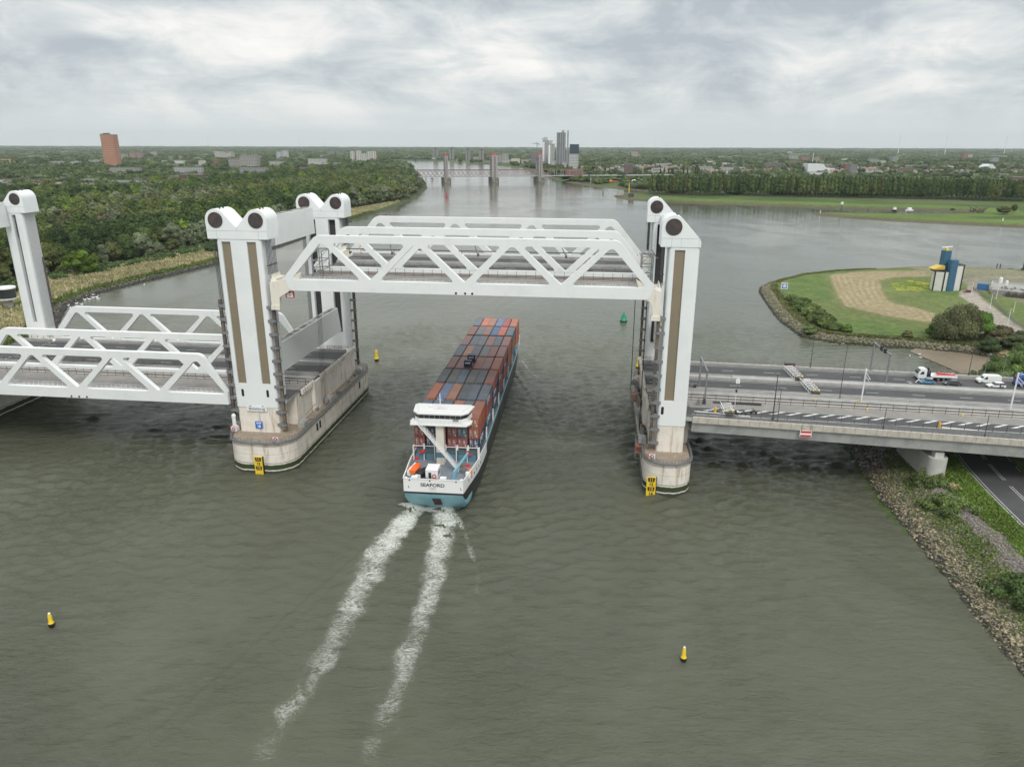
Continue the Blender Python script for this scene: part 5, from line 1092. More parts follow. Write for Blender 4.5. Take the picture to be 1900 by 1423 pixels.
def truck(base, label, col, flat=True):
    t = thing('lorry', label, 'truck', base, 'B')
    m = MB(); m.prism(fillet([(0, .7), (2.3, .7), (2.3, 3.5), (.9, 3.55), (.12, 2.6), (0, 1.9)], .18, 4), 'y', -1.2, 1.2); b = new('cab', m, col, t, smooth=50, bevel=.1)
    m = MB(); m.prism([(.06, 2.0), (.16, 2.55), (.72, 3.2), (.62, 3.22), (.02, 2.6), (-.03, 2.0)], 'y', -1.1, 1.1); new('windscreen', m, MT['window'], b)
    for y in (-1.23, 1.19): m = MB(); m.prism([(.5, 1.9), (1.6, 1.9), (1.6, 2.75), (.85, 2.75)], 'y', y, y+.04); new('side_window', m, MT['window'], b)
    m = MB(); m.box(-.08, .4, -1.2, 1.2, .35, .8); new('bumper', m, MT['rubber'], t)
    m = MB(); m.box(.2, 9.6, -.5, .5, .7, 1.05); new('chassis', m, MT['darksteel'], t)
    for x in ((1.2, 5.7, 7.1, 8.4) if flat else (1.2, 5.0)):
        for y in (-1.0, 1.0): wheel(t, (x, y, .52), .52, .34)
    if flat:
        m = MB(); m.box(3.9, 10.6, -1.25, 1.25, 1.15, 1.3)
        for y in (-1.25, 1.2): m.box(3.9, 10.6, y, y+.05, 1.3, 1.85)
        m.box(10.55, 10.6, -1.25, 1.25, 1.3, 1.85); new('flatbed', m, MT['wht'], t)
        m = MB(); m.cyl((2.9, 0, 1.1), (2.9, 0, 3.6), .22, n=8); m.beam((2.9, 0, 3.5), (3.3, .4, 1.9), .35, .4); m.beam((3.3, -.5, 1.3), (3.5, .5, 3.3), .3, .3); m.beam((2.7, -.9, 2.2), (3.2, .9, 3.7), .2, .25); m.box(2.5, 3.5, -1, 1, 1.1, 1.7); m.beam((3.4, -.8, 1.6), (3.4, -.8, 2.9), .2, .2); new('loading_crane', m, MT['black'], t)
        m = MB(); m.box(1.5, 4.2, -1.1, -.9, .55, 1.1); new('side_guard', m, MT['wht'], t)
    else:
        m = MB(); m.box(2.8, 9.6, -1.25, 1.25, 1.1, 3.9); new('cargo_box', m, mat('box_pale_blue', (.3, .4, .55), .5), t)
truck((170.6, 43.2, zroad(175)+.05), 'white flatbed truck with black crane behind its cab, stopped on the far carriageway', paint('truck_white', (.75, .75, .74)))
m = MB(); m.beam((0, -.6, .6), (4.6, -.7, .25), .25, .25); m.beam((0, .5, .7), (4.7, .6, .3), .25, .25); m.box(.2, 4.6, -.75, .75, 0, .35)
for k in range(6): m.beam((.3+k*.8, -.7, .35), (.6+k*.8, .65, .8), .12, .12)
m.beam((.1, -.6, .7), (.4, .6, 1.1), .2, .2); m.beam((4.5, -.6, .3), (4.9, .5, .9), .15, .15)
local('steel_frame_load', m, MT['red'], (176.2, 43.2, zroad(178)+1.36), 'B', label='red steel frame lying on the flatbed of the white crane truck', cat='cargo')
truck((196.6, 42.0, zroad(198)+.05), 'blue truck cut by the right edge of the photo', paint('truck_blue', (.04, .10, .38)), False)
m = MB()
for a, b in (((0, -.5, .95), (.3, -.9, 0)), ((0, -.5, .95), (-1.1, -1.2, .1)),): m.beam(a, b, .12, .12)
for k in range(5): m.beam((-3.2+k*.05, -.6-k*.42, .04), (-1.9, -.2-k*.36, .04), .18, .02) if k in (0, 3) else None
local('road_flare_board', m, MT['wht'], (170.2, 40.6, zroad(168)+.06), 'B', label='white board lying on the road in front of the crane truck', cat='board')
# people
def person(label, base, frame='B', yaw=0., top=None, legs=None, pose='stand', scale=1., **k):
    me_ = bpy.data.meshes.new('body'); J = {'pel': (0, 0, .95), 'che': (0, .02, 1.3), 'nek': (0, 0, 1.5), 'hed': (0, -.02, 1.62), 'top': (0, -.02, 1.74)}
    if pose == 'ride':
        J = {'pel': (0, .15, .98), 'che': (0, -.1, 1.28), 'nek': (0, -.22, 1.45), 'hed': (0, -.27, 1.56), 'top': (0, -.28, 1.67), 'kL': (-.12, -.25, .75), 'fL': (-.12, 0, .35), 'kR': (.12, -.2, .62), 'fR': (.12, .05, .2), 'eL': (-.25, -.38, 1.15), 'hL': (-.24, -.58, 1.05), 'eR': (.25, -.38, 1.15), 'hR': (.24, -.58, 1.05), 'sL': (-.18, -.15, 1.38), 'sR': (.18, -.15, 1.38)}
    else:
        J.update({'kL': (-.11, -.14, .5), 'fL': (-.11, -.1, .06), 'kR': (.11, .08, .5), 'fR': (.11, .24, .08), 'eL': (-.26, .06, 1.12), 'hL': (-.25, -.1, .9), 'eR': (.26, .02, 1.12), 'hR': (.25, .12, .9), 'sL': (-.18, .02, 1.42), 'sR': (.18, .02, 1.42)})
    nm = list(J); E_ = [('pel', 'che'), ('che', 'nek'), ('nek', 'hed'), ('hed', 'top'), ('pel', 'kL'), ('kL', 'fL'), ('pel', 'kR'), ('kR', 'fR'), ('che', 'sL'), ('sL', 'eL'), ('eL', 'hL'), ('che', 'sR'), ('sR', 'eR'), ('eR', 'hR')]
    R_ = {'pel': .15, 'che': .16, 'nek': .06, 'hed': .1, 'top': .08, 'kL': .075, 'kR': .075, 'fL': .05, 'fR': .05, 'eL': .05, 'eR': .05, 'hL': .035, 'hR': .035, 'sL': .075, 'sR': .075}
    me_.from_pydata([J[n] for n in nm], [(nm.index(a), nm.index(b)) for a, b in E_], []); o = bpy.data.objects.new('t', me_); COL.objects.link(o)
    s = o.modifiers.new('s', 'SKIN'); sv = me_.skin_vertices[0].data
    for i, n in enumerate(nm): sv[i].radius = (R_[n], R_[n]*.85)
    sv[0].use_root = True; o.modifiers.new('u', 'SUBSURF').render_levels = 1
    dg = bpy.context.evaluated_depsgraph_get(); m2 = bpy.data.meshes.new_from_object(o.evaluated_get(dg)); bpy.data.objects.remove(o)
    for q in (legs or MT['jeans'], top or MT['navycloth'], MT['skin'], MT['navycloth']): m2.materials.append(q)
    for p in m2.polygons:
        z = p.center.z; zn = J['nek'][2]; hd = J['hed'][2]
        p.material_index = 0 if z < J['pel'][2]+.03 else (1 if z < zn+.0 else (3 if z > hd+.04 or (z > zn+.03 and p.center.y > J['hed'][1]+.02) else 2)); p.use_smooth = True
    p_ = bpy.data.objects.new('person', m2); COL.objects.link(p_); p_.location = f2w(frame, base); p_.rotation_euler = (0, 0, -FR[frame][1]+yaw); p_.scale = (scale,)*3; setp(p_, label, 'person'); return p_
def bike(base, label, motor=False, yaw=0.):
    t = thing('motor_scooter' if motor else 'bicycle', label, 'scooter' if motor else 'bicycle', base, 'B', yaw)
    for y in (-.55, .55): m = MB(); m.cyl((-.03 if not motor else -.06, y, .33), (.03 if not motor else .06, y, .33), .33, n=16); m.cyl((-.05, y, .33), (.05, y, .33), .08, n=8); new('wheel', m, MT['rubber'], t)
    m = MB(); w = .05 if not motor else .22
    for a, b in (((0, -.55, .33), (0, -.4, .95)), ((0, -.42, .85), (0, .15, .85)), ((0, .15, .9), (0, .05, .3)), ((0, .05, .3), (0, .55, .33)), ((0, .15, .85), (0, .55, .33)), ((0, -.4, .8), (0, .05, .3))): m.beam(a, b, w, .05 if not motor else .2)
    new('frame', m, MT['black'], t); m = MB(); m.beam((-.28, -.45, 1.02), (.28, -.45, 1.02), .04, .04); new('handlebar', m, MT['greysteel'], t); m = MB(); m.box(-.08, .08, .05, .35, .9, .97); new('saddle', m, MT['black'], t)
    if motor: m = MB(); m.box(-.2, .2, .3, .75, .85, 1.2); new('top_case', m, MT['wht'], t)
hp = pi/2
for x, w, top, lb, mot in ((113.6, 4.3, MT['navycloth'], 'first scooter rider in dark clothes stopped at the barrier', True), (115.6, 4.6, MT['navycloth'], 'second cyclist with a white bag waiting behind the barrier', False), (118.3, 5.9, MT['redcloth'], 'cyclist in a dark red top riding behind the others', False), (121.0, 8.3, MT['redcloth'], 'cyclist in dark red top beside the track fence', False)):
    z = zroad(x)+.04
    if x > 120: continue
    person(lb, (x, w, z), 'B', -hp, top, MT['jeans'], 'ride', .98); bike((x, w, z), ('black scooter' if mot else 'bicycle') + (' stopped just behind the red and white barrier' if x < 114 else (' in the middle of the waiting riders' if x < 117 else ' of the rider in dark red')), mot, -hp)
person('person in dark clothes walking beside the white estate car', (190.3, 36.9, zroad(190)+.05), 'B', .4, MT['navycloth'], MT['navycloth'])
person('person in an orange vest walking on the service road by the red car', (*gp(1810, 541, 2.5)[:2], 2.6), 'W', .3, MT['orcloth'], MT['jeans'], scale=1.1)
# traffic barriers lowered over the carriageways
MT_PINK = mat('faded_red', (.55, .16, .13), .5)
def boom(label, base, L, yaw, box=(1.9, 1.2, 1.3)):
    t = thing('traffic_barrier', label, 'barrier', base, 'B', yaw); m = MB(); m.box(-box[0]/2, box[0]/2, -box[1]/2, box[1]/2, 0, box[2]); new('drive_housing', m, MT['darksteel'], t)
    for x in (-1.2, 1.2):
        m = MB(); k = 0; y = 0
        while y < L: m.beam((x, y+.6, 1.35), (x, min(L, y+1.1)+.6, 1.35), .11, .14, (k % 2) if x > 0 else 0); y += 1.1; k += 1
        new('striped_boom', m, [MT['wht'], MT_PINK], t)
    m = MB(); y = .8
    while y < L: m.beam((-1.2, y, 1.35), (1.2, y, 1.35), .09, .09); m.beam((-1.2, y, 1.35), (1.2, min(L, y+1.6)+.0, 1.35), .07, .07); m.beam((1.2, y, 1.35), (1.2, y, .35), .06, .06); m.beam((-1.2, y, 1.35), (-1.2, y, .35), .06, .06); y += 1.6
    for x in (-1.2, 1.2): m.beam((x, .7, .4), (x, L, .4), .07, .07)
    new('boom_lattice', m, MT['wht'], t)
    m = MB()
    for x in (-.7, .7): m.box(x-.13, x+.13, -.2, .2, box[2], box[2]+.4)
    new('warning_lamp', m, MT['yellow'], t)
boom('red and white lattice barrier lowered across the far carriageway', (136.2, 34.8, zroad(136)+.1), 11.0, .05); boom('red and white lattice barrier lowered across the middle carriageway', (137.4, 22.6, zroad(137)+.1), 10.6, .02)
m = MB(); m.box(-1.5, 1.5, -.6, .6, 0, 1.4); local('barrier_cabinet', m, MT['darksteel'], (136.6, 48.0, zroad(136)+.2), 'B', label='dark cabinet with yellow lamps at the far end of the barrier row', cat='cabinet')
boom('red and white barrier lowered across the near cycle road in front of the riders', (112.0, 3.0, zroad(112)+.1), 6.2, .0, (1.8, 1.0, 1.2)); 
m = MB(); m.cyl((0, 0, 0), (0, 0, 1.2), .27, .27, 10); m.cyl((0, 0, 1.2), (0, 0, 1.35), .25, .1, 10)
for u_, w_, lb in ((109.0, 5.6, 'orange yellow marker post beside the near red and white barrier'), (160.9, 4.0, 'orange yellow marker post at the end of the chevron markings')): mm = MB(); mm.merge(m); local('marker_post', mm, mat('amber', (.75, .38, .02), .5), (u_, w_, zroad(u_)+.04), 'B', label=lb, cat='bollard')
for u_, w_, lb in ((136.5, 18.9, 'small yellow signal box at the track beside the tall portal'), (147.5, 20.0, 'yellow signal box at the foot of the white track mast'), (147.5, 13.2, 'small yellow lamp low at the grey deck panels'), (170, 12.8, 'small yellow lamp at the track edge near the dashed line')):
    m = MB(); m.box(-.16, .16, -.14, .14, 0, .55); m.cyl((0, 0, .55), (0, 0, .7), .08, n=6); local('signal_box', m, MT['yellow'], (u_, w_, zroad(u_)), 'B', label=lb, cat='signal box')
def pole(label, u, w, h, arm=1.6, z=None, mtl='darksteel', head=True, ad=(0, 1), frame='B', r=.11):
    z = zroad(u) if z is None else z; t = thing('street_lamp', label, 'street lamp', (u, w, z), frame)
    m = MB(); m.cyl((0, 0, 0), (0, 0, h), r, r*.6, 8); m.cyl((0, 0, 0), (0, 0, .9), r*1.6, n=8)
    if arm: m.beam((0, 0, h-.1), (ad[0]*arm, ad[1]*arm, h+.25), .09, .09)
    new('lamp_post', m, MT[mtl], t, smooth=40)
    if head: m = MB(); m.box(ad[0]*arm-.35, ad[0]*arm+.35, ad[1]*arm-.22, ad[1]*arm+.22, h+.12, h+.34); new('lamp_head', m, MT['greysteel'], t)
pole('dark lamp post on the far viaduct edge above the water, left of the gantry', 143.0, 49.2, 9.5, 0, head=False); pole('slim lamp post between the middle carriageway and the tracks', 143.3, 21.6, 14.8, 1.2, ad=(-1, 0))
pole('tall dark lamp post on the far viaduct edge behind the white truck', 187.6, 49.2, 13.0, 1.4, ad=(1, 0)); pole('tall dark post on the near footpath edge, thicker of the pair', 122.0, 2.0, 11.6, .0, head=True, r=.16); pole('curved thin lamp post standing just right of the tall dark post', 122.9, .9, 8.6, .9, ad=(-1, 0), head=False)
pole('thin dark post on the near footpath in the middle of the viaduct', 146.8, 0.2, 5.6, 0, head=False); pole('thin dark post on the near footpath toward the right edge', 168.6, -1.2, 5.6, 0, head=False)
pole('short grey lamp post behind the white van', 192.2, 49.8, 6.5, .6, mtl='greysteel', ad=(1, 0)); pole('short grey lamp post at the right edge behind the blue truck', 197.2, 49.8, 6.5, .1, mtl='greysteel', ad=(1, 0))
def gantry(label, base, w, h, lights, yaw=0., mtl='greysteel', r=.2):
    t = thing('signal_gantry', label, 'gantry', base, 'B', yaw); m = MB()
    for y in (0, w): m = MB(); m.beam((0, y, 0), (0, y, h), r*2, r*2); m.box(-.35, .35, y-.35, y+.35, 0, .5); new('upright', m, MT[mtl], t)
    m = MB(); m.beam((0, -.4, h), (0, w+.4, h), r*1.8, r*1.8); new('crossbeam', m, MT[mtl], t)
    for y in lights: m = MB(); m.box(-.35, .1, y-.65, y+.65, h-.6, h+.7); new('signal_head', m, MT['black'], t)
gantry('grey gantry with two black signal heads over the far carriageway', (160.2, 36.9, zroad(160)), 12.4, 8.6, (3.6, 6.4)); gantry('low grey portal over the middle carriageway close to the right tower', (107.5, 13.6, 17), 12.0, 8.2, ())
def mast(label, u, w, h=8.5):
    t = thing('track_mast', label, 'mast', (u, w, zroad(u)), 'B'); m = MB(); m.beam((0, 0, 0), (0, 0, h), .28, .28); new('mast_post', m, MT['whiterail'], t); m = MB(); m.beam((0, 0, h-1), (.3, -3, h-2), .09, .09); m.beam((0, 0, h-2.6), (.3, -3, h-2), .09, .09); m.beam((0, 0, h-1.8), (.4, -2.2, h-2.9), .07, .07); new('cantilever_arm', m, MT['whiterail'], t)
mast('light grey track mast near the tall gantry', 148.3, 20.2, 9.0); mast('light grey track mast near the right edge of the photo', 184.6, 19.9, 10.0)
m = MB(); m.cyl((0, 0, 0), (0, 0, 3.4), .06, n=6); m.prism(fillet([(-.55, 2.4), (.55, 2.4), (.55, 3.9), (-.55, 3.9)], .5), 'y', -.04, .04, mi=1); local('road_sign', m, [MT['darksteel'], MT['wht']], (117.1, 22.4, zroad(117)), 'B', label='white round topped road sign beside the middle carriageway', cat='sign')
m = MB(); m.cyl((0, 0, 0), (0, 0, 4.3), .07, n=6); m.box(-.2, .2, -.15, .15, 4.2, 4.9, 1); local('signal_post', m, [MT['whiterail'], MT['black']], (114.3, 9.2, 17), 'B', label='white signal post with a black lamp left of the barrier riders', cat='signal')
for k in range(5):
    m = MB(); m.box(-.4, .4, -.3, .3, 0, 1.0+.3*(k % 2)); m.box(-.25, .25, -.2, .2, 1.0, 1.6); local('equipment_box', m, MT['greysteel'] if k % 2 else MT['darksteel'], ((104.2, 105.2, 106, 105.5, 107.0)[k], (24.5, 23.2, 22.8, 10.5, 11.2)[k], 17.05), 'B', label=['dark', 'grey', 'dark narrow', 'grey low', 'dark squat'][k]+' equipment box ' + ['on the middle road edge nearest the tower', 'second from the tower at the middle road edge', 'third from the tower at the middle road edge', 'on the deck panels beside the tower', 'on the deck panels in front of the chevrons'][k], cat='equipment box')
# buoys
def buoy(prof, mats, base, label, n=18, extra=None):
    m = MB(); m.lathe(prof, n=n)
    for i, f in enumerate(m.f): z = np.mean([m.v[j][2] for j in f]); m.m[i] = 1 if z > prof[-2][1]-.05 and len(mats) > 2 else (2 if len(mats) > 2 and z < .45 else (1 if len(mats) == 2 and z < .45 else 0))
    if extra: extra(m)
    return local('buoy', m, mats, base, 'W', label=label, cat='buoy', smooth=40)
yp = [(.6, -.6), (.95, .0), (1.0, .45), (.95, .9), (.62, 1.3), (.62, 2.6), (.55, 3.3), (.38, 3.9), (.3, 4.15)]
wy_ = [MT['yellow'], MT['wht'], MT['black']]
buoy([(r*.55, z*.62) for r, z in yp], [MT['yellow'], MT['wht'], MT['black']], (*gp(96, 1160)[:2], 0), 'yellow buoy floating at the lower left of the photo')
buoy([(r*.52, z*.62) for r, z in yp], wy_, (*gp(1268, 1224)[:2], 0), 'yellow buoy with a white tip floating at the lower right of the ship wake')
buoy([(r*.9, z) for r, z in yp[:-1]+[(.3, 4.0)]], [MT['yellow'], MT['black']], (*gp(699, 668)[:2], 0), 'yellow buoy floating just beyond the middle pier')
buoy([(r*.9, z) for r, z in yp[:-1]+[(.3, 4.0)]], [MT['yellow'], MT['black']], (*gp(1184, 682)[:2], 0), 'yellow buoy seen behind the right pier')
buoy([(1.0, -.4), (1.75, 0), (1.8, .5), (1.55, .7), (1.1, 2.2), (.55, 3.4), (.15, 4.3), (.05, 4.6)], [MT['green'], mat('buoy_dark_green', (.0, .05, .025), .6)], (*gp(1157, 596)[:2], 0), 'green cone shaped buoy floating right of the ship', n=12)
buoy([(1.2, -.4), (2.0, .2), (1.9, .9), (1.0, 3.5), (.9, 5.5), (.5, 6)], [mat('buoy_red', (.5, .02, .06), .4), MT['black']], (*gp(829, 366)[:2], 0), 'small red buoy in the river before the far bridge')
for x, y, lb in ((1119, 360, 'dark navigation mark in the river left of the far spit tip'), (1401, 392, 'thin dark navigation mark in the water before the far grass bank')): m = MB(); m.cyl((0, 0, -1), (0, 0, 4.5), 1.0, .6, 8); m.cyl((0, 0, 4.5), (0, 0, 6.5), .25, n=6); local('navigation_mark', m, MT['darksteel'], (*gp(x, y)[:2], 0), label=lb, cat='buoy')
# birds on the water
def bird():
    m = MB(); m.ball((0, 0, .12), (.32, .62, .26), 7); m.ball((0, -.62, .62), (.12, .17, .12), 6); m.beam((0, -.42, .2), (0, -.56, .55), .12, .12); m.beam((0, -.75, .6), (0, -.92, .56), .06, .05); m.prism([(-.2, .5), (.2, .5), (.05, .95), (-.05, .95)], 'z', .2, .28); return m
b0 = local('white_bird', bird(), MT['wht'], (0, 0, 0), label='white bird swimming near the left bank inside the loose flock', cat='bird', group='white birds on the water by the left bank', smooth=60); b0.scale = (1.4,)*3
fl = [(138, 561), (142, 564), (151, 553), (152, 566), (158, 557), (160, 549), (164, 551), (166, 556), (172, 548), (173, 553), (180, 552), (182, 555), (126, 568), (131, 572), (268, 529)]
for i, (x, y) in enumerate(fl):
    o = b0 if i == 0 else dup(b0, (0, 0, 0)); p_ = gp(x, y); o.location = (p_[0], p_[1], .05); o.rotation_euler = (0, 0, random.uniform(0, 6.3))
b1 = dup(b0, (0, 0, 0), label='white bird swimming in the cove behind the viaduct', group='white birds in the cove'); 
for i, (x, y) in enumerate(((1688, 661), (1706, 658), (1708, 664))):
    o = b1 if i == 0 else dup(b1, (0, 0, 0)); p_ = gp(x, y); o.scale = (.8,)*3; o.location = (p_[0], p_[1], .1); o.rotation_euler = (0, 0, random.uniform(0, 6.3))
# ================================================================== the blue tower building and station on the spit
vx, vy = gp(1754, 540, 2)[:2]; T_ = (vx, vy, 2.0)
vb = thing('radar_station', 'blue and white station building with two blue towers and a yellow bay', 'building', T_, 'W')
pb = mat('deep_blue_metal', (.035, .115, .20), .5, n1=(.4, .4, .7, (.045, .135, .22))); pw = mat('white_wall', (.62, .62, .58), .6, n1=(.3, .45, .7, (.56, .56, .52)))
hU = 19.5
m = MB(); m.prism([(-8.5, -1.5), (-3.8, -3.5), (.0, -3.2), (.0, 5), (-6, 5.5)], 'z', 0, 11); new('low_wing', m, pw, vb)
m = MB(); m.prism([(1.6, -3.2), (7.0, -2.2), (7.6, 4.5), (1.6, 4.8)], 'z', 0, 14.6); new('high_wing', m, pw, vb)
m = MB(); m.prism(fillet([(-2.0, -4.2), (2.2, -4.0), (2.4, -.4), (-1.6, -.4)], .5), 'z', 0, 17.8); new('front_blue_tower', m, pb, vb)
m = MB(); m.prism(fillet([(-3.8, 1), (.6, 1), (.6, 5), (-3.8, 5)], .8), 'z', 9, 22.2); new('rear_blue_tower', m, pb, vb)
for a, b in (((-4.4, -3.45), (-3.7, -3.65)), ((6.2, -2.5), (7.05, -2.25)), ((-8.6, -1.6), (-8.1, -1.9))): m = MB(); m.prism([a, b, (b[0], b[1]+.4), (a[0], a[1]+.4)], 'z', 0, 11.02 if a[0] < 0 else 14.62); new('window_strip', m, MT['window'], vb)
m = MB(); m.box(-9.2, -3.0, -.8, 4.4, 12.0, 12.5); m.prism([(-9.4, 12.4), (-3.2, 12.4), (-3.2, 14.2), (-5, 14.2)], 'y', -1, 4.6); new('yellow_bay', m, mat('worn_yellow', (.62, .44, .08), .6), vb)
m = MB(); m.prism([(-8.0, 11), (-3.4, 11), (-3.4, 12), (-8.8, 12)], 'y', -.5, 4); new('dark_bay_base', m, MT['dark'], vb)
m = MB(); m.box(-2.4, -.9, 2.3, 3.8, 22.2, 23.4); new('radar_base', m, MT['yellow'], vb); m = MB(); m.beam((-4.6, 3, 24.0), (1.4, 3.4, 24.2), .6, .5); m.cyl((-1.6, 3.1, 23.4), (-1.6, 3.1, 24), .3, n=8); new('radar_scanner', m, MT['wht'], vb)
m = MB(); m.cyl((1.6, -1, 17.8), (1.6, -1, 26), .08, n=6); m.cyl((-.6, -2, 17.8), (-.6, -2, 19.4), .07, n=6); m.cyl((1, -3, 17.8), (1, -3, 19), .07, n=6); new('antenna', m, MT['greysteel'], vb)
m = MB(); m.prism([(1.4, -3.4), (7.2, -2.4), (7.8, 4.7), (1.4, 5)], 'z', 14.6, 15.0); m.prism([(-8.3, -1.3), (-3.8, -3.2), (-2, -3), (-2, 4.6), (-6, 5.3)], 'z', 11.0, 11.12); new('flat_roof', m, MT['dark'], vb)
car('dark red car parked beside the blue and white station', paint('car_red', (.22, .03, .035)), (*gp(1787, 543, 2.5)[:2], 2.55), 'W', -.1, L=4.3)
sx1, sy1 = gp(1835, 545, 2)[:2]
st = thing('pumping_station', 'low grey and white industrial building with pipes at the right edge of the spit', 'building', (sx1, sy1, 2), 'W', -.62)
m = MB(); m.box(0, 26, 4, 12, 0, 5.5); new('white_hall', m, pw, st); m = MB(); m.box(.3, 25.7, 4.3, 11.7, 5.5, 5.6); new('flat_roof', m, mat('grey_roof', (.22, .22, .22), .8), st)
m = MB(); m.box(1, 42, -6, 4, 0, 3.4); new('concrete_hall', m, mat('grey_hall', (.30, .285, .26), .8, n1=(.3, .4, .6, (.25, .24, .22))), st)
m = MB()
for k in range(30): x = random.uniform(3, 40); y = random.uniform(-5, 3); m.box(x-.5, x+.5, y-.4, y+.4, 3.4, 3.8+random.random()*.8)
new('roof_machinery', m, MT['greysteel'], st)
for x, y, r, h in ((4, 5.5, .9, 3.6), (7, 4.6, .7, 2.4), (21, 3, .8, 4)): m = MB(); m.cyl((x, y, 4.5), (x, y, 4.5+h), r, n=12); m.ball((x, y, 4.5+h), (r, r, r*.7)); new('roof_vent', m, MT['wht'], st)
m = MB(); m.box(-6.5, -1, 5.5, 9.5, 0, 4.2); m.box(-5.6, -2, 5.4, 5.5, .2, 2.6); local('blue_machine', m, mat('machine_blue', (.05, .15, .33), .5), (sx1, sy1, 2), 'W', -.62, label='blue skid mounted machine beside the white hall on the spit', cat='machine')
m = MB(); 
for k in range(9): m.box(8+k*3.2, 10+k*3.2, -9.5, -6.2, 0, 2.8); m.cyl((9+k*3.2, -8, 2.8), (9+k*3.2, -8, 3.6), .35, n=8)
local('transformer_row', m, MT['darksteel'], (sx1, sy1, 2), 'W', -.62, label='row of dark transformers before the grey hall on the spit', cat='transformers')
fm = MB(); fpl = [gp(*p_, 2.4) for p_ in ((1804, 536), (1806, 541), (1840, 559), (1862, 580), (1885, 603), (1925, 630))]
for a, b in zip(fpl[:-1], fpl[1:]):
    L_ = math.dist(a, b); k_ = int(L_/2.6)+1
    for i in range(k_): q = Vector(a).lerp(Vector(b), i/k_); fm.box(q.x-.05, q.x+.05, q.y-.05, q.y+.05, 2, 4.4)
    for h in (.3, 1.2, 2.2): fm.beam((a[0], a[1], 2.2+h), (b[0], b[1], 2.2+h), .05, .05)
fx = bpy.data.materials.new('mesh_fence'); fx.use_nodes = True; fb = fx.node_tree.nodes['Principled BSDF']; fb.inputs['Base Color'].default_value = (.2, .2, .2, 1); fb.inputs['Alpha'].default_value = .35
fobj = new('boundary_fence', fm, MT['greysteel'], base=(fpl[0][0], fpl[0][1], 2.), label='grey wire fence along the service road on the spit', cat='fence')
m = MB()
for a, b in zip(fpl[:-1], fpl[1:]): m.add([(a[0], a[1], 2.2), (b[0], b[1], 2.2), (b[0], b[1], 4.35), (a[0], a[1], 4.35)], [(0, 1, 2, 3)])
new('fence_mesh', m, fx, fobj)
for i, (x, y, yt, lb) in enumerate(((1802, 547, 524, 'white lamp post by the red car on the spit'), (1836, 575, 545, 'white lamp post in the middle of the service road'), (1869, 605, 574, 'white lamp post where the service road meets the bushes'), (1848, 556, 512, 'tall grey mast beside the white hall'), (1880, 580, 560, 'short white mast on the dry grass right of the fence'))):
    g = gp(x, y, 2.3); pole(lb, g[0], g[1], hpx(x, y, yt, 2.3), .7, z=2.3, mtl='whiterail', ad=(1, 0), frame='W', r=.14)
g = gp(1454, 545, 2.3)
m = MB(); m.cyl((0, 0, 0), (0, 0, 4.3), .15, n=8, mi=0); m.box(-1.7, 1.7, -.12, .12, 2.6, 6.0, 1); m.prism([(-1.3, 3.0), (1.3, 3.0), (1.3, 5.6), (-1.3, 5.6)], 'y', -.16, -.12, mi=2); m.cyl((.0, -.2, 4.3), (.0, -.17, 4.3), .95, n=20, mi=1); m.beam((-.65, -.24, 4.95), (.65, -.24, 3.65), .35, .06, 2); m.m = m.m
local('waterway_sign', m, [MT['greysteel'], MT['wht'], MT['blue']], (g[0], g[1], 2.2), 'W', -.2, label='blue and white waterway sign at the tip of the grassy spit', cat='sign')
for x, y, lb in ((1848, 504, 'left of two thin mooring posts in the water behind the spit'), (1854, 504, 'right of two thin mooring posts in the water behind the spit')): m = MB(); m.cyl((0, 0, -1), (0, 0, 5.2), .3, n=8); local('mooring_post', m, MT['darksteel'], (*gp(x, y)[:2], 0), label=lb, cat='mooring post')
m = MB(); m.cyl((0, 0, -1), (0, 0, 13), 1.1, n=12); m.box(-1.3, 1.3, -1.3, 1.3, 0, 3.2); local('mooring_dolphin', m, MT['darksteel'], (*gp(1899, 507)[:2], 0), label='thick black mooring pile at the right edge of the photo behind the spit', cat='mooring post')
m = MB(); pl = [gp(*p_, 2.6) for p_ in ((1824, 590), (1830, 597), (1842, 602), (1855, 607), (1862, 611))]
for a, b in zip(pl[:-1], pl[1:]): m.beam((a[0], a[1], 2.9), (b[0], b[1], 2.9), .4, 1.0)
new('low_wall', m, MT['conl'], base=(pl[0][0], pl[0][1], 2.3), label='low curved concrete wall on the service road island', cat='wall')
m = MB(); pl = [gp(*p_, 2.6) for p_ in ((1829, 607), (1845, 611), (1860, 615), (1880, 620))]
for a, b in zip(pl[:-1], pl[1:]): m.beam((a[0], a[1], 3.0), (b[0], b[1], 3.0), .15, .4)
new('guard_rail', m, MT['conl'], base=(pl[0][0], pl[0][1], 2.3), label='pale guard rail at the edge of the service road above the bushes', cat='guard rail')
g = gp(14, 556, 6)      # glazed lookout cabin behind the left tower
cb = thing('control_cabin', 'round glazed control cabin with white roof behind the left tower', 'cabin', (g[0], g[1], 2), 'W')
m = MB(); m.cyl((0, 0, 4.2), (0, 0, 5.0), 4.2, 4.4, 20); m.cyl((0, 0, 9.6), (0, 0, 10.3), 4.6, 4.5, 20); new('cabin_shell', m, MT['wht'], cb, smooth=40); m = MB(); m.cyl((0, 0, 5), (0, 0, 9.6), 4.1, 4.1, 20, caps=False); new('cabin_glazing', m, MT['window'], cb, smooth=40); m = MB(); m.cyl((0, 0, 0), (0, 0, 4.2), 2, n=14); new('cabin_stem', m, MT['conc2'], cb)
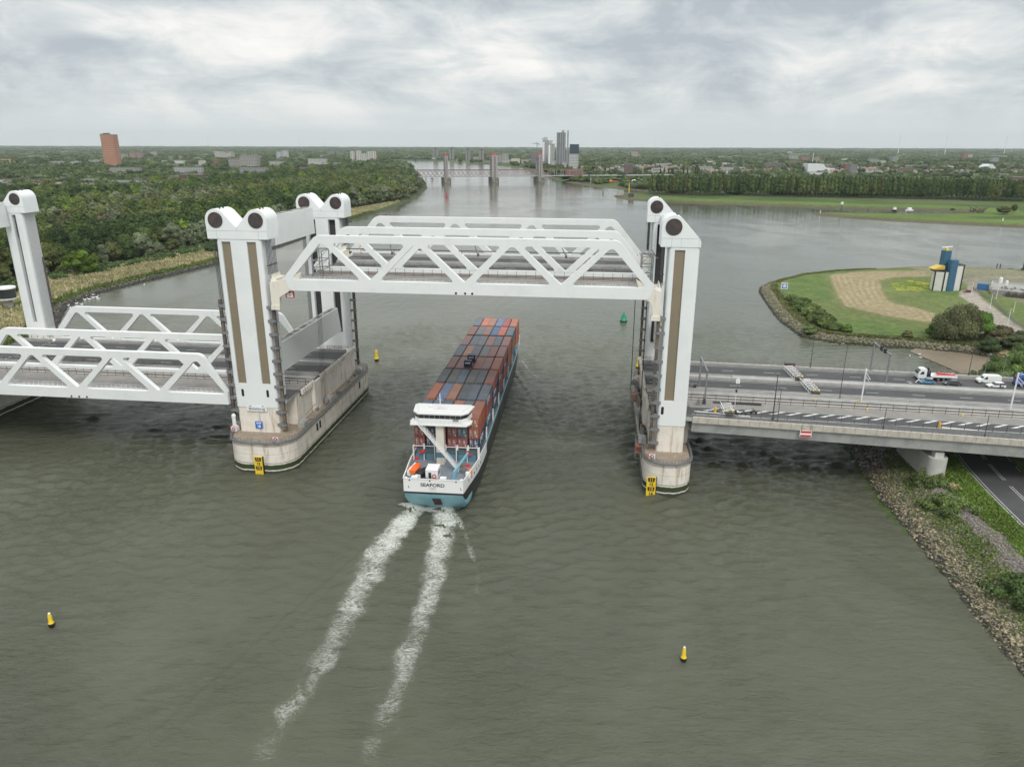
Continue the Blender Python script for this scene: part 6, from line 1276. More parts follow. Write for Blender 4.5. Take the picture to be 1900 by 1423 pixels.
# ================================================================== trees and scrub
def leaf_extra(t, b, vec):
    oi = N(t, 'ShaderNodeObjectInfo'); cur = b.inputs['Base Color'].links[0].from_socket
    cur = mixc(t, 1., cur, oi.outputs['Color'], 'MULTIPLY'); geo = N(t, 'ShaderNodeNewGeometry')
    v = mapr(t, noise(t, geo.outputs['Position'], .11, 4, .6), .3, .7, .72, 1.3, False); hs = N(t, 'ShaderNodeHueSaturation'); t.links.new(v, hs.inputs['Value']); t.links.new(cur, hs.inputs['Color'])
    t.links.new(hs.outputs[0], b.inputs['Base Color'])
    tr = N(t, 'ShaderNodeBsdfTranslucent'); t.links.new(hs.outputs[0], tr.inputs[0]); mx = N(t, 'ShaderNodeMixShader'); mx.inputs[0].default_value = .25
    o = t.nodes['Material Output']; t.links.new(b.outputs[0], mx.inputs[1]); t.links.new(tr.outputs[0], mx.inputs[2]); t.links.new(mx.outputs[0], o.inputs[0])
MT['leaf'] = mat('leaves', None, .75, attr='Col', extra=leaf_extra, spec=.2)
MT['bark'] = mat('bark', (.09, .075, .055), .9, n1=(1, .4, .6, (.14, .12, .1)))
def ico(sub):
    bm = bmesh.new(); bmesh.ops.create_icosphere(bm, subdivisions=sub, radius=1); v = np.array([p.co for p in bm.verts]); f = np.array([[q.index for q in p.verts] for p in bm.faces]); bm.free(); return v, f
I1, I2, I3 = ico(1), ico(2), ico(3)
def cloud(lobes, nt, size, seed, core=I2, cr=.86, tone=.35, quad=True):
    """lobes (cx,cy,cz,rx,ry,rz); returns verts, tris, per-vertex tone"""
    r = np.random.default_rng(seed); L = np.array(lobes, float); A = (L[:, 3]*L[:, 4]+L[:, 3]*L[:, 5]+L[:, 4]*L[:, 5]); lt = r.uniform(1-tone, 1+tone, len(L))
    Vs, Fs, Ts = [], [], []; o = 0
    for i, l in enumerate(L):
        v = core[0]*(1+r.uniform(-.16, .16, (len(core[0]), 1)))*l[3:6]*cr+l[:3]; Vs.append(v); Fs.append(core[1]+o); o += len(v); Ts.append(np.full(len(v), lt[i]*.8))
    k = r.choice(len(L), nt, p=A/A.sum()); d = r.normal(0, 1, (nt, 3)); d[:, 2] = d[:, 2]*.8+.25; d /= np.linalg.norm(d, axis=1)[:, None]
    p = L[k, :3]+d*L[k, 3:6]*r.uniform(.84, 1.13, (nt, 1)); n = d+r.normal(0, .5, (nt, 3)); n /= np.linalg.norm(n, axis=1)[:, None]
    a = np.cross(n, r.normal(0, 1, (nt, 3))); a /= np.linalg.norm(a, axis=1)[:, None]; b = np.cross(n, a); s = (size*r.uniform(.6, 1.35, nt))[:, None]
    q = np.stack([p-a*s*.5, p+b*s*.42, p+a*s*.5, p-b*s*.42], 1); t = lt[k]*r.uniform(.8, 1.25, nt); ii = np.arange(nt)[:, None]*4+o
    Vs.append(q.reshape(-1, 3)); Ts.append(np.repeat(t, 4)); Fs.append(np.concatenate([ii+[0, 1, 2], ii+[0, 2, 3]], 0))
    return np.concatenate(Vs), np.concatenate(Fs), np.concatenate(Ts)
def lobes_round(seed, R=4.6, H=11., z0=2.2, n=11, flat=.8):
    r = np.random.default_rng(seed); out = [(0, 0, z0+(H-z0)*.52, R*.72, R*.72, (H-z0)*.46)]
    for i in range(n):
        a = 2*pi*i/n*2.4+r.uniform(-.4, .4); t = (i+.5)/n; z = z0+(H-z0)*(.2+.68*t); rad = R*(.72*sqrt(max(.05, 1-(2*t-.75)**2*.8)))*r.uniform(.75, 1.05); s = R*r.uniform(.34, .5)*(1-.25*t)
        out.append((rad*cos(a), rad*sin(a), z, s, s, s*flat))
    return out
def lobes_poplar(seed, R=3.3, H=27., z0=5.5):
    r = np.random.default_rng(seed); out = []
    for i in range(13):
        t = i/12; z = z0+1.5+(H-z0-3)*t; w = R*(.55+.6*sin(pi*(.12+.83*t))**.8)*(1-.35*t); a = r.uniform(0, 6.28); o_ = w*.3
        out.append((o_*cos(a), o_*sin(a), z, w*.8, w*.8, 2.6))
    return out
def crown_me(name, lobes, nt, size, seed, **k):
    V, F, T = cloud(lobes, nt, size, seed, **k); c = np.ones((len(V), 4)); c[:, :3] = T[:, None]; o = npmesh(name, V, F, MT['leaf'], c, smooth=False); me = o.data; bpy.data.objects.remove(o); return me
def trunk_me(H, r, spread, lean=.0, seed=0, n=5):
    rr_ = random.Random(seed); m = MB(); m.cyl((0, 0, -.4), (lean, 0, H*.45), r, r*.6, 7); m.cyl((lean, 0, H*.45), (lean, 0, H*.85), r*.6, r*.2, 6)
    for i in range(n): a = rr_.uniform(0, 6.28); m.cyl((lean*.8, 0, H*(.2+.1*i)), (spread*cos(a), spread*sin(a), H*(.45+.1*i)), r*.4, r*.12, 5)
    return mesh(m, MT['bark'], 50)
BR = [crown_me('crown', lobes_round(s, R_, H_, z_, n_), 1500, .8, s) for s, R_, H_, z_, n_ in ((1, 4.8, 11, 2., 12), (2, 5.4, 10.5, 1.2, 14), (3, 4.2, 12.5, 2.5, 11), (4, 5.0, 9.5, .8, 13))]
BUSH = [crown_me('crown', lobes_round(s+20, 2.2, 3.0, .0, 8, .7), 900, .42, s) for s in range(3)]
POP = [crown_me('crown', lobes_poplar(s), 1300, .85, s) for s in range(3)]
TRK = [trunk_me(11, .28, 2.5, seed=1), trunk_me(9, .3, 3, .4, seed=2)]; TRKP = trunk_me(26, .3, 1.6, seed=3)
TONE = {'mid': (.12, .165, .042), 'olive': (.17, .19, .06), 'silver': (.21, .235, .13), 'bright': (.21, .29, .04), 'dark': (.078, .12, .036), 'brown': (.15, .125, .075), 'lime': (.19, .24, .06)}
TONE = {k: (v[0]*.76, v[1]*.8, v[2]*.82) for k, v in TONE.items()}
TW = {'mid': 'medium green broadleaf tree', 'olive': 'olive green broadleaf tree', 'silver': 'grey green willow', 'bright': 'bright green round tree', 'dark': 'dark green broadleaf tree', 'brown': 'brownish thin crowned tree', 'lime': 'yellow green broadleaf tree'}
def tree(crown, trunk, p, h, tone, label, group=None, name='tree', cat='tree', yaw=None, trsc=1., jit=.12):
    t = thing(name, label, cat, p, 'W', random.uniform(0, 6.28) if yaw is None else yaw, group)
    j = random.uniform(1-jit, 1+jit)
    o = bpy.data.objects.new('crown', crown); COL.objects.link(o); o.parent = t; o.color = (*[c*j for c in tone], 1)
    if trunk: q = bpy.data.objects.new('trunk', trunk); COL.objects.link(q); q.parent = t
    t.scale = h if isinstance(h, tuple) else (h,)*3; return t
def stuffveg(name, items, protos, label, cat='trees'):
    """items: (x,y,z,scale_xy,scale_z,tone,proto)"""
    Vs, Fs, Cs = [], [], []; o = 0
    for x, y, z, s, sz, tn, k in items:
        V, F, T = protos[k]; a = random.uniform(0, 6.28); c, s_ = cos(a), sin(a)
        Vs.append(np.stack([(V[:, 0]*c-V[:, 1]*s_)*s+x, (V[:, 0]*s_+V[:, 1]*c)*s+y, V[:, 2]*sz+z], 1)); Fs.append(F+o); o += len(V); j = random.uniform(.82, 1.2)
        Cs.append(np.concatenate([np.array(tn)[None, :]*T[:, None]*j, np.ones((len(V), 1))], 1))
    ob = npmesh(name, np.concatenate(Vs), np.concatenate(Fs), MT['leaf'], np.concatenate(Cs), smooth=False); setp(ob, label, cat, kind='stuff'); return ob
# ---- woodland on the left bank
REED = ([300, 420, 520, 600, 700, 820, 900, 1000, 1100, 3000], [58, 56, 50, 52, 60, 58, 48, 24, 7, 5])
cand = []
yy = 268.
while yy < 1900:
    stp = 11. if yy < 700 else 12.5; xx = -40.
    while xx > -.74*yy-45:
        cand.append((xx+random.uniform(-4.5, 4.5), yy+random.uniform(-4.5, 4.5))); xx -= stp
    yy += stp*.95
ca_ = np.array(cand); dl = sdf(ca_[:, 0], ca_[:, 1], SH_L); rw = np.interp(ca_[:, 1], *REED)
def pxy(x, y, z=2.):
    q = np.stack([x, y, np.full_like(x, z-CH)], -1); w = q@cf; return 950+FPX*(q@cr)/w, 711.5-FPX*(q@cu)/w
FLIM = ([-300, 0, 100, 200, 330, 400, 500, 600, 700, 790, 900], [375, 373, 368, 366, 357, 346, 338, 330, 321, 312, 300])
pxa, pya = pxy(ca_[:, 0], ca_[:, 1]); ok = (dl > rw+1) | ((ca_[:, 1] < 300) & (ca_[:, 0] < -236) & (dl > 30)); ok &= pya > np.interp(pxa, *FLIM); ok &= ~((ca_[:, 1] > 9999) & (ca_[:, 0] < -560) & (fbm(ca_[:, 0], ca_[:, 1], 120, 2, 90) > .5))
ca_ = ca_[ok]; edge = (dl-rw)[ok]; order = np.argsort(np.hypot(ca_[:, 0], ca_[:, 1]))
PC = (-318., 432.)      # the bright round tree
toneN = fbm(ca_[:, 0], ca_[:, 1], 60, 3, 55)
items = {0: [], 1: [], 2: []}; cnt = 0
def pxf(x, y): return float(pxy(np.array([x]), np.array([y]))[0][0])
plight = [cloud(lobes_round(s, R_, H_, z_, 8), 260, 1.15, s, core=I1, tone=.38) for s, R_, H_, z_ in ((31, 5, 11, 1), (32, 5.6, 10, .5), (33, 4.4, 13, 2))]
g0 = gp(152, 505, 4); bt = (g0[0], g0[1])
for n_, i in enumerate(order):
    x, y = ca_[i]; e = edge[i]; tn = toneN[i]; r = random.random()
    if y < 560 and math.dist((x, y), bt) < 9: continue
    k = 'silver' if (e < 22 and r < .5) or (tn > .62 and r < .5) else ('olive' if tn > .52 else ('dark' if tn < .40 else 'mid'))
    if r > .94: k = 'bright' if y > 600 else 'olive'
    if 480 < y < 640 and x < -330 and r < .3: k = 'brown'
    h = random.uniform(.95, 1.75) if e > 14 else random.uniform(.5, 1.0)
    if y > 620 and e > 30: h = max(h, 1.1)*1.1
    if y > 900: h *= 1.15
    z = gz(x, y)-.3
    if cnt < 195: 
        zone = ('at the reed edge ' if e < 14 else 'inside the left wood ')+('near the left outer tower' if pxf(x, y) < 130 else ('beside the bright round tree' if pxf(x, y) < 190 else ('left of the lone reed bush' if pxf(x, y) < 380 else 'behind the twin headed towers')))
        tree(BR[(n_*7+int(r*10)) % 4], TRK[n_ % 2], (x, y, z), (h, h, h*random.uniform(.9, 1.15)), TONE[k], TW[k]+' '+zone, group=TW[k]+'s '+zone); cnt += 1
    else: items[0 if y < 620 else (1 if y < 950 else 2)].append((x, y, z, h*random.uniform(.95, 1.2), h, TONE[k], random.randrange(3)))
tree(BR[1], TRK[0], (bt[0], bt[1], 2), (1.75, 1.75, 1.45), (.12, .19, .025), 'single large bright green round tree standing out at the edge of the left wood', jit=.01)
stuffveg('woodland', items[0], plight, 'dense mixed green woodland on the near part of the left bank'); stuffveg('woodland', items[1], plight, 'dense mixed woodland further up the left bank'); stuffveg('woodland', items[2], plight, 'tall dark woodland along the river bend at the far left bank')
# scrub band, bush in the reeds
for x, y, yt, s_, tn, lb in ((392, 470, 448, 1, (.07, .10, .04), 'lone dark bush in the pale reeds left of the twin towers'), (325, 472, 462, .8, (.12, .10, .06), 'small brownish bush at the upper edge of the pale reeds')):
    g = gp(x, y, 2); tree(BUSH[0], None, g, hpx(x, y, yt, 2)/3.2, tn, lb, name='bush', cat='bush')
sc = []
for k in range(420):
    y = random.uniform(285, 640); x0 = -600
    w = np.interp(y, *REED); 
    for _ in range(12):
        x = random.uniform(-420, -190); d = float(sdf(np.array([x]), np.array([y]), SH_L)[0])
        if w-16 < d < w+3: sc.append((x, y, gz(x, y)-.4, random.uniform(1., 1.7), random.uniform(.8, 1.35), (.075, .115, .04), random.randrange(2))); break
pb_ = [cloud(lobes_round(s, 2.2, 3.0, .0, 6, .7), 130, .9, s, core=I1) for s in (41, 42, 43)]
stuffveg('scrub', sc, pb_, 'low green scrub between the reeds and the left bank wood', 'scrub')
# reeds and long grass as fine upright blades
def blades(name, pts, h0, h1, w, cols, label, cat='reeds'):
    n = len(pts); P_ = np.array([(x, y, gz(x, y)) for x, y in pts]); a = RNG.uniform(0, 6.28, n); d = np.stack([np.cos(a), np.sin(a), np.zeros(n)], 1)*w*RNG.uniform(.6, 1.4, (n, 1)); h = RNG.uniform(h0, h1, n)
    top = P_+np.stack([RNG.normal(0, .25, n), RNG.normal(0, .25, n), h], 1); V = np.stack([P_-d, P_+d, top+d*.6, top-d*.6], 1).reshape(-1, 3); F = np.arange(4*n).reshape(n, 4)
    c = np.array(cols)[RNG.integers(0, len(cols), n)]*RNG.uniform(.75, 1.25, (n, 1)); C4 = np.repeat(np.concatenate([c, np.ones((n, 1))], 1), 4, 0)
    o = npmesh(name, V, F, MT['leaf'], C4, smooth=False); setp(o, label, cat, kind='stuff'); return o
def scatter(n, lo, hi, cond, seed=1):
    r = np.random.default_rng(seed); out = np.zeros((0, 2))
    while len(out) < n: p = r.uniform(lo, hi, (n*3, 2)); out = np.concatenate([out, p[cond(p[:, 0], p[:, 1])]])
    return out[:n]
rc = lambda x, y: (lambda d: (d > 7+4*fbm(x, y, 9, 2, 8)) & (d < np.interp(y, *REED)-2) & ~((fbm(x, y, 40, 4, 1) > .57) & (RNG.random(len(x)) < .8)))(sdf(x, y, SH_L))
blades('reed_bed', scatter(30000, (-330, 285), (-150, 1060), rc), 1., 2.1, .55, [(.46, .39, .25), (.42, .35, .22), (.50, .43, .29), (.30, .31, .14), (.24, .28, .11)], 'pale straw coloured reed bed along the left bank')
gc = lambda x, y: (lambda d: (d > 3.5) & (d < 10.5))(sdf(x, y, SH_L))
blades('bank_grass', scatter(6000, (-330, 285), (-165, 900), gc, 3), .5, 1.2, .5, [(.11, .16, .04), (.15, .19, .06), (.08, .12, .035)], 'green grass strip between the stones and the left bank reeds', 'grass')
nc = lambda x, y: (lambda d: (d > 12.3+3*fbm(x, y, 6, 2, 9)) & (plinedist(x, y, ROADLOW) > 7.2) & (x < 125))(sdf(x, y, SH_P))
blades('bank_grass', scatter(34000, (92, 60), (125, 172), nc, 4), .3, .75, .22, [(.15, .25, .04), (.17, .27, .055), (.11, .18, .035), (.21, .25, .08)], 'lush green grass between the near stones and the riverside road', 'grass')
pc_ = lambda x, y: (lambda d: (d > 5.5) & (d < 9))(sdf(x, y, SH_P))
blades('bank_grass', scatter(9000, (126, 262), (330, 480), pc_, 5), .3, .8, .4, [(.12, .165, .05), (.16, .19, .07), (.23, .20, .11)], 'rough grass behind the stone edge of the spit', 'grass')
_r = np.random.default_rng(8)
def weedlobes(n=18): return [(_r.normal(0, 1.25), _r.normal(0, 1.05), _r.uniform(.3, 1.1), _r.uniform(.45, 1.0), _r.uniform(.45, .9), _r.uniform(.35, 1.0)) for _ in range(n)]
BUSHN = [crown_me('crown', weedlobes(), 3200, .26, 80+s, cr=.6, tone=.3) for s in range(3)]
wc = lambda x, y: (lambda d: (d > 3.6+2*fbm(x, y, 5, 2, 12)) & (d < 10.5) & (y < 178) & (fbm(x, y, 3.5, 2, 13) > .5))(sdf(x, y, SH_P))
blades('bank_weeds', scatter(6500, (82, 60), (112, 178), wc, 6), .15, .5, .16, [(.13, .20, .04), (.10, .15, .035), (.17, .22, .06)], 'green weeds growing between the near shore stones', 'weeds')
# ---- near right bank bushes
def bush(x, y, w, yt, tn, lb, z=3., k=0, mesh_=None):
    g = gp(x, y, z); h = hpx(x, y, yt, z); W_ = wpx(x, y, w, z); tree((mesh_ or BUSHN[k]), None, (g[0], g[1], gz(*g[:2])-.2), (W_/5.4, W_/5.4, h/2.8), tn, lb, name='bush', cat='bush', jit=.02)
bush(1719, 905, 55, 868, (0.150, 0.195, 0.068), 'olive bush beside the nose of the thick viaduct column'); bush(1752, 945, 70, 908, (0.165, 0.225, 0.075), 'wide green bush on the grass right of the near stones', k=1); bush(1768, 915, 30, 900, (0.420, 0.375, 0.210), 'pale dry grass tussock between the near bushes', k=2)
bush(1890, 1105, 100, 1055, (0.083, 0.128, 0.042), 'large dark bush at the right edge of the photo on the near bank', k=1); #bush(1845, 985, 50, 965, (0.255, 0.255, 0.120), 'dry grass tuft above the purple grey stones', k=2); bush(1872, 1030, 60, 1000, (0.150, 0.210, 0.075), 'green bush above the near stones toward the right edge'); bush(1895, 1075, 60, 1040, (0.240, 0.240, 0.105), 'straw green bush behind the large dark bush', k=2)
# ---- spit: willow group, hedge, right hand scrub
WIL = crown_me('crown', [(0, 0, 7, 5.5, 4.5, 4.6), (-5, .5, 5.4, 3.8, 3.5, 3.8), (4.8, 0, 6, 3.8, 3.6, 4.2), (-1.5, -2.5, 8.4, 3.8, 3.2, 3.6), (2.2, -2, 9, 3.4, 3, 3.3), (-3.4, -2.6, 4, 3, 2.6, 3.4), (2.8, -3.2, 4.2, 3.2, 2.6, 3.4), (-7, -1, 3.6, 2.4, 2.4, 3), (6.8, -1, 3.8, 2.4, 2.4, 3), (.2, -3.6, 5.2, 3.2, 2.4, 4)], 7500, .55, 77, core=I3, tone=.2)
def big(x, y, w, yt, tn, lb, me_=None, z=2.5, base=(18.5, 12.4), nm='tree', ct='tree'):
    g = gp(x, y, z); tree(me_ or WIL, TRK[1] if nm == 'tree' else None, (g[0], g[1], gz(*g[:2])-.3), (wpx(x, y, w, z)/base[0], wpx(x, y, w, z)/base[0], hpx(x, y, yt, z)/base[1]), tn, lb, yaw=0, name=nm, cat=ct, jit=.01)
big(1772, 630, 92, 560, (0.158, 0.173, 0.083), 'big grey green willow on the spit shore behind the viaduct'); b3 = crown_me('crown', lobes_round(61, 5, 9, .2, 16), 3600, .5, 61, core=I3, tone=.3)
big(1742, 628, 50, 588, (0.105, 0.188, 0.042), 'bright leafy bush at the left foot of the big willow', b3, base=(10.5, 9.2), nm='bush', ct='bush'); big(1815, 628, 52, 575, (0.112, 0.210, 0.038), 'bright leafy bush at the right foot of the big willow', b3, base=(10.5, 9.2), nm='bush', ct='bush')
for x, y, w, yt, tn, lb in ((1855, 640, 52, 602, (0.150, 0.143, 0.075), 'brown green bush right of the willow group'), (1893, 648, 60, 612, (0.105, 0.135, 0.060), 'dark bush at the right edge of the spit scrub'), (1835, 648, 40, 618, (0.075, 0.112, 0.045), 'dark low bush below the willow group'), (1868, 655, 30, 640, (0.450, 0.360, 0.210), 'pale dry reed tuft on the shore right of the willow')): big(x, y, w, yt, tn, lb, b3, base=(10.5, 9.2), nm='bush', ct='bush')
for x, y, w, yt, tn, lb in ((1842, 712, 58, 668, (0.128, 0.188, 0.060), 'green bush beyond the viaduct behind the white van'), (1885, 706, 70, 645, (0.150, 0.225, 0.068), 'tall green bush beyond the viaduct behind the blue truck'), (1801, 704, 18, 692, (0.150, 0.210, 0.068), 'small bush beyond the viaduct behind the flatbed')): big(x, y+8, w, yt, tn, lb, b3, base=(10.5, 9.2), nm='bush', ct='bush', z=1.5)
hd = [(1470, 552), (1478, 562), (1488, 572), (1499, 580), (1508, 590), (1520, 597), (1534, 602), (1548, 606), (1492, 560), (1505, 570), (1520, 582), (1533, 592)]
for i, (x, y) in enumerate(hd):
    g = gp(x, y+6, 2.4); tree(BUSH[i % 3], None, (g[0], g[1], gz(*g[:2])-.3), (random.uniform(1.7, 2.3), random.uniform(1.7, 2.3), random.uniform(1.1, 1.6)), (.11, .15, .05) if i % 3 else (.14, .18, .06), 'dark green bush in the hedge on the left slope of the spit', group='bushes of the hedge on the left slope of the spit', name='bush', cat='bush')
for x, y, w, yt, tn, lb in ((1502, 614, 28, 594, (0.150, 0.203, 0.083), 'round pale green bush below the hedge on the spit'), (1572, 616, 20, 600, (0.120, 0.210, 0.045), 'bright green bush at the right end of the hedge'), (1683, 625, 22, 611, (0.195, 0.195, 0.075), 'brownish bush on the shore left of the willow group')): big(x, y, w, yt, tn, lb, b3, base=(10.5, 9.2), nm='bush', ct='bush')
# ---- poplar rows on the right far bank
rows = [(1206, 1362, 362, 364), (1374, 1486, 363.5, 366), (1484, 1794, 366, 371.5), (1795, 1915, 372, 375)]
pp = []
for xa, xb, ya, yb in rows:
    x = xa
    while x < xb: y = ya+(yb-ya)*(x-xa)/(xb-xa); pp.append((x+random.uniform(-1, 1), y+random.uniform(-.25, .25), 0)); x += 7.2
back = []
for xa, xb, ya, yb in rows+[(1360, 1380, 364, 364)]:
    for r_ in range(1, 6):
        x = xa
        while x < xb: y = ya+(yb-ya)*(x-xa)/(xb-xa)-r_*1.15; back.append((x+random.uniform(-2, 2), y)); x += 7.
for x, y, _ in pp:
    g = gp(x, y, 2.5); h = random.uniform(.92, 1.1); k = random.choice(('mid', 'dark', 'mid', 'olive'))
    loc = 'left end' if x < 1290 else ('left' if x < 1365 else ('left middle' if x < 1486 else ('middle' if x < 1640 else ('right middle' if x < 1794 else 'right end')))); tree(POP[random.randrange(3)], TRKP, g, (h, h, h*1.03), tuple(c*1.25 for c in TONE[k]), 'bare trunked poplar in the front row, %s of the far right bank' % loc, group='front row poplars, %s part of the far right bank' % loc, name='poplar_tree')
ppl = [cloud(lobes_poplar(s), 260, 1.9, s, core=I1) for s in (51, 52)]
stuffveg('poplar_wood', [(*gp(x, y, 2.5)[:2], 2.4, random.uniform(.9, 1.2), random.uniform(.9, 1.1), TONE[random.choice(('mid', 'dark', 'dark'))], random.randrange(2)) for x, y in back], ppl, 'deeper rows of poplars behind the front row on the far right bank')
bk = [gp(1228+i*12, 352-i*.1, 2.) for i in range(4)]
for i, (x, y, w, yt, lb) in enumerate(((1153, 334, 20, 320, 'dark round tree beside the orange boats on the far right bank'), (1862, 398, 24, 382, 'small round tree on the grass at the far right'), (1880, 396, 14, 381, 'small slim tree at the far right grass edge'), (1767, 391, 9, 386, 'small dark bush on the muddy far right shore'))):
    g = gp(x, y, 2.5); tree(BR[i % 4], TRK[0], g, (wpx(x, y, w)/10, wpx(x, y, w)/10, hpx(x, y, yt, 2.5)/11), TONE['dark'] if i in (0, 3) else TONE['olive'], lb, jit=.01)
for x, y in ((1240, 330), (1246, 330), (1290, 331), (1293, 330), (1225, 331), (1232, 331), (1248, 331), (1268, 331), (1275, 331)):
    g = gp(x, y, 2); h = hpx(x, y, 306 if x > 1288 and x < 1296 else 311, 2)/27; tree(POP[0], TRKP, g, (h*.9, h*.9, h), TONE['dark'], 'dark slim poplar in front of the far right terraced houses', group='slim poplars before the far right terraced houses', name='poplar_tree')
# ================================================================== far buildings
def bld(label, x, y, w, yt, dpt, col, rows=0, cols=0, wcol=(.08, .085, .09), roof=None, cat='building', name='apartment_block', z=2., yaw=0, side=None, fz=1.):
    g = gp(x, y, z); Wd = wpx(x, y, w, z); H = hpx(x, y, yt, z); t = thing(name, label, cat, (g[0], g[1], z), 'W', yaw)
    cm = mat('wall', col, .7, n1=(.03, .4, .6, tuple(c*.88 for c in col))); m = MB(); m.box(-Wd/2, Wd/2, 0, dpt, 0, H); new('wall', m, cm, t)
    m = MB(); m.box(-Wd/2-.3, Wd/2+.3, -.3, dpt+.3, H, H+max(.6, H*.02)); new('roof', m, mat('roof', roof or (.2, .2, .2), .8), t)
    if rows:
        m = MB(); rh = H/rows; cwid = Wd/cols
        for r in range(rows):
            for c in range(cols): m.box(-Wd/2+cwid*(c+.22), -Wd/2+cwid*(c+.78), -.25, .2, rh*(r+.3), rh*(r+.78))
        new('windows', m, mat('far_window', wcol, .3), t)
        m = MB(); n2 = max(2, int(dpt/cwid))
        for s_ in (-1, 1):
            for r in range(rows):
                for c in range(n2): m.box(s_*Wd/2-.2, s_*Wd/2+.2, dpt*(c+.25)/n2, dpt*(c+.75)/n2, rh*(r+.3), rh*(r+.78))
        new('side_windows', m, mat('far_window', wcol, .3), t)
    if side: m = MB(); m.box(Wd/2+.02, Wd/2+.3, 0, dpt, 0, H); m.box(-Wd/2-.3, -Wd/2-.02, 0, dpt, 0, H); new('side_cladding', m, mat('side', side, .7), t)
    return t, Wd, H
t, Wd, H = bld('tall orange brick tower block rising over the left woods', 207, 312, 23.5, 251, 30, (.52, .27, .17), 17, 6, (.16, .07, .05), (.3, .22, .18), 'tower block', yaw=0)
m = MB(); m.box(-Wd*.3, Wd*.1, 4, 16, H+1, H+6); m.box(-Wd/2, -Wd*.35, 2, 10, H+1, H+3.5); new('roof_plant', m, MT['darksteel'], t); m = MB(); m.box(-Wd/2-3, -Wd/2, 6, 26, 0, H*.62); new('lower_wing', m, mat('grey_wing', (.3, .3, .3), .7), t)
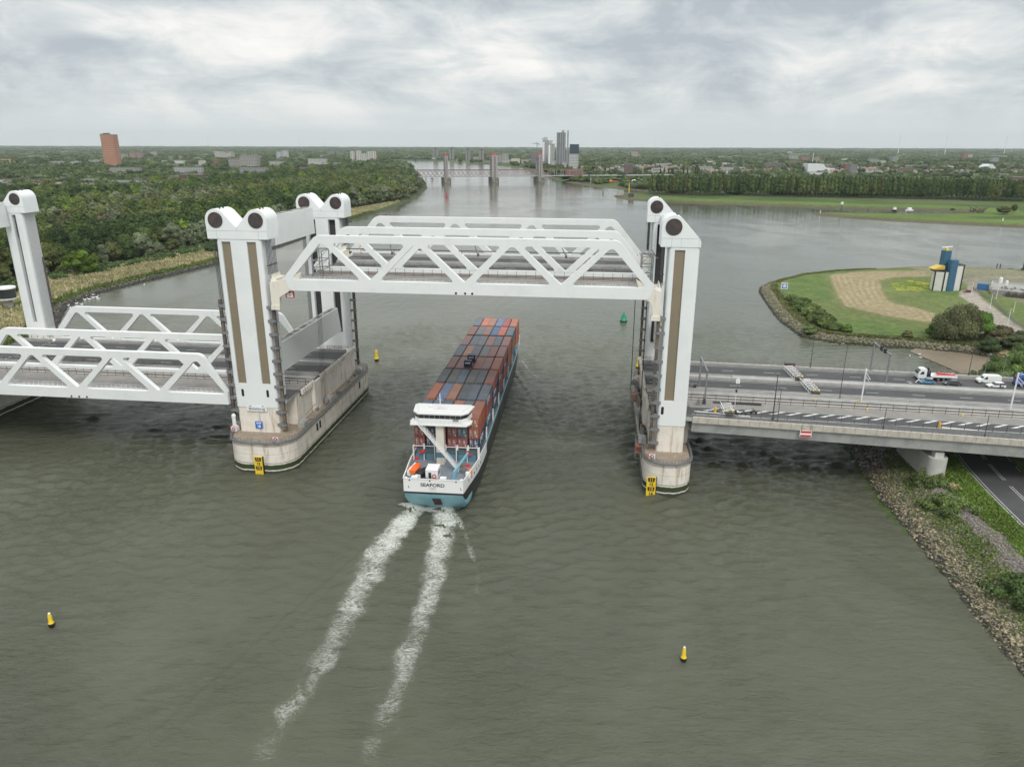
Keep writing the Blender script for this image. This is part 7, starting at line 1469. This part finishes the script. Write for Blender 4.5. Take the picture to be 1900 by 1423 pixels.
B_ = [('pink and white block right of the orange tower', 224, 299, 20, 286, 25, (.42, .34, .33), 6, 8), ('left of two pinkish blocks behind the orange tower', 247, 297, 11, 284, 25, (.42, .24, .21), 7, 3), ('right of two pinkish blocks behind the orange tower', 259, 297, 10, 284, 25, (.40, .23, .2), 7, 3), ('small beige block far behind the pinkish blocks', 284, 289, 9, 282, 30, (.5, .4, .32), 4, 4),
      ('long grey apartment slab at the foot of the orange tower', 232, 322, 56, 312, 14, (.40, .38, .37), 4, 26), ('short white terrace before the left woods', 168, 343, 24, 333, 14, (.46, .44, .44), 2, 10), ('long white terrace with repeating chimneys before the left woods', 244, 347.5, 82, 336, 14, (.55, .53, .51), 2, 34),
      ('dark red brick block behind the left woods', 355, 339, 43, 324.5, 16, (.17, .055, .05), 5, 14), ('lower dark red brick wing right of the dark red block', 392, 339, 30, 330, 14, (.16, .06, .055), 2, 10), ('grey and white balcony flats behind the dark red block', 350, 325, 52, 311, 14, (.46, .46, .46), 5, 18), ('long white low building in the left town', 328, 303.5, 60, 298.5, 30, (.55, .54, .52), 0, 0),
      ('grey stepped office complex, lower left wing', 438, 310, 26, 296, 40, (.36, .34, .32), 5, 10), ('grey stepped office complex, taller right part', 462, 311, 30, 289.5, 40, (.38, .36, .34), 8, 10), ('grey flats with balconies below the office complex', 471, 323, 52, 312, 16, (.34, .33, .33), 4, 18), ('beige wide hall at the left of the office complex', 414, 294, 30, 284, 60, (.38, .34, .32), 0, 0), ('pale beige slab far behind in the left town', 412, 286, 34, 281.5, 40, (.5, .44, .4), 3, 12),
      ('left half of the white twin blocks in the left town', 518, 295, 9, 282, 30, (.5, .52, .55), 8, 3), ('right half of the white twin blocks in the left town', 528, 294, 11, 280, 30, (.58, .57, .56), 8, 4), ('white framed flats with dark windows in the left town', 589, 307.5, 34, 295, 18, (.56, .55, .53), 5, 12), ('left of two small brown blocks in the left town', 614, 290, 9, 282, 30, (.28, .22, .22), 6, 4), ('right of two small brown blocks in the left town', 630, 291, 10, 282, 30, (.27, .22, .22), 6, 4),
      ('reddish low block at the edge of the left woods', 564, 315.5, 18, 311, 14, (.3, .17, .16), 2, 8), ('dark red roofed block above the left woods', 420, 330, 38, 322, 14, (.17, .075, .07), 3, 14), ('pale green low school building in the left town', 512, 306, 30, 300, 20, (.44, .46, .42), 2, 12),
      ('slim white slab of the white and orange flats, first from the left', 654.5, 300, 7.5, 280.5, 14, (.62, .6, .57), 12, 2), ('white slab of the white and orange flats, second from the left', 666, 301, 9, 279.5, 14, (.62, .6, .57), 13, 3), ('low white slab of the white and orange flats in the middle', 676, 301, 10, 285, 14, (.6, .58, .55), 9, 3), ('tall white slab of the white and orange flats, fourth from the left', 685, 300, 7, 281, 14, (.62, .6, .57), 12, 2), ('rightmost white slab with orange end of the white and orange flats', 693.5, 299, 8.5, 280.5, 14, (.62, .6, .57), 12, 2),
      ('first of four slim grey towers beyond the far river bank', 808, 295, 9, 276.5, 28, (.34, .32, .31), 15, 3), ('second of four slim grey towers beyond the far river bank', 838, 296.5, 8.5, 277, 28, (.34, .32, .31), 15, 3), ('third of four slim grey towers beyond the far river bank', 868, 298, 8.5, 278.5, 28, (.34, .32, .31), 15, 3), ('fourth of four slim grey towers beyond the far river bank', 893, 299, 8.8, 279, 28, (.34, .32, .31), 15, 3),
      ('grey block left of the far bridge middle tower', 928, 301, 8, 288, 30, (.35, .35, .36), 8, 3), ('beige grey block right beside the grey one near the far bridge', 938, 301, 11, 285, 30, (.42, .40, .36), 9, 4), ('low white flats at the far river bank', 940, 303, 18, 297, 20, (.5, .48, .46), 3, 8), ('beige cubic hall at the far river bank', 956.5, 304.5, 16, 294.5, 30, (.56, .5, .4), 0, 0), ('long white low flats left of the high rise cluster', 977, 304.5, 20, 296.5, 25, (.48, .46, .44), 4, 10), ('dark flats under construction behind the far bridge right tower', 991, 308, 12, 283, 25, (.20, .19, .19), 9, 4),
      ('left white stepped high rise of the cluster', 1012.5, 307, 12, 262, 20, (.47, .47, .46), 22, 4), ('right white stepped high rise of the cluster', 1023, 308, 11, 268, 20, (.45, .45, .44), 20, 4), ('tallest grey high rise of the cluster', 1040.5, 308, 16, 247.5, 24, (.20, .21, .22), 30, 6), ('dark block between the tallest high rise and the black topped one', 1051, 311, 9, 279, 22, (.14, .15, .16), 14, 3),
      ('white high rise base with dark blue top at the right of the cluster', 1064, 314.5, 17.5, 286, 22, (.55, .55, .54), 10, 7), ('low white block at the foot of the high rise cluster', 1047, 312, 8, 301, 14, (.5, .5, .48), 4, 3), ('narrow white slab at the foot of the high rise cluster', 1027.5, 309, 6, 298, 14, (.55, .54, .52), 5, 2), ('small brown block right of the high rise cluster', 1084, 290, 8, 281, 30, (.24, .22, .22), 7, 3),
      ('white and brown tower block in the right town', 1178, 294.5, 11.5, 281.5, 24, (.44, .36, .33), 11, 4), ('brown brick flats at the far right bank', 1166.5, 325, 15, 305, 16, (.19, .12, .105), 9, 6), ('white flats left of the brown brick flats', 1153, 324, 12, 312, 16, (.5, .5, .48), 4, 5), ('long white factory hall in the right town', 1310, 303.5, 33, 299.5, 60, (.6, .6, .6), 0, 0), ('second white factory hall in the right town', 1342, 306, 26, 303, 60, (.56, .56, .56), 0, 0),
      ('grey twin silo block in the right town', 1473, 299.5, 15, 289, 25, (.4, .4, .37), 4, 3), ('pink brick block in the right town', 1494, 303, 14, 292, 22, (.38, .19, .18), 6, 5), ('beige block right of the pink one', 1515.5, 303, 9, 293, 22, (.42, .36, .26), 6, 3), ('red and grey brick block in the right town', 1476, 306, 26, 300, 25, (.24, .10, .09), 3, 8), ('dark brown flats in the right town', 1435, 313, 34, 303, 20, (.2, .16, .16), 4, 12),
      ('grey sloping office block in the right town', 1621, 307, 16, 295.5, 25, (.33, .36, .38), 6, 6), ('white base right of the sloping office block', 1636, 306, 14, 298, 25, (.52, .5, .42), 3, 4), ('grey cube block in the right town', 1661, 301, 12, 290.5, 28, (.33, .33, .31), 6, 5), ('red tower block with white neighbour at the far right', 1791, 297, 8, 285.5, 28, (.40, .12, .11), 8, 3), ('pale block beside the red tower block', 1800, 296, 8, 287, 28, (.5, .46, .44), 6, 3), ('grey slim block pair at the far right', 1846, 305, 11, 293, 24, (.38, .39, .39), 7, 4),
      ('dark red low block at the right edge of the town', 1890, 337, 22, 329, 16, (.24, .09, .08), 2, 8), ('low white row left of the dark red block at the right edge', 1860, 329, 22, 323, 14, (.46, .46, .45), 2, 8), ('grey and white shopping block in the right town', 1583, 323, 12, 306, 20, (.27, .25, .25), 6, 4), ('red roofed dark block in the right town', 1573, 318, 11, 304.5, 20, (.3, .1, .08), 5, 4), ('long white row in the right town before the trees', 1690, 313, 60, 307, 14, (.45, .44, .43), 2, 22), ('white shopping hall by the river trees', 1520, 325, 40, 320, 30, (.55, .55, .53), 0, 0)]
for i, (lb, x, y, w, yt, dp, c, r_, c_) in enumerate(B_):
    t, Wd, H = bld(lb, x, y, w, yt, dp, c, r_, c_, side=(.75, .2, .08) if i == 28 else ((.5, .2, .14) if i == 24 else None))
    if 'slim grey towers' in lb: m = MB(); m.box(-Wd*.35, Wd*.35, 4, 20, H+.5, H+4); new('roof_plant', m, MT['dark'], t); m = MB(); m.box(-Wd*.1, Wd*.12, -.6, 0, 0, H); new('dark_stripe', m, MT['darksteel'], t)
    if 'tallest' in lb: m = MB(); m.box(Wd*.05, Wd*.35, 8, 14, H, H+hpx(x, y, 242, 2)-H); new('chimney', m, mat('grey_core', (.3, .3, .3), .7), t); m = MB(); [m.box(Wd*k-.8, Wd*k+.8, -.7, 0, 0, H) for k in (-.5, -.12, .15, .42)]; new('vertical_fin', m, mat('pale_fin', (.42, .42, .42), .7), t)
    if 'dark blue top' in lb: m = MB(); m.box(-Wd*.42, Wd/2+.5, -.5, 20, H+.5, hpx(x, y, 268, 2)); new('dark_upper_block', m, mat('dark_blue_cladding', (.035, .05, .075), .4), t)
    if 'white stepped' in lb:
        m = MB(); [m.box(-Wd/2+2*k, -Wd/2+2*k+Wd*.5, 2+k, 16, H+k*4, H+k*4+6) for k in range(3)]; new('stepped_top', m, mat('stepped_grey', (.42, .42, .41), .7), t); m = MB(); m.box(-Wd/2-.5, -Wd/2+Wd*.28, -.8, .3, 0, H*.97); new('white_side', m, MT['wht'], t)
# terraced houses: one house copied along the streets, each a thing of its own
def hmesh(wc, rc_):
    m = MB(); m.box(-4, 4, 0, 9, 0, 5.6, 0); m.prism([(-.4, 5.6), (9.4, 5.6), (4.5, 8.8)], 'x', -4.02, 4.02, mi=1)
    for x in (-2.2, 1.8):
        for z in (1, 3.6): m.box(x-.8, x+.8, -.12, .1, z, z+1.3, 2)
    m.box(-3.6, -2.8, 4, 4.8, 8.2, 9.6, 1); return mesh(m, [mat('house_wall', wc, .8), mat('house_roof', rc_, .8), MT['window']])
HM = [hmesh((.55, .53, .5), (.16, .12, .12)), hmesh((.33, .22, .18), (.13, .10, .10)), hmesh((.6, .6, .58), (.3, .15, .12)), hmesh((.4, .38, .36), (.22, .2, .2))]
HD = [(1118, 1150, 318, 20), (1206, 1400, 322, 0), (1205, 1400, 316, 3), (1120, 1400, 311, 7), (1535, 1730, 321, 1), (1540, 1735, 316, 2), (1550, 1720, 311, 3), (1400, 1540, 318, 5), (1080, 1200, 316, 6), (0, 34, 352, 4), (2, 30, 345, 5), (62, 108, 351, 6), (0, 60, 358, 7), (155, 182, 351, 8), (608, 650, 311, 4), (540, 580, 309, 6), (220, 250, 352, 9), (1730, 1900, 321, 4), (1760, 1900, 312, 3)]
hn = 0
for xa, xb, y, s in HD:
    x = xa; rr3 = random.Random(s*13+xa); side_ = 'left' if xa < 900 else 'right'
    while x < xb and hn < 290:
        if rr3.random() < .82:
            g = gp(x, y+rr3.uniform(-.8, .8), 2); k = rr3.randrange(4); ln_ = 1.0+rr3.random()*.5
            o = bpy.data.objects.new('terraced_house', HM[k]); COL.objects.link(o); o.location = g; o.scale = (ln_, 1.2, 1.0+rr3.random()*.3); o.rotation_euler = (0, 0, rr3.choice((0, 0, .3, -.2, pi/2)))
            q = ['white walled dark roofed house', 'brown brick house', 'white house with reddish roof', 'grey house'][k]; setp(o, q+' in the rows of the %s town' % side_, 'house', q+'s in the rows of the %s town' % side_); hn += 1
        x += wpx(x, y, 1)**-1*11*1.35
def blockmesh(c, r_):
    m = MB(); m.box(-15, 15, 0, 11, 0, 10, 0); m.box(-15.4, 15.4, -.4, 11.4, 10, 10.8, 1)
    for i in range(9):
        for z in (1.4, 4.6, 7.6): m.box(-14+i*3.3, -12+i*3.3, -.15, .1, z, z+1.5, 2)
    return mesh(m, [mat('block_wall', c, .8), mat('block_roof', r_, .8), MT['window']])
BM = [('pale', blockmesh((.52, .5, .47), (.34, .33, .32))), ('red brown', blockmesh((.28, .14, .11), (.2, .17, .16))), ('grey', blockmesh((.34, .33, .32), (.2, .2, .2))), ('white', blockmesh((.66, .65, .62), (.45, .45, .44)))]
rb = random.Random(77); BP = []
for xa, xb, ya, yb, n_, sd3 in ((10, 790, 283, 311, 46, 'left town'), (800, 1000, 289, 300, 10, 'town behind the distant bridge'), (1080, 1890, 284, 322, 58, 'right town')):
    k = 0
    while k < n_:
        x = rb.uniform(xa, xb); y = ya+(yb-ya)*rb.random()**1.3; g = gp(x, y, 2); q = np.array([[g[0]], [g[1]]]); k += 1
        if max(sdf(q[0], q[1], SH_L)[0], sdf(q[0], q[1], SH_R)[0]) < 25 or (x < 790 and y > np.interp(x, *FLIM)-3): continue
        nm3, me3 = BM[rb.randrange(4)]; o = bpy.data.objects.new('low_block', me3); COL.objects.link(o); o.location = g; o.scale = (rb.uniform(.6, 1.9), 1.2, rb.uniform(.7, 1.5)); o.rotation_euler = (0, 0, rb.uniform(-.4, .4)); setp(o, nm3+' low block among the trees of the '+sd3, 'building', nm3+' low blocks of the '+sd3); BP.append((g[0], g[1], 18, 210))
CLEAR = BP+[(o.location.x, o.location.y, 9, 190) for o in COL.objects if o.name.startswith('terraced_house')]+[(*gp(x, y, 2)[:2], wpx(x, y, w)/2+3, 230) for lb, x, y, w, *_ in B_]
# ---- town greenery towards the horizon
def far(n, y0, y1, size, dens, protos, label, seed, xr=.76, flat=1., tones=('mid', 'olive', 'dark', 'mid', 'dark', 'silver'), pw=1.3):
    r = np.random.default_rng(seed); out = []
    while len(out) < n:
        u = r.random(6000); y = y0+(y1-y0)*u**pw; x = r.uniform(-xr, xr, 6000)*y
        d = np.maximum(sdf(x, y, SH_L), sdf(x, y, SH_R)); a = fbm(x, y, size*9, 3, seed)
        cr__ = np.zeros(len(x), bool)
        for hx_, hy_, hw_, back_ in CLEAR: cr__ |= (y < hy_+12) & (y > hy_-back_) & (np.abs(x/y-hx_/hy_)*hy_ < hw_)
        ok = (~cr__ | (r.random(len(x)) < .16)) & (d > size*.9+6) & (a > dens) & ~((x > 60) & (y < np.interp(x/y, [0, .05, .12, .2, .8], [2000, 1750, 1500, 1230, 1160]))) & ~((x < 0) & (lambda p_: p_[1] > np.interp(p_[0], *FLIM)+1)(pxy(x, y)))
        for i in np.nonzero(ok)[0]: s = size*r.uniform(.7, 1.3); out.append((x[i], y[i], 1., s, min(s, 15)*r.uniform(.8, 1.15)*flat, TONE[tones[r.integers(len(tones))]], r.integers(len(protos))))
    stuffveg('treetops', out[:n], protos, label)
pm = [cloud([(0, 0, .55, 1, 1, .6), (.5, .3, .75, .6, .6, .45), (-.45, -.35, .7, .65, .6, .45)], 60, .45, s, core=I1) for s in (1, 2, 3)]
pf = [cloud([(0, 0, .4, 1.3, .8, .65), (1., .2, .4, .8, .7, .6), (-1.1, -.1, .35, .9, .7, .6), (.2, -.4, .5, .7, .5, .5)], 26, .6, s, core=I1) for s in (4, 5)]
far(4600, 1000, 2300, 8.0, .45, pm, 'garden trees and parks of the near town, both sides of the river', 101, pw=1.0); far(5200, 2200, 4200, 11, .46, pm, 'treetops spread through the town further off', 102, pw=1.1)
far(4200, 4000, 8500, 24, .45, pf, 'woods and tree belts on the plain beyond the town', 103, flat=.95); far(3000, 8000, 15500, 55, .42, pf, 'dark tree belts at the horizon', 104, flat=1.)
# white halls and special roofs
def whall(lb, x, y, w, yt, pts, col=(.68, .69, .69)):
    g = gp(x, y, 2); Wd = wpx(x, y, w, 2); H = hpx(x, y, yt, 2); m = MB(); m.prism([(-Wd/2+Wd*a, H*b) for a, b in pts], 'y', 0, 40); local('event_hall', m, mat('white_hall', col, .5), g, label=lb, cat='hall', smooth=30)
whall('white rounded theatre hall in the right town', 1523, 320, 50, 304, [(0, 0), (1, 0), (1, .45), (.7, .5), (.55, .95), (0, 1)]); whall('white pointed sail roof building at the far right', 1836, 317.5, 31, 305, [(0, .1), (1, .1), (.62, 1), (.5, 1)], (.6, .62, .64))
for i, (x, y, w, yt) in enumerate(((1181, 341, 13, 334.5), (1195, 341, 13, 334.5))):
    g = gp(x, y, 2); Wd = wpx(x, y, w, 2); H = hpx(x, y, yt, 2); m = MB(); m.prism([(-Wd/2, 0), (Wd/2, 0), (Wd/2, H*.5)]+[(Wd/2*cos(pi*k/8), H*.5+H*.5*sin(pi*k/8)) for k in range(1, 8)]+[(-Wd/2, H*.5)], 'y', 0, 25); local('boat_shed', m, MT['wht'], g, label=('left' if i == 0 else 'right')+' one of two white arched sheds on the far right bank', cat='shed')
m = MB(); m.box(-8, 8, 0, 8, 0, 4); local('boat_shed', m, MT['wht'], gp(1174, 335, 2), label='small white shed behind the two arched sheds', cat='shed')
for i, (x, y, w) in enumerate(((1119, 338, 12), (1138, 338.5, 18))):
    g = gp(x, y, 2.5); W_ = wpx(x, y, w); m = boatmesh(W_, 5, 3.0); m.box(-1.8, 1.8, W_*.1, W_*.35, 2.8, 5.0, 1); local('work_boat', m, [MT['orange'] if i else MT['wht'], MT['yellow']], (g[0]-W_/2, g[1], 2.2), 'W', -pi/2, label='orange work boat on the far right bank' if i else 'white work boat beside the orange one on the far right bank', cat='boat')
for x, y, yt, r_, c, lb in ((1166.5, 365, 340, .9, 'yellow', 'tall yellow post on the tip of the far right shore'), (1096, 341, 331, .7, 'wht', 'thin white beacon post on the grass right of the far bridge'), (1560, 396, 375, .6, 'darksteel', 'post with white top in the inlet behind the low grass spit'), (1609, 396.5, 387, .7, 'darksteel', 'dark mooring post in the inlet behind the low grass spit'), (1522, 397, 390, .5, 'wht', 'small white mark at the tip of the low grass spit'), (1860, 413, 405, .7, 'wht', 'white mark on the right part of the low grass spit'), (1192, 329, 312, .5, 'wht', 'white mast among the trees of the far right bank'), (387, 273, 256, 1.6, 'greysteel', 'thin radio mast on the horizon above the left town'), (556, 273, 256, 1.8, 'greysteel', 'thin radio mast on the horizon near the middle left'), (602, 274, 265, 1.6, 'greysteel', 'faint short mast on the horizon left of centre'), (1507, 305, 284, 1.4, 'wht', 'white chimney in the right town')):
    g = gp(x, y, 1); h = hpx(x, y, yt, 1); m = MB(); m.cyl((0, 0, 0), (0, 0, h), r_, r_*.6, 8); 
    if x in (387, 556): m.box(-4, 4, -4, 4, h*.93, h*.97)
    if x == 1560: m.box(-1.2, 1.2, -1, 1, h*.78, h, 1)
    local('mast', m, [MT[c], MT['wht']], g, label=lb, cat='mast')
m = MB(); m.box(-5, 5, 0, 6, 0, 8); local('harbour_light', m, MT['conc2'], gp(1151, 363, 1.5), label='small grey cube shaped building on the far right shore tip', cat='building')
m = MB(); m.box(-3, 5, 0, 6, 0, 6.5); local('harbour_hut', m, MT['darksteel'], gp(1170, 367, 1.5), label='dark hut at the foot of the tall yellow post', cat='hut')
for i, (x, y, w) in enumerate(((1660, 393.5, 9), (1688, 394, 14))): g = gp(x, y, .2); W_ = wpx(x, y, w); m = boatmesh(W_, 6, 3); m.box(-2, 2, W_*.2, W_*.6, 2.5, 5.5, 1); local('moored_boat', m, [MT['darksteel'] if i == 0 else MT['wht'], MT['wht']], (g[0]-W_/2, g[1], .3), 'W', -pi/2, label='%s white boat moored in the inlet behind the low grass spit' % ('smaller' if i == 0 else 'larger'), cat='boat')
m = MB()
for k in range(26): a = random.uniform(0, 6.28); q = random.uniform(-pi/2, pi/2); m.beam((random.uniform(-10, 10), random.uniform(-4, 4), 1), (random.uniform(-14, 14), random.uniform(-5, 5), random.uniform(3, 8)), .5, .5)
local('driftwood_heap', m, MT['bark'], gp(1812, 396, 1.5), label='heap of dark driftwood on the shore at the far right', cat='driftwood')
for i, (x, yb, yt, bl) in enumerate(((1665.5, 287.5, 256.5, 20), (1752.5, 288, 256.5, 115), (1862.5, 288, 257, 5))):
    g = gp(x, yb, 1); h = hpx(x, yb, yt, 1); R = h*.42; t = thing('wind_turbine', ['left', 'middle', 'right'][i]+' one of three white wind turbines on the right horizon', 'wind turbine', g, 'W', 0)
    m = MB(); m.cyl((0, 0, 0), (0, 0, h), h*.022, h*.012, 12); new('turbine_tower', m, MT['wht'], t, smooth=40); m = MB(); m.box(-2.5, 2.5, -5, 7, h-2.5, h+2.5); new('nacelle', m, MT['wht'], t)
    for k in range(3): a = radians(90+bl+120*k if i != 1 else bl+120*k); m = MB(); m.hexa([(-1.6, -6, h), (1.6, -6, h), (1.6, -5, h), (-1.6, -5, h)]+[(R*cos(a)+q, -6+w_, h+R*sin(a)) for q, w_ in ((-.4, 0), (.4, 0), (.4, .6), (-.4, .6))]); new('blade', m, MT['wht'], t)
for i, x in enumerate((1145, 1168, 1191, 1215, 1236, 1357, 1421)):
    y = 274.2; g = gp(x, y, 0); h = hpx(x, y, 265.5, 0); m = MB(); m.cyl((0, 0, 0), (0, 0, h*.85), h*.02, h*.012, 8)
    for k in range(3): a = radians(30+i*17+120*k); m.beam((0, -4, h*.85), (h*.33*cos(a), -4, h*.85+h*.33*sin(a)), 3., 1)
    local('distant_turbine', m, MT['greysteel'], g, label='faint tiny wind turbine on the horizon right of the high rises', cat='wind turbine', group='faint tiny wind turbines on the horizon')
def crane(x, yb, yt, jl, jr, lb, col):
    g = gp(x, yb, 1); h = hpx(x, yb, yt, 1); k = wpx(x, yb, 1); t = thing('tower_crane', lb, 'crane', g); m = MB(); m.box(-1.4, 1.4, -1.4, 1.4, 0, h); new('crane_mast', m, col, t); m = MB(); m.beam((-jl*k, 0, h*.93), (jr*k, 0, h*.93), 1.6, 1.6); m.beam((0, 0, h), (-jl*k*.8, 0, h*.94), .6, .6); new('jib', m, col, t); m = MB(); m.box(jr*k*.7, jr*k, -2, 2, h*.86, h*.92); new('counterweight', m, MT['darksteel'], t)
crane(996, 306, 264, 9, 4, 'tower crane left of the high rise cluster', MT['greysteel']); crane(1012.5, 303, 254.5, 9, 3, 'tower crane behind the white stepped high rises', MT['greysteel']); crane(21, 312, 295.5, 20, 4, 'orange tower crane in the woods at the left edge', mat('crane_orange', (.55, .35, .2), .6))
# ---- far lift bridge
Q1, Q2, Q3 = gp(828, 339), gp(915, 338), gp(1000, 337.5); ang = math.atan2(Q3[1]-Q1[1], Q3[0]-Q1[0]); FR['F'] = ((*Q1[:2], 0), -ang); LB = math.dist(Q1[:2], Q3[:2]); mid_ = math.dist(Q1[:2], Q2[:2])
zb_, zt_ = hpx(828, 339, 327.2), hpx(828, 339, 315.8); fbt = thing('far_bridge', 'distant steel truss lift bridge with brown red chords across the river', 'bridge', (0, 0, 0), 'F')
brk = mat('far_red_steel', (.24, .12, .11), .6); gst = mat('far_grey_steel', (.34, .33, .33), .6)
uL, uR = -62., LB+105.; m = MB(); m.box(uL-40, LB+320, -9, 9, zb_-1.6, zb_); new('deck_beam', m, gst, fbt)
m = MB()
for y in (-8, 8): m.beam((uL, y, zt_), (uR, y, zt_), 1.2, 1.3)
new('top_chord', m, brk, fbt); m = MB(); u = uL; st_ = (LB)/22
while u < LB-1:
    for y in (-8, 8):
        m.beam((u, y, zb_), (u+st_, y, zt_), .7, .8); m.beam((u, y, zt_), (u+st_, y, zb_), .7, .8)
    u += st_
new('lattice', m, mat('far_lattice', (.3, .25, .25), .6), fbt)
m = MB(); u = LB+8
while u < uR:
    for y in (-8, 8): m.beam((u, y, zb_), (u, y, zt_), .7, .8)
    u += 15
new('portal_post', m, gst, fbt); m = MB(); m.box(LB+62, uR-4, -6, 6, zb_+1, zt_-3); new('red_machine_room', m, brk, fbt)
m = MB(); m.box(-44, -43, -3, 3, 0, zb_-1.5); new('left_trestle', m, gst, fbt)
for k, (u, wd, yt) in enumerate(((0, 6.2, 286), (mid_, 12.5, 285), (LB, 8.5, 284))):
    t = thing('far_bridge_tower', ['left', 'middle', 'right'][k]+' grey tower of the distant lift bridge on its pier', 'bridge tower', (u, 0, 0), 'F'); h = hpx((828, 915, 1000)[k], 338, yt+5)
    m = MB(); 
    for y in (-11, 11): m.box(-wd/2, -wd/2+wd*.42, y-3, y+3, 0, h); m.box(wd/2-wd*.42, wd/2, y-3, y+3, 0, h)
    m.box(-wd/2+.5, wd/2-.5, -9, 9, h-6, h); new('tower_leg', m, mat('far_concrete', (.33, .31, .29), .8, streak=(.3, .05, .5, .7, (.2, .19, .18), .6)), t)
    m = MB(); m.box(-wd*.5-1, wd*.5+1, -13, 13, h, h+1.2); new('platform', m, gst, t); m = MB(); m.box(-wd*.45, wd*.45, -10, 10, h+1.2, h+5.5); m.box(-wd*.5-1, wd*.5+1, -3, 3, h+1.2, h+3.4); new('red_winch_house', m, mat('far_red', (.42, .1, .09), .6), t)
    m = MB(); m.prism(rrect(-8.5, 8.5, -22, 22, 6, 6), 'z', -3, hpx(915, 338, 329)); new('pier_base', m, mat('far_pier_dark', (.14, .135, .125), .8, n1=(.2, .45, .6, (.3, .27, .22))), t)
m = MB(); m.beam((0, 0, 2.5), (7, 0, 2.5), 2.5, 2); m.box(3, 4, -1, 1, 0, 9); local('navigation_mark', m, MT['darksteel'], gp(799, 334), label='dark beacon jetty under the left end of the distant bridge', cat='beacon')
# road embankment right of the far bridge with lamp row
sheet('embankment', [f2w('F', p)[:2] for p in ((LB+40, -30), (LB+330, -45), (LB+700, -60), (LB+700, 60), (LB+330, 40), (LB+40, 30))], MT['lush'], 3.)
# ------------------------------------------------------------------ air
hz_ = MB(); hz_.box(-15500, 15500, -300, 18200, -6, 320)
vm_ = bpy.data.materials.new('haze'); vm_.use_nodes = True; t = vm_.node_tree; t.nodes.clear()
pv = N(t, 'ShaderNodeVolumePrincipled'); pv.inputs['Density'].default_value = HAZE = 3.6e-5; pv.inputs['Color'].default_value = (.86, .94, 1.0, 1); pv.inputs['Anisotropy'].default_value = .3
t.links.new(pv.outputs[0], N(t, 'ShaderNodeOutputMaterial').inputs['Volume'])
new('haze', hz_, vm_, kind='stuff', label='thin pale haze over the whole river plain')
